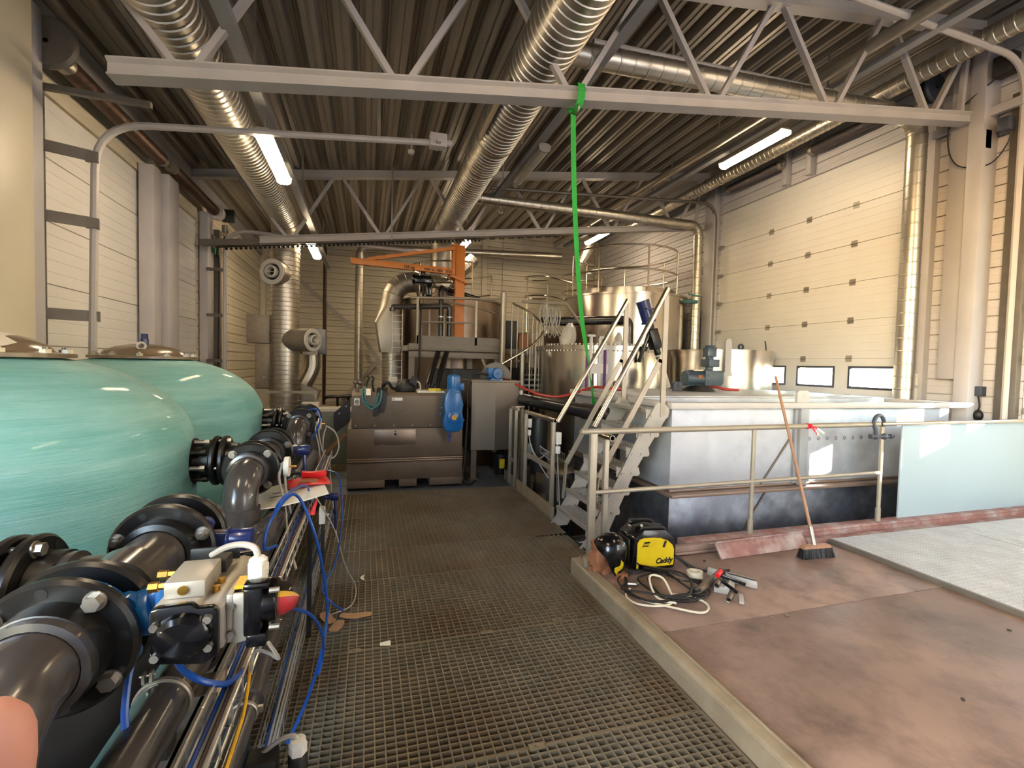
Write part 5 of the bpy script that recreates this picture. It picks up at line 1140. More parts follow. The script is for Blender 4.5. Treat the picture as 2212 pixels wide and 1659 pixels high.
b = B(); b.lathe([(.012, 0), (.022, 0), (.022, .002), (.012, .002)], (-.117, 6.314, 1.135), (0, -1, 0), 18, closed_prof=True); b.box((-.14, 6.311, 1.1), (-.095, 6.314, 1.106)); b.box((-.122, 6.311, 1.162), (-.112, 6.314, 1.17)); b.box((-.126, 6.3115, 1.131), (-.108, 6.314, 1.139)); obj('label_symbol', b, 'ink', t)
b = B(); b.box((.31, 6.314, 1.15), (.445, 6.319, 1.19)); obj('maker_plate', b, 'paper', t)
b = B(); b.prism([(.318, 1.158), (.345, 1.158), (.335, 1.182), (.325, 1.182)], V((0, -.002, 0)), (0, 6.314, 0)); obj('plate_symbol', b, 'flash', t)
b = B(); b.prism([(-.40, .98), (-.20, 1.17), (-.2, .88), (-.26, .82), (-.36, .74), (-.395, .80)], V((0, .02, 0)), (0, 6.42, 0)); obj('bracket_plate', b, 'black', t)
for x, z in ((-.25, 1.07), (-.33, .98)):
    b = B(); b.cyl((x, 6.42, z), (x, 6.408, z), .012, n=6); obj('bolt', b, 'bolt', t)
# gearbox on its face
t = thing('gear_motor', 'bright blue upright gear motor on the face of the brown box', 'gear motor', (1.08, 6.2, .8))
GX0, GY = 1.085, 6.2
b = B(); b.prism([(-.09, -.36), (.08, -.36), (.125, -.31), (.135, -.2), (.115, -.12), (.125, .0), (.10, .12), (.06, .2), (-.06, .2), (-.10, .12), (-.125, .0), (-.11, -.12), (-.135, -.24), (-.12, -.31)], V((0, .18, 0)), (GX0, GY - .07, 1.12), (1, 0, 0), (0, 0, 1)); obj('gear_housing', b, 'blue', t, bev=.014, smooth=25)
b = B(); b.lathe([(.001, 0), (.085, 0), (.088, .01), (.088, .16), (.083, .2), (.06, .22), (.001, .225)], (GX0 + .01, GY + .02, 1.28), (0, 0, 1), 26); b.ring((GX0 + .01, GY + .02, 1.26), (0, 0, 1), .105, .05, .02, 20); obj('motor', b, 'blue', t)
b = B(); b.box((GX0 + .08, GY - .02, 1.30), (GX0 + .14, GY + .06, 1.39)); obj('terminal_box', b, 'blue', t, bev=.008)
b = B(); b.lathe([(.03, 0), (.085, 0), (.085, -.02), (.07, -.03), (.03, -.03)], (GX0, GY - .07, .95), (0, 1, 0), 28)
for k in range(8): a = PI * k / 4; b.bar((GX0 + .08 * math.cos(a), GY - .07, .95 + .08 * math.sin(a)), (GX0 + .15 * math.cos(a), GY - .05, .95 + .15 * math.sin(a)), .02, .03, up=V((0, -1, 0))) if k % 2 else None
obj('hub_flange', b, 'blue', t)
b = B(); b.cyl((GX0, GY - .1, .95), (GX0, GY - .115, .95), .032, n=20); b.ring((GX0, GY - .118, .95), (0, 1, 0), .034, .018, .006, 20); obj('shaft_end', b, 'brass', t)
b = B(); b.bar((GX0 - .06, GY, .78), (GX0 - .03, GY, .68), .04, .05, up=V((0, 1, 0))); b.box((GX0 - .055, GY - .02, .62), (GX0 - .02, GY + .02, .7)); obj('torque_arm', b, 'navy', t)
for sx, z in ((-.13, 1.2), (-.14, 1.06), (-.15, .98), (.13, 1.1), (.14, .9)):
    b = B(); b.cyl((GX0 + sx, GY + .02, z), (GX0 + sx * 1.14, GY + .02, z), .018, n=10); obj('plug', b, 'navy' if sx > 0 else 'blue', t)
# things lying on the mixer box
ZM = 1.25
t = thing('tool_belt', 'black and teal straps thrown over the front edge of the brown box', 'strap', (.05, 6.4, ZM))
b = B(); pts = lambda x, d: [V((x, 6.75, ZM + .03)), V((x + .02, 6.5, ZM + .05)), V((x + .02, 6.33, ZM + .02)), V((x + .01, 6.3, ZM - .06)), V((x + d * .5, 6.3, ZM - d)), ]
for x, L, w in ((.16, .29, .03), (.235, .25, .028)):
    P = spline([(x, 6.7, ZM + .03), (x, 6.45, ZM + .06), (x - .01, 6.32, ZM + .02), (x - .02, 6.3, ZM - .1), (x - .05, 6.295, ZM - L)], 5); b.sheet([[p - V((w, 0, 0)), p + V((w, 0, 0))] for p in P], .006)
obj('black_strap', b, 'black', t)
b = B(); b.tube(spline([(-.02, 6.5, ZM + .05), (-.05, 6.31, ZM + .02), (-.04, 6.29, ZM - .1), (.06, 6.285, ZM - .2), (.16, 6.29, ZM - .12), (.18, 6.32, ZM + .02), (.16, 6.5, ZM + .04)], 6), .012, n=8); b.tube(spline([(.0, 6.5, ZM + .06), (-.02, 6.32, ZM + .03), (.0, 6.29, ZM - .12), (.1, 6.285, ZM - .16), (.14, 6.3, ZM)], 6), .011, n=8); obj('teal_hose', b, 'teal_strap', t)
b = B(); b.sheet([[V((.02 + u, 6.34 - .03 * k, ZM + .05 - .04 * k)) for u in (-.03, .03)] for k in range(3)], .004); obj('white_tag', b, 'paper', t)
t = thing('strap_pile', 'small black buckle strap standing on the brown box', 'strap', (.3, 6.6, ZM))
b = B(); b.tube(spline([(.2, 6.6, ZM + .02), (.22, 6.58, ZM + .1), (.28, 6.56, ZM + .12), (.33, 6.58, ZM + .05), (.42, 6.6, ZM + .04), (.5, 6.6, ZM + .02)], 6), .022, n=8); obj('strap', b, 'black', t)
t = thing('clamp_stand', 'chrome valve piece at the left end of the brown box', 'fitting', (-.12, 6.5, ZM))
b = B(); b.cyl((-.12, 6.5, ZM), (-.12, 6.5, ZM + .1), .02, n=12); b.ball((-.14, 6.5, ZM + .12), .028); b.ball((-.09, 6.5, ZM + .12), .028); b.cyl((-.17, 6.5, ZM + .12), (-.06, 6.5, ZM + .12), .014, n=10); obj('valve', b, 'stainless', t)
b = B(); b.tube([(-.02, 6.55, ZM), (0, 6.55, ZM + .12), (.03, 6.55, ZM + .19), (.0, 6.55, ZM + .2)], .013, n=8); b.tube([(.09, 6.55, ZM), (.07, 6.55, ZM + .1), (.085, 6.55, ZM + .19), (.05, 6.55, ZM + .2)], .013, n=8); obj('spring_clip', b, 'black', t)
t = thing('work_bag', 'black work bag lying on the brown box', 'bag', (.5, 6.6, ZM))
b = B(); rings = []
for z, k in ((0, 1), (.05, 1.12), (.1, 1.0), (.15, .62), (.17, .3)):
    rings.append([V((.50 + k * .13 * math.cos(a) + .05 * z * 3, 6.6 + k * .1 * math.sin(a), ZM + z + .012 * math.sin(3 * a))) for a in (2 * PI * j / 16 for j in range(16))])
b.loops(rings); b.box((.56, 6.5, ZM + .1), (.66, 6.6, ZM + .2), Matrix.Rotation(.5, 3, 'Y')); obj('bag_body', b, 'black', t)
b = B(); b.tube(spline([(.62, 6.52, ZM + .16), (.68, 6.5, ZM + .12), (.69, 6.5, ZM + .04), (.64, 6.5, ZM + .02)], 5), .012, n=8); obj('handle', b, 'cable', t)
b = B(); b.box((.80, 6.45, ZM), (.96, 6.55, ZM + .055)); solo('sponge_block', b, 'yellow', 'pale yellow block on the brown box below the black pipes', 'block', bev=.006)
b = B(); b.box((.64, 6.36, ZM), (1.0, 6.75, ZM + .02)); solo('plastic_board', b, 'white', 'white board lying on the brown box near the gear motor', 'board', bev=.003)
# ---------------------------------------------------------------- steel cabinet right of the box
t = thing('dosing_tank', 'square brushed steel dosing tank on legs right of the brown box', 'tank', (1.75, 6.9, 0))
b = B(); b.prism([(1.42, 6.6), (1.76, 6.56), (2.12, 6.6), (2.12, 7.25), (1.36, 7.25), (1.36, 6.75)], V((0, 0, .98)), (0, 0, .42), (1, 0, 0), (0, 1, 0)); obj('shell', b, 'stainless', t, bev=.008, smooth=8)
b = B(); b.prism([(1.40, 6.58), (1.76, 6.54), (2.14, 6.58), (2.14, 7.27), (1.34, 7.27), (1.34, 6.73)], V((0, 0, .02)), (0, 0, 1.40), (1, 0, 0), (0, 1, 0)); obj('lid', b, 'stainless', t)
for x, y in ((1.47, 6.66), (2.05, 6.66), (1.42, 7.15), (2.05, 7.15)):
    b = B(); b.box((x - .04, y - .04, .0), (x + .04, y + .04, .43)); b.box((x - .07, y - .07, 0), (x + .07, y + .07, .012)); obj('leg', b, 'stainless_d', t)
b = B(); b.box((2.13, 6.55, 1.22), (2.16, 6.62, 1.28)); obj('tag', b, 'paper', t)
t = thing('stirrer_motor', 'round blue motor lying on the steel dosing tank', 'motor', (1.75, 6.75, 1.42))
b = B(); b.lathe([(.001, 0), (.075, 0), (.085, .015), (.085, .05), (.08, .06), (.08, .26), (.001, .27)], (1.80, 6.6, 1.52), (-.25, 1, 0), 26); obj('motor_body', b, 'blue', t)
b = B(); b.lathe([(.001, -.004), (.02, -.004), (.022, 0), (.001, .001)], (1.80, 6.6, 1.52), (-.25, 1, 0), 12); b.box((1.66, 6.62, 1.46), (1.74, 6.74, 1.6)); obj('terminal_box', b, 'blue', t, bev=.01)
b = B(); b.box((1.69, 6.62, 1.42), (1.88, 6.85, 1.44)); b.box((1.72, 6.66, 1.44), (1.85, 6.82, 1.46)); obj('foot', b, 'blue', t)
b = B(); b.lathe([(.001, 0), (.24, 0), (.24, .012), (.001, .012)], (1.86, 6.95, 1.44), (0, 1, 0), 28, a0=0, a1=PI); b.bar((1.72, 6.94, 1.55), (1.64, 6.94, 1.72), .03, .012, up=V((0, 1, 0))); obj('guard_disc', b, 'dark_col', t)
b = B(); b.tube(spline([(1.66, 6.62, 1.5), (1.5, 6.55, 1.52), (1.38, 6.5, 1.46), (1.33, 6.48, 1.3), (1.33, 6.45, .9), (1.30, 6.4, .4), (1.26, 6.36, .1), (1.34, 6.3, .02), (1.45, 6.4, .03)], 6), .018, n=8); obj('supply_cable', b, 'black', t)
b = B(); b.lathe([(.001, 0), (.09, 0), (.1, .02), (.095, .3), (.05, .36), (.02, .38), (.001, .38)], (1.95, 6.9, .003), n=20); t2 = solo('canister', b, 'black', 'black canister with a yellow label under the steel dosing tank', 'canister')
b = B(); b.sheet([[V((1.95 + .101 * math.cos(a), 6.9 + .101 * math.sin(a), z)) for z in (.1, .24)] for a in (-2.0, -1.7, -1.4, -1.2)], .002); o = obj('label', b, 'yellow', None); o.parent = t2; o.matrix_parent_inverse = Matrix.Translation(-t2.location)
# big dark pipe, hoses
t = thing('slurry_pipe', 'big dark pipe running from the steel dosing tank to below the stair', 'pipe', (2.4, 5.6, 1.1))
b = B(); b.cyl((2.15, 6.75, 1.16), (2.56, 4.92, 1.11), .085, n=24); b.cyl((2.50, 5.2, 1.118), (2.58, 4.84, 1.108), .098, n=24); b.tube(fillet([(2.58, 4.84, 1.108), (2.62, 4.72, 1.1), (2.62, 4.72, .5)], .12, 6), .09, n=20); obj('pipe', b, 'pvcd', t)
b = B(); b.tube(spline([(1.95, 6.85, 1.44), (2.12, 6.5, 1.34), (2.3, 6.3, 1.25), (2.55, 6.15, 1.22), (2.75, 5.95, 1.3), (2.86, 5.7, 1.38), (2.95, 5.5, 1.38), (3.2, 5.45, 1.37)], 6), .018, n=8); solo('red_hose', b, 'red', 'red hose sagging over the dark pipe towards the big tank', 'hose')
b = B(); b.tube(spline([(4.7, 5.9, 1.36), (4.85, 5.8, 1.40), (5.0, 5.75, 1.37), (5.2, 5.7, 1.36)], 6), .02, n=8); solo('red_hose', b, 'red', 'short red hose end right of the upright gear motor', 'hose')
for x, lb in ((3.07, 'left purple lifting sling hanging on the bolted steel tank'), (3.36, 'right purple lifting sling hanging on the bolted steel tank')):
    b = B(); b.sheet([[V((x - .022, 6.35, z)), V((x + .022, 6.35, z))] for z in (.4, 1.0, 1.6, 1.9)], .006); solo('lifting_sling', b, 'purple', lb, 'sling', 'purple slings')
t = thing('sight_glass', 'bracketed double sight tube on the front of the bolted steel tank', 'sight tube', (3.22, 6.35, 1))
for x in (3.14, 3.28):
    b = B(); b.box((x - .02, 6.36, .9), (x + .02, 6.39, 2.1)); obj('bar', b, 'steelpaint', t)
b = B(); b.box((3.08, 6.35, 2.09), (3.2, 6.4, 2.12)); b.box((3.26, 6.35, 2.07), (3.38, 6.4, 2.1)); b.box((3.13, 6.35, 1.55), (3.42, 6.37, 1.7)); obj('bracket', b, 'steelpaint', t)
# inclined screw motor
t = thing('screw_conveyor', 'tilted dark motor and white pipe of the screw conveyor behind the stair', 'conveyor', (4.6, 6.3, 1.3))
A0, A1 = V((3.93, 6.3, 2.64)), V((4.42, 6.3, 1.36)); d = (A1 - A0).normalized()
b = B(); b.cyl(A0, A0 + d * .3, .095, .095, 20); b.box(A0 + d * .05 + V((-.03, -.14, -.06)), A0 + d * .2 + V((.09, -.08, .06))); b.ring(A0 + d * .3, d, .11, .04, .03, 20); b.cyl(A0 - d * .01, A0 + d * .02, .1, n=20); obj('motor', b, 'navy', t)
b = B(); b.cyl(A0 + d * .33, A0 + d * .45, .06, n=16); b.bar(A0 + d * .44, A0 + d * .74, .15, .14); b.bar(A0 + d * .5 + V((-.05, 0, 0)), A0 + d * .7 + V((-.22, .1, -.25)), .06, .05); b.cyl(A0 + d * .74, A0 + d * .84, .05, n=14); obj('gearbox', b, 'blackpvc', t, bev=.006)
b = B(); b.cyl(A0 + d * .84, A1, .045, n=16); obj('screw_pipe', b, 'white', t)
b = B(); b.lathe([(.046, -.02), (.055, -.01), (.055, .01), (.046, .02)], A0 + d * .88, d, 16); obj('pipe_clamp', b, 'bolt', t)
# black pipe along the tallest tank
t = thing('overflow_pipe', 'black pipe with elbow crossing in front of the tallest tank', 'pipe', (4.2, 8.3, 2))
b = B(); b.tube(fillet([(3.2, 8.62, 2.5), (3.6, 8.62, 2.52), (5.07, 8.6, 2.62), (5.09, 8.6, 1.3)], .14, 6), .085, n=18); obj('pipe', b, 'pvcd', t)
b = B(); b.lathe([(.086, -.03), (.1, -.02), (.1, .02), (.086, .03)], (4.85, 8.6, 2.605), (1, 0, .07), 18); obj('elbow_collar', b, 'pvcd', t)
# film-wrapped parts
def wrapped(c, s, label, seed):
    t = thing('film_wrapped_unit', label, 'wrapped unit', c); q = random.Random(seed)
    b = B(); rings = []
    for k, (z, r) in enumerate(((0, 1), (.25, 1.1), (.5, .95), (.75, .7), (.95, .3))):
        rings.append([V((c[0] + s * .5 * (r + q.uniform(-.1, .1)) * math.cos(a) + .06 * z, c[1] + s * .4 * (r + q.uniform(-.1, .1)) * math.sin(a), c[2] + z * s * 1.5)) for a in (2 * PI * j / 12 for j in range(12))])
    b.loops(rings); obj('film', b, 'plasticfilm', t, smooth=20)
    b = B(); b.lathe([(.001, 0), (s * .34, 0), (s * .34, s * .3), (s * .2, s * .9), (s * .1, s * 1.1), (.001, s * 1.1)], c, n=16); obj('core', b, 'alu', t)
wrapped((3.0, 6.95, 1.99), .24, 'valve wrapped in clear film at the left of the bolted tank lid', 2)
wrapped((3.86, 6.85, 1.99), .2, 'instrument wrapped in clear film in the middle of the bolted tank lid', 5)
t = thing('cable_bundle', 'hanging bundle of looped grey cables beside the spiral stair', 'cable', (2.85, 7.2, 2.2))
q = random.Random(8)
for k in range(14):
    x = 2.66 + .021 * k + q.uniform(-.02, .02); w = q.uniform(.03, .08); y = 7.2 + q.uniform(-.06, .06); z0 = 2.62 + q.uniform(-.04, .02); h = q.uniform(.3, .5)
    b = B(); b.tube(spline([(x, y, z0), (x + w, y, z0 - .1), (x + w * .8, y, z0 - h * .7), (x + w * .3, y, z0 - h), (x - w * .4, y, z0 - h * .7), (x - w * .6, y, z0 - .12)], 4, closed=True), .006, n=5, closed=True); obj('cable_loop', b, 'cable', t)
b = B(); b.tube([(2.35, 7.25, 2.66), (3.1, 7.25, 2.67), (3.55, 7.5, 2.3)], .025, n=8); obj('carrier_rail', b, 'railpaint', t)
for k in range(4):
    b = B(); x = 2.92 + k * .05; b.tube(spline([(x - .05, 7.2, 2.3), (x, 7.1, 2.15), (x + .02, 7.05, 2.0)], 4), .006, n=5); obj('cable_tail', b, 'cable', t)
# ---------------------------------------------------------------- spiral stair
t = thing('spiral_stair', 'zinc spiral stair with many balusters between the tank rows', 'stair', (2.66, 8.1, -.02))
cx, cy = 2.62, 8.0
P = spline([U(1107, 655, Y=8.5), U(1138, 671, Y=8.46), U(1163, 691, Y=8.28), U(1174, 708, Y=8.05), U(1168, 727, Y=7.82), U(1140, 753, Y=7.62), U(1080, 788, Y=7.55)], 8)
b = B(); b.tube(P, .02, n=10); obj('handrail', b, 'railbright', t)
for k in range(17):
    p = P[int(k / 16 * (len(P) - 1))]
    b = B(); b.cyl((p.x, p.y, max(-.3, p.z - 1.15)), p, .012, n=8); obj('baluster', b, 'stairsteel', t)
for k in range(11):
    p = P[int((k + .5) / 11 * (len(P) - 1))]; q = P[min(len(P) - 1, int((k + 1.4) / 11 * (len(P) - 1)))]; z = p.z - 1.05
    c = V((cx, cy, 0)); b = B(); d0 = V((p.x, p.y, 0)) - c; d1 = V((q.x, q.y, 0)) - c
    b.prism([(cx + d0.x * .1, cy + d0.y * .1), (p.x, p.y), (q.x, q.y), (cx + d1.x * .1, cy + d1.y * .1)], V((0, 0, .035)), (0, 0, z), (1, 0, 0), (0, 1, 0)); obj('tread', b, 'stairsteel', t)
b = B(); b.cyl((cx, cy, -.6), (cx, cy, 1.9), .045, n=16); obj('newel', b, 'galvd', t)
t = thing('landing', 'dark landing with switch boxes left of the spiral stair', 'platform', (2.9, 9.4, 1.7))
b = B(); b.box((2.56, 9.1, 1.86), (3.5, 9.6, 1.97)); obj('deck', b, 'platform', t)
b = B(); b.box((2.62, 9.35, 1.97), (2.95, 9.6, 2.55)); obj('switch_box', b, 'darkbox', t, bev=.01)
b = B(); b.box((2.98, 9.35, 1.97), (3.2, 9.6, 2.3)); obj('pump_case', b, 'kraft', t, bev=.02)
for x in (2.62, 3.44):
    b = B(); b.box((x - .03, 9.2, -.3), (x + .03, 9.26, 1.86)); obj('leg', b, 'platform', t)
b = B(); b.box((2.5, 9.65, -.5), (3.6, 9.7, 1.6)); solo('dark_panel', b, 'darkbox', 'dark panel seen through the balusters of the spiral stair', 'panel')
# ---------------------------------------------------------------- pump pit
for i, (x, y, z, h, lb) in enumerate(((2.13, 5.75, .25, .75, 'black upright pump motor in the pit farther from the stair'), (2.2, 5.15, -.35, .7, 'black upright pump motor in the pit right behind the railing'))):
    t = thing('pit_pump', lb, 'pump', (x, y, ZB), 'pit pumps')
    b = B(); b.lathe([(.001, 0), (.1, 0), (.115, .03), (.115, h - .1), (.1, h - .02), (.001, h)], (x, y, z), n=22); obj('motor', b, 'black', t)
    b = B(); b.box((x - .16, y - .05, z + .2), (x - .1, y + .05, z + .4)); obj('terminal_box', b, 'cabinet', t, bev=.01)
    b = B(); b.cyl((x, y, z - .35), (x, y, z), .09, n=18); b.cyl((x, y, z - .42), (x, y, z - .35), .13, n=18); obj('pump_body', b, 'stainless', t)
    b = B(); b.cyl((x, y, ZB), (x, y, z - .42), .06, n=12); obj('stand', b, 'black', t)
t = thing('cable_basket', 'bent wire cable basket hanging in the pit behind the railing', 'cable basket', (2.1, 5.3, .5))
b = B(); o = V((2.02, 5.0, .56)); ex = V((.06, .55, .0)); 
for u in range(6):
    for zz in (0, .08): p = o + V((.05 * u * .6, 0, zz if u in (0, 5) else 0)); b.cyl(p, p + ex, .004, n=5)
for v in range(9):
    p = o + ex * (v / 8); b.tube([p + V((0, 0, .09)), p, p + V((.15, 0, 0)), p + V((.15, 0, .09))], .004, n=5)
obj('wire_mesh', b, 'zincwire', t)
t = thing('junction_box', 'white junction box with glands on the railing post by the stair', 'junction box', (1.98, 4.78, .8))
b = B(); b.box((1.96, 4.74, .80), (2.02, 4.80, .93)); b.box((1.96, 4.74, .70), (2.01, 4.79, .78)); obj('case', b, 'white', t, bev=.006)
b = B(); b.tube(spline([(1.98, 4.76, .8), (1.97, 4.85, .6), (2.02, 4.95, .52), (2.08, 5.0, .4), (2.1, 5.0, .1)], 5), .007, n=6); b.tube(spline([(1.99, 4.77, .7), (2.02, 4.82, .5), (2.06, 4.86, .2), (2.1, 4.9, -.3)], 5), .007, n=6); obj('cable', b, 'cable', t)
t = thing('junction_box', 'small white junction box on the farther railing post', 'junction box', (1.96, 5.7, .7))
b = B(); b.box((1.96, 5.68, .86), (2.01, 5.73, .97)); b.box((1.96, 5.68, .76), (2.0, 5.72, .83)); obj('case', b, 'white', t, bev=.006)
b = B(); b.tube(spline([(1.98, 5.7, .76), (2.0, 5.66, .62), (2.04, 5.5, .5), (2.1, 5.35, .6)], 5), .008, n=6); b.tube(spline([(1.98, 5.7, .76), (2.02, 5.7, .58), (2.06, 5.5, .42), (2.1, 5.3, .3)], 5), .008, n=6); obj('cable', b, 'cable', t)
b = B(); b.tube(fillet([(1.95, 4.3, -.12), (2.3, 4.3, -.1), (2.5, 3.72, -.1), (2.5, 3.72, -.6)], .12, 5), .07, n=16); solo('pit_pipe', b, 'pvcd', 'glossy dark pipe under the foot of the stair', 'pipe')
b = B(); b.lathe([(.001, ZB), (.3, ZB), (.3, .3), (.001, .32)], (2.35, 5.75, 0), n=32); solo('steel_drum', b, 'stainless_v', 'steel drum standing in the pit behind the pumps', 'drum')
# tap on the far downpipe
b = B(); b.cyl((6.55, 8.86, 3.12), (6.9, 8.9, 3.13), .04, n=12); b.cyl((6.65, 8.86, 3.28), (6.95, 8.88, 3.25), .018, n=8); solo('hose_nozzle', b, 'teal_strap', 'dark green nozzle sticking out beside the far downpipe', 'nozzle')
# wall sockets by the right door
t = thing('wall_socket', 'grey power socket with plug low on the right wall by the second door', 'socket', (XR - .12, 3.98, 1.4))
b = B(); b.box((XR - .16, 3.93, 1.40), (XR - .06, 4.04, 1.52)); obj('box', b, 'seal', t, bev=.01)
b = B(); b.tube(spline([(XR - .12, 3.98, 1.4), (XR - .14, 3.95, 1.28), (XR - .12, 3.98, 1.2)], 5), .01, n=6); b.ball((XR - .12, 3.97, 1.16), .05, 1, 1, 1.4); obj('plug', b, 'black', t)
t = thing('door_switch', 'white push-button boxes beside the right lifting door', 'switch', (XR - .1, 4.80, 1.5))
b = B(); b.box((XR - .16, 4.66, 1.50), (XR - .12, 4.74, 1.66)); b.box((XR - .16, 4.66, 1.28), (XR - .12, 4.74, 1.46)); obj('case', b, 'white', t, bev=.005)
b = B(); b.cyl((XR - .16, 4.70, 1.58), (XR - .17, 4.70, 1.58), .015, n=12); obj('button', b, 'black', t)
# switch gear at the left wall end
t = thing('door_control', 'small wall control with red and green marks at the end of the left wall', 'switch', (-2.6, 9.9, 3.2))
b = B(); b.box((-2.70, 9.86, 3.55), (-2.66, 9.94, 3.85)); obj('case', b, 'cabinet', t)
b = B(); b.box((-2.66, 9.87, 3.66), (-2.64, 9.92, 3.8)); obj('red_mark', b, 'redp', t)
b = B(); b.box((-2.66, 9.87, 3.52), (-2.64, 9.92, 3.62)); obj('green_mark', b, 'green', t)
b = B(); b.cyl((-2.5, 9.95, 3.92), (-2.5, 9.95, 4.06), .06, n=14); b.cyl((-2.5, 9.95, 3.86), (-2.5, 9.95, 3.9), .05, n=14); obj('motor_shaft', b, 'bolt', t)
b = B(); b.tube(spline([(-2.5, 9.95, 3.86), (-2.6, 9.95, 3.7), (-2.64, 9.96, 3.5), (-2.6, 9.96, 3.3), (-2.62, 9.96, 1.2)], 5), .015, n=6); obj('chain_cable', b, 'black', t)
# ================================================================ green pressure vessels and their pipework
def vessel(y, label, clear):
    cx, R = -1.85, .92
    t = thing('pressure_vessel', label, 'tank', (cx, y, -.6), 'green wound vessels')
    pr = [(.3, .02), (.6, .06), (.8, .13), (.89, .22), (R, .34), (R, 1.12)]
    for k in range(1, 25):
        a = k / 24 * PI / 2; r = R * math.cos(a) ** .9
        if r < .3: break
        pr.append((r, 1.12 + .53 * math.sin(a)))
    zt = pr[-1][1]; pr.append((.001, zt + .005))
    b = B(); n = 96; uvl = b.bm.loops.layers.uv.new('UVMap')
    rings = [[b.bm.verts.new((cx + r * math.cos(2 * PI * k / n), y + r * math.sin(2 * PI * k / n), z)) for k in range(n)] for r, z in pr]
    h = [0]
    for (r0, z0), (r1, z1) in zip(pr, pr[1:]): h.append(h[-1] + math.hypot(r1 - r0, z1 - z0))
    for i in range(len(pr) - 1):
        for k in range(n):
            f = b.bm.faces.new((rings[i][k], rings[i][(k + 1) % n], rings[i + 1][(k + 1) % n], rings[i + 1][k]))
            for l, (ii, kk) in zip(f.loops, ((i, k), (i, k + 1), (i + 1, k + 1), (i + 1, k))): l[uvl].uv = (kk / n * 5.8, h[ii])
    obj('wound_shell', b, 'teal', t, smooth=60)
    b = B(); b.lathe([(.001, -.6), (.86, -.6), (.88, .1), (.82, .2), (.001, .2)], (cx, y, 0), n=48); obj('support_ring', b, 'black', t)
    zl = zt + .002
    b = B(); b.lathe([(.30, 0), (.385, 0), (.385, .02), (.36, .024), (.30, .03)], (cx, y, zl), n=48); b.lathe([(.30, .03), (.28, .06), (.2, .10), (.1, .122), (.001, .13)], (cx, y, zl), n=48); lid = obj('lid', b, 'lid', t)
    for k in range(12):
        a = 2 * PI * (k + .5) / 12; p = V((cx + .35 * math.cos(a), y + .35 * math.sin(a), zl + .022)); b = B(); b.cyl(p, p + V((0, 0, .02)), .026, n=6); b.cyl(p, p + V((0, 0, .032)), .012, n=8); obj('bolt', b, 'bolt', lid)
    b = B(); b.lathe([(.02, -.008), (.036, -.008), (.036, .008), (.02, .008)], (cx + .06, y - .22, zl + .105), (.3, -1, .1), 16, closed_prof=True); obj('lifting_eye', b, 'bolt', lid)
    if clear:
        b = B(); b.sheet([[V((cx + .04 + .30 * math.sin(.9 * u) * 1.0, y - .05 + .2 * v, zl + .135 - .10 * u * u - .03 * v * v)) for v in (-1, -.3, .3, 1)] for u in (-.8, -.4, 0, .4, .8)], .003); obj('document_sleeve', b, 'paper', t)
    else:
        b = B(); b.cyl((cx, y, zl + .12), (cx, y, zl + .17), .03, n=12); b.box((cx - .02, y - .02, zl + .17), (cx + .02, y + .02, zl + .215)); obj('vent_plug', b, 'navy', lid)
    return t
vessel(3.0, 'large green wound vessel nearest the viewer with a paper sleeve on its lid', True)
vessel(4.9, 'large green wound vessel behind the nearest one with a plug on its lid', False)

FR, PR = .1425, .08
AX, AZ = -.59, 1.05
def flange(parent, o, d, bolts=True, m='blackpvc', th=.03, holes=True, rot=.9, heads='head', at=(0, 2, 4, 6)):
    """plastic pipe flange with collar; every other hole carries a bolt"""
    o, d = V(o), V(d).normalized(); x, y, _ = frame(d)
    b = B(); b.ring(o, d, FR, PR + .004, th, 44, .008); b.lathe([(PR + .003, 0), (PR + .022, .004), (PR + .019, -.05), (PR + .003, -.055)], o, d, 36)
    fl = obj('flange', b, m, parent)
    for k in range(8):
        a = rot + k * PI / 4; p = o + (x * math.cos(a) + y * math.sin(a)) * .119
        if k in at and bolts:
            h = B(); h.cyl(p - d * .004, p - d * .0, .021, n=16); h.cyl(p - d * .02, p - d * .004, .0165, n=6)
            if heads == 'nut': h.cyl(p - d * .03, p - d * .02, .009, n=10)
            h.cyl(p, p + d * .05, .0095, n=8); obj('bolt', h, 'bolt', fl)
        elif holes:
            h = B(); h.cyl(p - d * .001, p + d * .004, .011, n=14); obj('bolt_hole', h, 'ink', fl)
    return fl
def pipe(parent, pts, r=PR, m='pvc', n=28, name='pipe'):
    b = B(); b.tube(pts, r, n=n); return obj(name, b, m, parent)
def collar(parent, o, d, r=PR, L=.05, m='pvc'):
    b = B(); b.lathe([(r, 0), (r + .012, .004), (r + .012, L - .004), (r, L)], o, d, 32); return obj('socket', b, m, parent)
def valve_body(parent, y, m, axis='y', X=None):
    b = B(); o = V((AX, y, AZ)); b.ring(o, (0, 1, 0), .112, .074, .05, 36, .004)
    for a in (.5, 2.6, 3.7, 5.8): b.cyl(o + V((.113 * math.cos(a), .01, .113 * math.sin(a))), o + V((.113 * math.cos(a), .04, .113 * math.sin(a))), .024, n=12)
    return obj('valve_body', b, m, parent)
def down_elbow(parent, y0, yb, zend, r=PR, R=.13):
    pts = [(AX, y0, AZ), (AX, yb + R, AZ)] + [(AX, yb + R - R * math.sin(a), AZ - R + R * math.cos(a)) for a in (PI / 2 * k / 8 for k in range(1, 9))] + [(AX, yb, zend)]
    pipe(parent, pts, r)

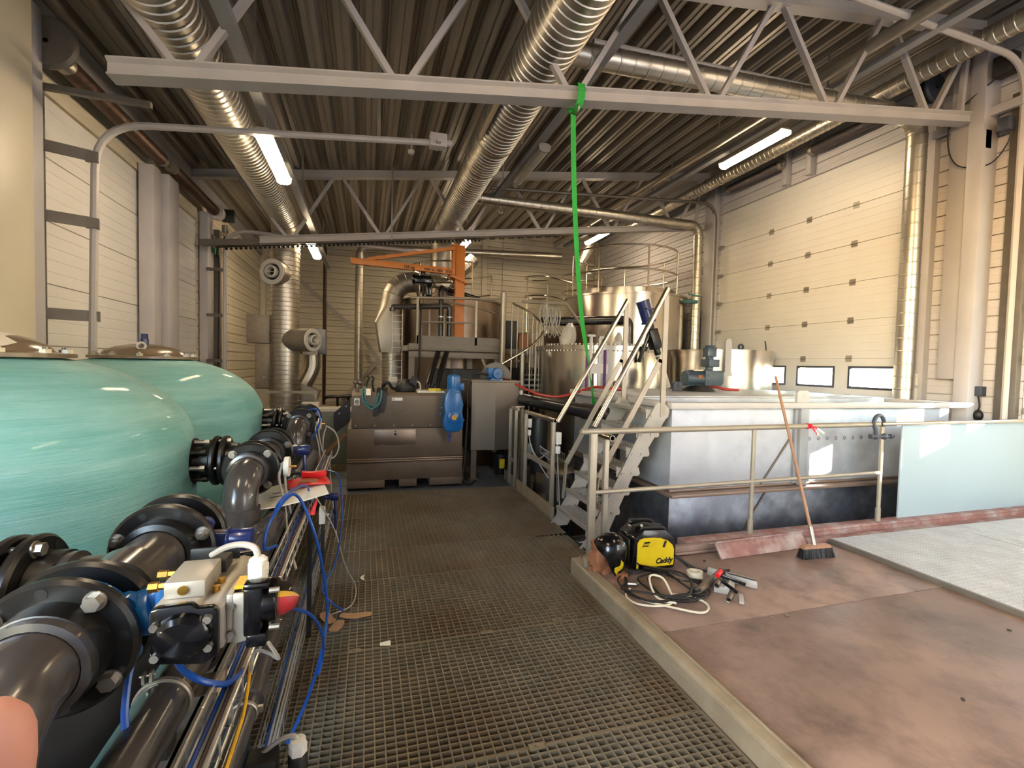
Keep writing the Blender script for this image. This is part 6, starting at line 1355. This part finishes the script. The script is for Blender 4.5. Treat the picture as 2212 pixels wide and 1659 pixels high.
def manifold(y0, label, lever=True, rot=PI / 4, dc=.50, gap=.10):
    """one vessel's valve group; the run lies along the walkway, y0 is the face of its front flange"""
    t = thing('valve_manifold', label, 'pipework', (AX, y0, 0), 'plastic valve manifolds beside the green vessels')
    flange(t, (AX, y0, AZ), (0, 1, 0), rot=rot)
    down_elbow(t, y0 + .01, y0 - .22, .02)
    b = B(); b.lathe([(PR + .002, 0), (PR + .016, .003), (PR + .016, .06), (PR + .002, .063)], (AX, y0 - .075, AZ), (0, 1, 0), 32); obj('socket', b, 'pvc', t)
    b = B(); b.lathe([(PR, 0), (PR + .012, .004), (PR + .012, .2), (PR, .204)], (AX, y0 - .22, AZ - .34), (0, 0, 1), 32); obj('drop_socket', b, 'pvc', t)
    vb = valve_body(t, y0 + .034, 'blue')
    flange(t, (AX, y0 + .12, AZ), (0, -1, 0), bolts=False, holes=False)
    # tee towards the vessel
    pipe(t, [(AX, y0 + .12, AZ), (AX, y0 + .53, AZ)])
    pipe(t, [(AX, y0 + .30, AZ), (-.80, y0 + .30, AZ)])
    b = B(); b.lathe([(PR, 0), (PR + .014, .004), (PR + .014, .06), (PR, .064)], (AX - .1, y0 + .30, AZ), (-1, 0, 0), 32); obj('socket', b, 'pvc', t)
    b = B(); b.lathe([(PR, 0), (PR + .012, .004), (PR + .012, .1), (PR, .104)], (AX, y0 + .22, AZ), (0, 1, 0), 32); obj('socket', b, 'pvc', t)
    flange(t, (-.765, y0 + .30, AZ), (-1, 0, 0), rot=.2)
    flange(t, (-.84, y0 + .30, AZ), (1, 0, 0), bolts=False, holes=False)
    b = B(); b.cyl((-.87, y0 + .30, AZ), (-.935, y0 + .30, AZ), PR, n=28); b.ring((-.955, y0 + .30, AZ), (1, 0, 0), FR * .92, .05, .025, 36, .006); nz = obj('vessel_nozzle', b, 'blackpvc', t)
    for k in range(8):
        a = k * PI / 4 + .2; p = V((-.93, y0 + .30 + .112 * math.cos(a), AZ + .112 * math.sin(a))); b = B(); b.cyl(p, p + V((.05, 0, 0)), .013, n=10); b.cyl(p + V((.05, 0, 0)), p + V((.075, 0, 0)), .017, n=6); obj('stud', b, 'blackpvc' if k % 2 else 'bolt', nz)
    flange(t, (AX, y0 + dc, AZ), (0, 1, 0), rot=.42, heads='nut', at=(0, 3, 5, 6))
    vb2 = valve_body(t, y0 + dc + .035, 'navy')
    flange(t, (AX, y0 + dc + .035 + gap + .01, AZ), (0, -1, 0), bolts=False, holes=False)
    pipe(t, fillet([(AX, y0 + dc + .14, AZ), (AX, y0 + .92, AZ), (AX, y0 + .92, .02)], .13, 8))
    if lever:
        b = B(); y = y0 + dc + .065
        b.bar((AX + .10, y, AZ), (AX + .17, y, AZ), .04, .055); b.cyl((AX + .165, y, AZ), (AX + .235, y, AZ), .034, n=22); b.cyl((AX + .16, y, AZ), (AX + .17, y, AZ), .04, n=22); nk = obj('valve_neck', b, 'navy', vb2, bev=.004)
        b = B(); b.tube([(AX + .20, y, AZ - .02), (AX + .205, y - .01, AZ - .1), (AX + .21, y - .005, AZ - .2), (AX + .205, y, AZ - .3)], [.014, .012, .011, .011], n=8); b.tube([(AX + .19, y + .005, AZ - .12), (AX + .18, y - .02, AZ - .2), (AX + .165, y - .03, AZ - .28)], .008, n=8); obj('lever', b, 'navy', vb2)
        for z in (-.03, .03):
            b = B(); b.cyl((AX + .12, y, AZ + z), (AX + .16, y, AZ + z), .006, n=8); obj('stem_screw', b, 'bolt', vb2)
    return t
m1 = manifold(1.145, 'nearest black-flanged valve manifold with the silver actuator', True, .93, .525)
m2 = manifold(2.82, 'middle black-flanged valve manifold beside the nearest green vessel', True)
m3 = manifold(4.72, 'farthest black-flanged valve manifold beside the second green vessel', False)

# pneumatic actuator of the nearest manifold
t = thing('pneumatic_actuator', 'silver and black pneumatic actuator on the nearest manifold', 'actuator', (-.35, 1.1, 1.0))
def q2(px, py, y=1.08): p = U(px, py, Y=y); return (p.x, p.z)
b = B(); poly = [q2(*p) for p in ((322, 1322), (338, 1316), (412, 1306), (424, 1316), (458, 1312), (470, 1322), (470, 1416), (440, 1436), (332, 1438), (322, 1412))]
b.prism(poly, V((0, .02, 0)), (0, 1.08, 0)); cap = obj('end_cap', b, 'blackgl', t, bev=.004)
c = U(392, 1378, Y=1.07); b = B(); b.lathe([(.001, -.014), (.036, -.012), (.046, -.004), (.05, .012), (.001, .012)], c, (0, 1, 0), 30); b.xf(Matrix.Translation(c) @ Matrix.Diagonal((1.08, 1, .92, 1)) @ Matrix.Translation(-c)); obj('cap_dome', b, 'blackgl', cap)
for px, py in ((336, 1352), (450, 1334), (452, 1394), (337, 1418)):
    p = U(px, py, Y=1.08); b = B(); b.cyl(p, p - V((0, .012, 0)), .008, n=14); obj('cap_screw', b, 'bolt', cap)
x0, x1 = c.x - .066, c.x + .066; zc = c.z
b = B(); b.prism([(x0, zc - .05), (x1, zc - .05), (x1, zc + .04), (x1 - .02, zc + .046), (x1 - .045, zc + .042), (x1 - .05, zc + .052), (x0 + .02, zc + .052), (x0, zc + .045)], V((0, .27, 0)), (0, 1.10, 0)); body = obj('cylinder_body', b, 'alu', t, bev=.005)
b = B(); b.box((x0, 1.37, zc - .055), (x1, 1.39, zc + .05)); obj('end_cap', b, 'blackgl', t, bev=.004)
b = B(); b.box((x0 + .014, 1.13, zc + .052), (x0 + .09, 1.25, zc + .088)); vb_ = obj('pilot_valve', b, 'alu', t, bev=.004)
b = B(); b.box((x0 + .05, 1.25, zc + .05), (x0 + .10, 1.31, zc + .08)); b.box((x0 + .0, 1.33, zc + .05), (x0 + .11, 1.34, zc + .085)); obj('solenoid', b, 'black', vb_, bev=.005)
b = B(); b.cyl((x0 + .05, 1.126, zc + .07), (x0 + .05, 1.132, zc + .07), .01, n=14); obj('port_plug', b, 'brass', vb_)
for y, z in ((1.16, .07), (1.21, .074)):
    b = B(); p = V((x0 + .012, y, zc + z)); b.cyl(p, p - V((.016, 0, 0)), .007, n=10); b.cyl(p - V((.016, 0, 0)), p - V((.034, 0, 0)), .011, n=6); obj('brass_fitting', b, 'brass', vb_)
b = B()
for dy in (.05, .09):
    b = B(); b.cyl((x0 + .1, 1.12 + dy, zc + .042), (x0 + .1, 1.12 + dy, zc + .056), .008, n=8); obj('stop_screw', b, 'brass', body)
b = B(); b.prism([(x1 + .012, zc + .005 + .05), (x1 + .055, zc + .055), (x1 + .055, zc - .045), (x1 + .012, zc - .055)], V((0, .008, 0)), (0, 1.12, 0)); b.box((x1, 1.12, zc - .05), (x1 + .012, 1.2, zc + .055)); b.box((x1 + .05, 1.12, zc - .045), (x1 + .058, 1.22, zc + .05)); br = obj('mount_bracket', b, 'alu', t, bev=.002)
b = B(); b.box((x1 + .01, 1.14, zc + .056), (x1 + .035, 1.19, zc + .064)); obj('yellow_mark', b, 'indyellow', t)
for z in (.03, -.03):
    b = B(); b.cyl((x1 + .008, 1.118, zc + z), (x1 + .008, 1.112, zc + z), .008, n=10); obj('bracket_screw', b, 'bolt', br)
b = B(); b.bar((AX + .1, 1.23, AZ + .01), (x0 + .005, 1.23, zc + .02), .05, .07); b.cyl((AX + .115, 1.23, AZ + .02), (AX + .15, 1.23, AZ + .03), .05, n=20); b.bar((x0 - .012, 1.2, zc + .06), (x0 - .012, 1.2, zc - .04), .02, .03, up=V((0, 1, 0))); obj('mounting_neck', b, 'blue', t, bev=.006)
# position box with dome
t = thing('position_indicator', 'black position box with a clear dome showing red and yellow', 'indicator', (-.2, 1.1, 1.05))
p = V((x1 + .035, 1.15, zc + .022)); 
b = B(); b.box(p + V((0, -.05, -.055)), p + V((.035, .055, .05))); b.cyl(p + V((.03, 0, 0)), p + V((.062, 0, 0)), .05, .045, 26); b.box(p + V((.0, -.052, .045)), p + V((.05, -.02, .06))); b.box(p + V((.005, -.05, -.08)), p + V((.045, .0, -.05))); obj('case', b, 'blackgl', t, bev=.006)
b = B(); b.ring(p + V((.062, 0, 0)), (1, 0, 0), .05, .02, .006, 26); obj('dome_rim', b, 'clear', t)
b = B(); b.lathe([(.044, 0), (.043, .012), (.034, .034), (.018, .046), (.001, .05)], p + V((.066, 0, 0)), (1, 0, 0), 26); obj('dome', b, 'clear', t)
x, y_, d_ = frame(V((1, 0, 0)))
for nm, a0, a1, mt in (('red_sector', -1.9, .5, 'rubberred'), ('yellow_sector', .5, .85, 'indyellow'), ('black_sector', .85, 4.38, 'blackgl')):
    b = B(); b.lathe([(.001, 0), (.036, 0), (.034, .012), (.026, .028), (.014, .036), (.001, .04)], p + V((.064, 0, 0)), (1, 0, 0), 12, a0=a0, a1=a1); obj(nm, b, mt, t)
b = B(); b.cyl(p + V((.02, 0, .05)), p + V((.02, 0, .07)), .02, n=16); b.cyl(p + V((.02, 0, .06)), p + V((.02, 0, .085)), .021, n=6); b.lathe([(.019, 0), (.019, .008), (.012, .014), (.001, .014)], p + V((.02, 0, .085)), n=16); obj('cable_gland', b, 'white', t)
b = B(); b.tube(spline([p + V((.02, 0, .095)), p + V((.01, .01, .115)), p + V((-.02, .03, .118)), p + V((-.06, .07, .10)), p + V((-.10, .11, .07))], 6), .007, n=8); obj('cable', b, 'cable', t)
for z in (.05, -.05):
    b = B(); b.cyl(p + V((.05, -.045, z * .8)), p + V((.07, -.045, z * .8)), .006, n=8); obj('dome_screw', b, 'bolt', t)
# flat quarter-turn indicators on the other manifolds
for y0, lb in ((2.82, 'cream round valve indicator on the middle manifold'), (4.72, 'cream round valve indicator on the farthest manifold')):
    t = thing('valve_indicator', lb, 'indicator', (-.42, y0 + .05, AZ))
    b = B(); b.cyl((AX + .11, y0 + .05, AZ), (AX + .16, y0 + .05, AZ), .02, n=12); b.cyl((AX + .16, y0 + .05, AZ), (AX + .185, y0 + .05, AZ), .055, n=28); obj('disc', b, 'white', t)
    b = B(); b.cyl((AX + .185, y0 + .05, AZ), (AX + .22, y0 + .05, AZ), .006, n=8); obj('stem', b, 'brass', t)
    b = B(); b.tube(spline([(AX + .155, y0 + .03, AZ + .03), (AX + .14, y0 - .0, AZ - .05), (AX + .17, y0 - .0, AZ - .2), (AX + .2, y0 - .1, AZ - .35), (AX + .26, y0 - .25, AZ - .46)], 6), .007, n=6); b.tube(spline([(AX + .165, y0 + .03, AZ + .02), (AX + .17, y0 + .02, AZ - .1), (AX + .2, y0 + .0, AZ - .25)], 6), .006, n=6); obj('cable', b, 'cable', t)
# ---------------------------------------------------------------- low pipes
t = thing('collecting_pipe', 'thick grey pipe running low along the green vessels', 'pipe', (-.47, .5, .74), 'low plastic pipes')
pipe(t, [(-.47, .55, .79), (-.47, 1.9, .79)], .058); pipe(t, [(-.47, 1.9, .79), (-.47, 2.6, .79)], .062)
for y in (1.55, 2.4, 3.6):
    collar(t, (-.47, y, .79), (0, 1, 0), .062, .09)
pipe(t, [(-.47, 2.6, .79), (-.47, 4.6, .79)], .058)
t = thing('pipe_clamp', 'pale pipe clamp round the thick low pipe', 'clamp', (-.47, 1.33, .7))
b = B(); b.ring((-.47, 1.325, .79), (0, 1, 0), .065, .0585, .018, 30, .003); b.box((-.512, 1.326, .848), (-.506, 1.342, .872)); b.box((-.496, 1.326, .852), (-.49, 1.342, .876)); b.cyl((-.518, 1.334, .864), (-.484, 1.334, .868), .003, n=8); obj('band', b, 'galvd', t)
b = B(); b.box((-.49, 1.3, -.03), (-.45, 1.36, .72)); obj('support', b, 'black', t)
t = thing('drain_line', 'thinner grey pipe lower down beside the wire tray', 'pipe', (-.37, .9, .45), 'low plastic pipes')
pipe(t, [(-.365, .9, .5), (-.365, 2.5, .5)], .036, n=20); b = B(); b.lathe([(.036, 0), (.047, .003), (.047, .1), (.036, .104)], (-.365, 1.72, .5), (0, 1, 0), 26); obj('socket', b, 'pvc', t)
b = B(); b.ring((-.365, 1.66, .5), (0, 1, 0), .042, .0365, .016, 24, .003); b.box((-.325, 1.662, .5), (-.31, 1.674, .52)); obj('clamp_band', b, 'galvd', t)
b = B(); b.box((-.38, 1.66, -.03), (-.35, 1.69, .46)); obj('support', b, 'black', t)
b = B(); b.box((-.50, 1.2, .66), (-.44, 4.3, .67)); b.box((-.445, 1.2, .6), (-.44, 4.3, .67)); solo('support_rail', b, 'dark_col', 'grey steel angle rail carrying the low pipes', 'rail')
for y in (3.0, 3.9):
    b = B(); b.box((-.325, y - .012, .0), (-.30, y + .012, .72)); solo('tray_post', b, 'black', {2.2: 'black post under the wire tray nearest the viewer', 3.0: 'middle black post under the wire tray', 3.9: 'black post under the wire tray by the navy lever'}[y], 'post', 'black tray posts')
# lower second lever valve by the far post
t = thing('lower_valve', 'low navy lever valve on the walkway side of the middle manifold', 'valve', (-.36, 4.3, .5))
b = B(); b.ring((-.44, 4.02, .54), (0, 1, 0), .12, .06, .05, 28, .006); b.ring((-.44, 4.14, .54), (0, 1, 0), .12, .06, .04, 28, .006); b.cyl((-.44, 3.9, .54), (-.44, 4.4, .54), .06, n=20); obj('flanges', b, 'blackpvc', t)
b = B(); b.cyl((-.33, 4.09, .54), (-.27, 4.09, .54), .022, n=14); b.cyl((-.27, 4.09, .54), (-.21, 4.09, .54), .034, n=20); obj('valve_neck', b, 'navy', t)
b = B(); b.tube([(-.24, 4.09, .52), (-.23, 4.08, .4), (-.235, 4.09, .26)], .011, n=8); b.tube([(-.245, 4.1, .44), (-.27, 4.07, .3)], .008, n=8); obj('lever', b, 'navy', t)
b = B(); b.box((-.33, 3.78, .42), (-.29, 3.84, .54)); b.cyl((-.29, 3.81, .48), (-.26, 3.81, .48), .008, n=8); obj('indicator', b, 'white', t)
# wire trays
def tray(x0, x1, z, h, y0, y1, label, sides=2):
    t = thing('wire_tray', label, 'cable tray', (x0, y0, z), 'bright wire cable trays')
    b = B(); w = .0034
    xs = [x0 + (x1 - x0) * k / sides for k in range(sides + 1)]
    for x in xs: b.cyl((x, y0, z), (x, y1, z), w, n=6)
    for x in (x0, x1): b.cyl((x, y0, z + h), (x, y1, z + h), w, n=6)
    n = int((y1 - y0) / .1)
    for k in range(n + 1):
        y = y0 + .1 * k
        b.tube([(x0, y, z + h + .004), (x0 - .002, y, z - .003), (x1 + .002, y, z - .003), (x1, y, z + h + .004)], w, n=6)
    obj('wire_mesh', b, 'zincwire', t)
    return t
tray(-.36, -.30, .765, .05, .75, 4.7, 'upper bright wire tray carrying cables past the valves', 1)
tray(-.40, -.33, .035, .05, 1.6, 5.2, 'lower bright wire tray lying on the walkway edge', 1)
b = B(); b.sheet([[V((-.40 + .1 * u, 1.42 + .1 * v, .74 + .004 * u)) for v in (0, .5, 1)] for u in (-.5, 0, .4)], .003); solo('tray_bracket', b, 'galvd', 'bent zinc bracket plate under the upper wire tray', 'bracket')
def cables(x, z, y0, y1, mts, label, cat='cable'):
    t = thing('tray_cables', label, cat, (x, y0, z))
    for i, (dx, dz, r, mt) in enumerate(mts):
        q = random.Random(i + int(x * 100)); b = B(); b.tube(spline([(x + dx + q.uniform(-.004, .004), y0 + (y1 - y0) * k / 9, z + dz + q.uniform(0, .004)) for k in range(10)], 3), r, n=7); obj('cable_run', b, mt, t)
cables(-.33, .772, .75, 4.6, ((-.018, .006, .006, 'hose'), (-.004, .004, .0055, 'cable'), (.010, .005, .006, 'cable'), (.020, .004, .004, 'pvcd'), (.002, .014, .005, 'drain')), 'blue and grey cables lying in the upper wire tray')
cables(-.365, .042, 1.6, 5.0, ((-.02, .004, .004, 'hose'), (-.006, .004, .006, 'cable'), (.006, .005, .006, 'cable'), (.018, .004, .005, 'cable')), 'grey cables lying in the lower wire tray')
b = B(); b.tube(spline([(-.285, .75, .74), (-.285, 1.0, .742), (-.282, 1.25, .76), (-.29, 1.36, .775), (-.31, 1.5, .78)], 6), .0045, n=7); solo('earth_wire', b, 'indyellow', 'yellow-green earth wire along the upper wire tray', 'cable')
b = B(); b.tube(spline([U(300, 1405, Y=1.27), U(284, 1435, Y=1.25), U(274, 1490, Y=1.22), U(270, 1560, Y=1.19), U(284, 1659, Y=1.15), U(300, 1800, Y=1.1)], 6), .0075, n=8); solo('air_hose', b, 'hose', 'blue hose hanging down beside the front elbow', 'hose', 'blue air hoses')
b = B(); b.tube(spline([(-.50, 1.5, .95), (-.46, 1.38, .88), (-.40, 1.33, .845), (-.34, 1.36, .80), (-.32, 1.45, .775)], 6), .008, n=8); solo('air_hose', b, 'hose', 'short blue hose crossing the thick low pipe', 'hose', 'blue air hoses')
b = B(); b.tube(spline([(-.36, 2.2, .85), (-.38, 2.05, .90), (-.36, 2.1, 1.0), (-.30, 2.3, 1.04), (-.22, 2.3, .86), (-.18, 2.35, .62), (-.17, 2.4, .42), (-.19, 2.3, .28), (-.22, 2.08, .24), (-.27, 1.9, .2)], 6), .007, n=8); solo('air_hose', b, 'hose', 'long blue hose loop arching from the tray down over the walkway', 'hose', 'blue air hoses')
b = B(); b.tube(spline([(-.33, 1.75, .79), (-.27, 1.78, .78), (-.2, 1.95, .66), (-.17, 2.1, .5), (-.17, 2.2, .36), (-.19, 2.2, .26)], 6), .0065, n=8); solo('air_hose', b, 'hose', 'shorter blue hose bulging out over the walkway', 'hose', 'blue air hoses')
b = B(); b.tube(spline([(-.30, 4.0, .78), (-.2, 3.9, .74), (-.16, 3.6, .5), (-.19, 3.3, .3), (-.26, 3.2, .2), (-.2, 3.15, .12), (-.13, 3.2, .03)], 6), .006, n=8); solo('air_hose', b, 'hose', 'thin blue hose dropping to the cardboard tags', 'hose', 'blue air hoses')
b = B(); b.tube(spline([(-.44, 2.6, .86), (-.40, 2.5, .95), (-.36, 2.6, .98), (-.32, 2.9, .93), (-.31, 3.0, .8)], 6), .006, n=8); solo('air_hose', b, 'hose', 'blue hose hump behind the long loop', 'hose', 'blue air hoses')
b = B(); b.tube(spline([(-.31, 3.3, .76), (-.2, 3.4, .5), (-.13, 3.5, .2), (-.06, 3.55, .02), (-.08, 3.3, .012), (-.2, 3.2, .012)], 6), .0045, n=6); solo('signal_cable', b, 'cable', 'thin grey cable drooping onto the walkway by the tags', 'cable')
b = B(); b.tube(spline([(-.2, 1.13, 1.02), (-.19, 1.2, .94), (-.23, 1.3, .9), (-.27, 1.35, .88), (-.29, 1.4, .8)], 6), .004, n=6); solo('signal_cable', b, 'cable', 'thin grey cable looping under the position box', 'cable')
b = B(); b.tube(spline([(-.36, 4.83, 1.02), (-.28, 4.8, .96), (-.25, 4.82, .82), (-.30, 4.8, .72), (-.38, 4.78, .76), (-.39, 4.8, .9), (-.37, 4.84, 1.0)], 6, closed=True), .007, n=7, closed=True); b.tube(spline([(-.33, 4.8, .72), (-.31, 4.7, .5), (-.28, 4.6, .3), (-.24, 4.4, .1)], 6), .006, n=6); solo('cable_coil', b, 'cable', 'coiled grey cable hanging at the farthest manifold', 'cable')
b = B(); b.tube(spline([(-.5, 4.66, 1.19), (-.43, 4.62, 1.2), (-.40, 4.6, 1.12), (-.42, 4.6, 1.03), (-.46, 4.6, .94)], 6), .008, n=7); solo('air_hose', b, 'hose', 'short bright blue hose over the farthest elbow', 'hose', 'blue air hoses')
# papers and red tool on the pipes
t = thing('document_stack', 'white papers with a red folder lying on the low pipe', 'papers', (-.4, 3.0, .86))
b = B(); b.sheet([[V((-.40 + .20 * u - .04 * v, 2.98 + .20 * v + .10 * u, .872 + .004 * k + .012 * math.sin(2 * u + v))) for v in (-1, -.3, .3, 1)] for k, u in enumerate((-1, -.4, .2, .8))], .006); obj('sheets', b, 'paper', t)
b = B(); b.sheet([[V((-.33 + .11 * u - .02 * v, 3.10 + .10 * v + .04 * u, .90 + .012 * math.cos(1.4 * u))) for v in (-1, 0, 1)] for u in (-1, -.4, .2, 1)], .004); obj('red_folder', b, 'redp', t)
b = B(); b.sheet([[V((-.33 + .05 * u, 3.09 + .045 * v, .917 - .004 * u * u)) for v in (-1, 0, 1)] for u in (-1, 0, 1)], .003); obj('folder_window', b, 'kraft', t)
b = B()
for y in (2.92, 2.84): b.bar((-.50, y, .888), (-.38, y + .05, .892), .004, .003)
obj('black_lines', b, 'ink', t)
b = B(); b.prism([(-.05, 0), (.09, 0), (.095, .02), (.09, .034), (.0, .03), (-.05, .036)], V((0, .05, 0)), (-.33, 3.16, .918)); b.box((-.25, 3.158, .92), (-.244, 3.212, .954)); solo('red_case', b, 'redp', 'bright red plastic case lying on the papers', 'case', bev=.004)
b = B(); b.lathe([(.001, 0), (.02, .002), (.012, .04), (.006, .085), (.001, .09)], (-.29, 2.86, .775), (.3, .2, .9), 14); solo('red_nozzle', b, 'redp', 'small red cone standing in the wire tray below the papers', 'nozzle')
# sensor at the bottom edge
t = thing('limit_sensor', 'black sensor box with a white cable gland at the bottom edge of the picture', 'sensor', (-.2, 1.5, .5))
p = U(600, 1648, D=1.42)
b = B(); b.box(p + V((-.09, -.03, -.1)), p + V((.0, .04, .03))); b.cyl(p + V((.055, 0, -.1)), p + V((.055, 0, .02)), .028, n=18); obj('case', b, 'black', t, bev=.008)
b = B(); b.box(p + V((-.12, -.05, -.09)), p + V((-.03, -.03, .0))); obj('front_plate', b, 'alu', t, bev=.003)
b = B(); b.cyl(p + V((.055, 0, .02)), p + V((.055, 0, .05)), .026, n=6); b.lathe([(.022, 0), (.022, .012), (.01, .016), (.001, .016)], p + V((.055, 0, .05)), n=16); obj('cable_gland', b, 'white', t)
b = B(); b.tube(spline([p + V((.055, 0, .06)), p + V((.04, .0, .075)), p + V((.0, .01, .06)), p + V((-.05, .02, .02))], 6), .007, n=7); obj('cable', b, 'cable', t)
# the holder's fingertip in the lower left corner
tip = U(2, 1532, D=.1); root = U(-46, 1900, D=.105); d = (root - tip).normalized()
t = thing('finger', 'blurred pink fingertip of the photographer in the lower left corner', 'finger', tip)
c = U(-38, 1600, D=.1); d = (U(-60, 1980, D=.112) - c).normalized(); x, y, _ = frame(d)
b = B(); rings = []
for s, r in ((-.0085, .0012), (-.0078, .0036), (-.006, .0056), (-.003, .0074), (.001, .0084), (.008, .0088), (.018, .0086), (.026, .0092), (.034, .0096), (.05, .0094), (.07, .0102)):
    rings.append([c + d * s + (x * math.cos(a) * 1.0 + y * math.sin(a) * .88) * r for a in (2 * PI * k / 22 for k in range(22))])
b.loops(rings); obj('skin', b, 'skin', t, smooth=70)
b = B(); b.sheet([[c + d * s + (x * math.cos(a) + y * math.sin(a) * .9) * (.0086 if s > -.002 else .0070) for a in (2.2, 2.5, 2.8, 3.14, 3.4)] for s in (-.005, -.001, .003, .007)], .0005); obj('nail', b, 'skin', t)
# ================================================================ daylight and exposure
W = bpy.data.worlds.new('sky'); SC.world = W; W.use_nodes = True
nt = W.node_tree; bg = nt.nodes['Background']
st = nt.nodes.new('ShaderNodeTexSky'); st.sky_type = 'NISHITA'; st.sun_disc = False; st.sun_elevation = math.radians(24); st.sun_rotation = math.radians(250); st.air_density = 1.2; st.dust_density = .6
nt.links.new(st.outputs['Color'], bg.inputs['Color']); bg.inputs['Strength'].default_value = 2.3
sun = bpy.data.lights.new('sun', 'SUN'); sun.energy = 20; sun.angle = math.radians(.6); sun.color = (1, .96, .9)
so = bpy.data.objects.new('sun', sun); COL.objects.link(so)
so.rotation_euler = V((-.72, 1, -.246)).to_track_quat('-Z', 'Y').to_euler(); so.location = (14, -4, 8)
def portal(name, loc, rot, sx, sy):
    l = bpy.data.lights.new(name, 'AREA'); l.shape = 'RECTANGLE'; l.size = sx; l.size_y = sy; l.cycles.is_portal = True
    o = bpy.data.objects.new(name, l); COL.objects.link(o); o.location = loc; o.rotation_euler = rot
for k, (y0, y1) in enumerate(RW + DW):
    portal('window_portal', (XR + .12, (y0 + y1) / 2, 1.58), (0, PI / 2, 0), .36, y1 - y0)
portal('window_portal', ((WX0 + WX1) / 2, YF - .16, (WZ0 + WZ1) / 2), (PI / 2, 0, 0), WX1 - WX0, WZ1 - WZ0)
portal('window_portal', (XL - .16, -2.4, 2.7), (0, -PI / 2, 0), 3.0, 3.6)
vs = SC.view_settings
vs.view_transform = 'Standard'; vs.look = 'None'; vs.gamma = 1; vs.use_curve_mapping = False; vs.exposure = 1.0
SC.cycles.use_denoising = True
SC.cycles.max_bounces = 8; SC.cycles.diffuse_bounces = 4; SC.cycles.glossy_bounces = 4; SC.cycles.transmission_bounces = 4; SC.cycles.transparent_max_bounces = 10
SC.cycles.sample_clamp_indirect = 6; SC.cycles.caustics_reflective = False; SC.cycles.caustics_refractive = False
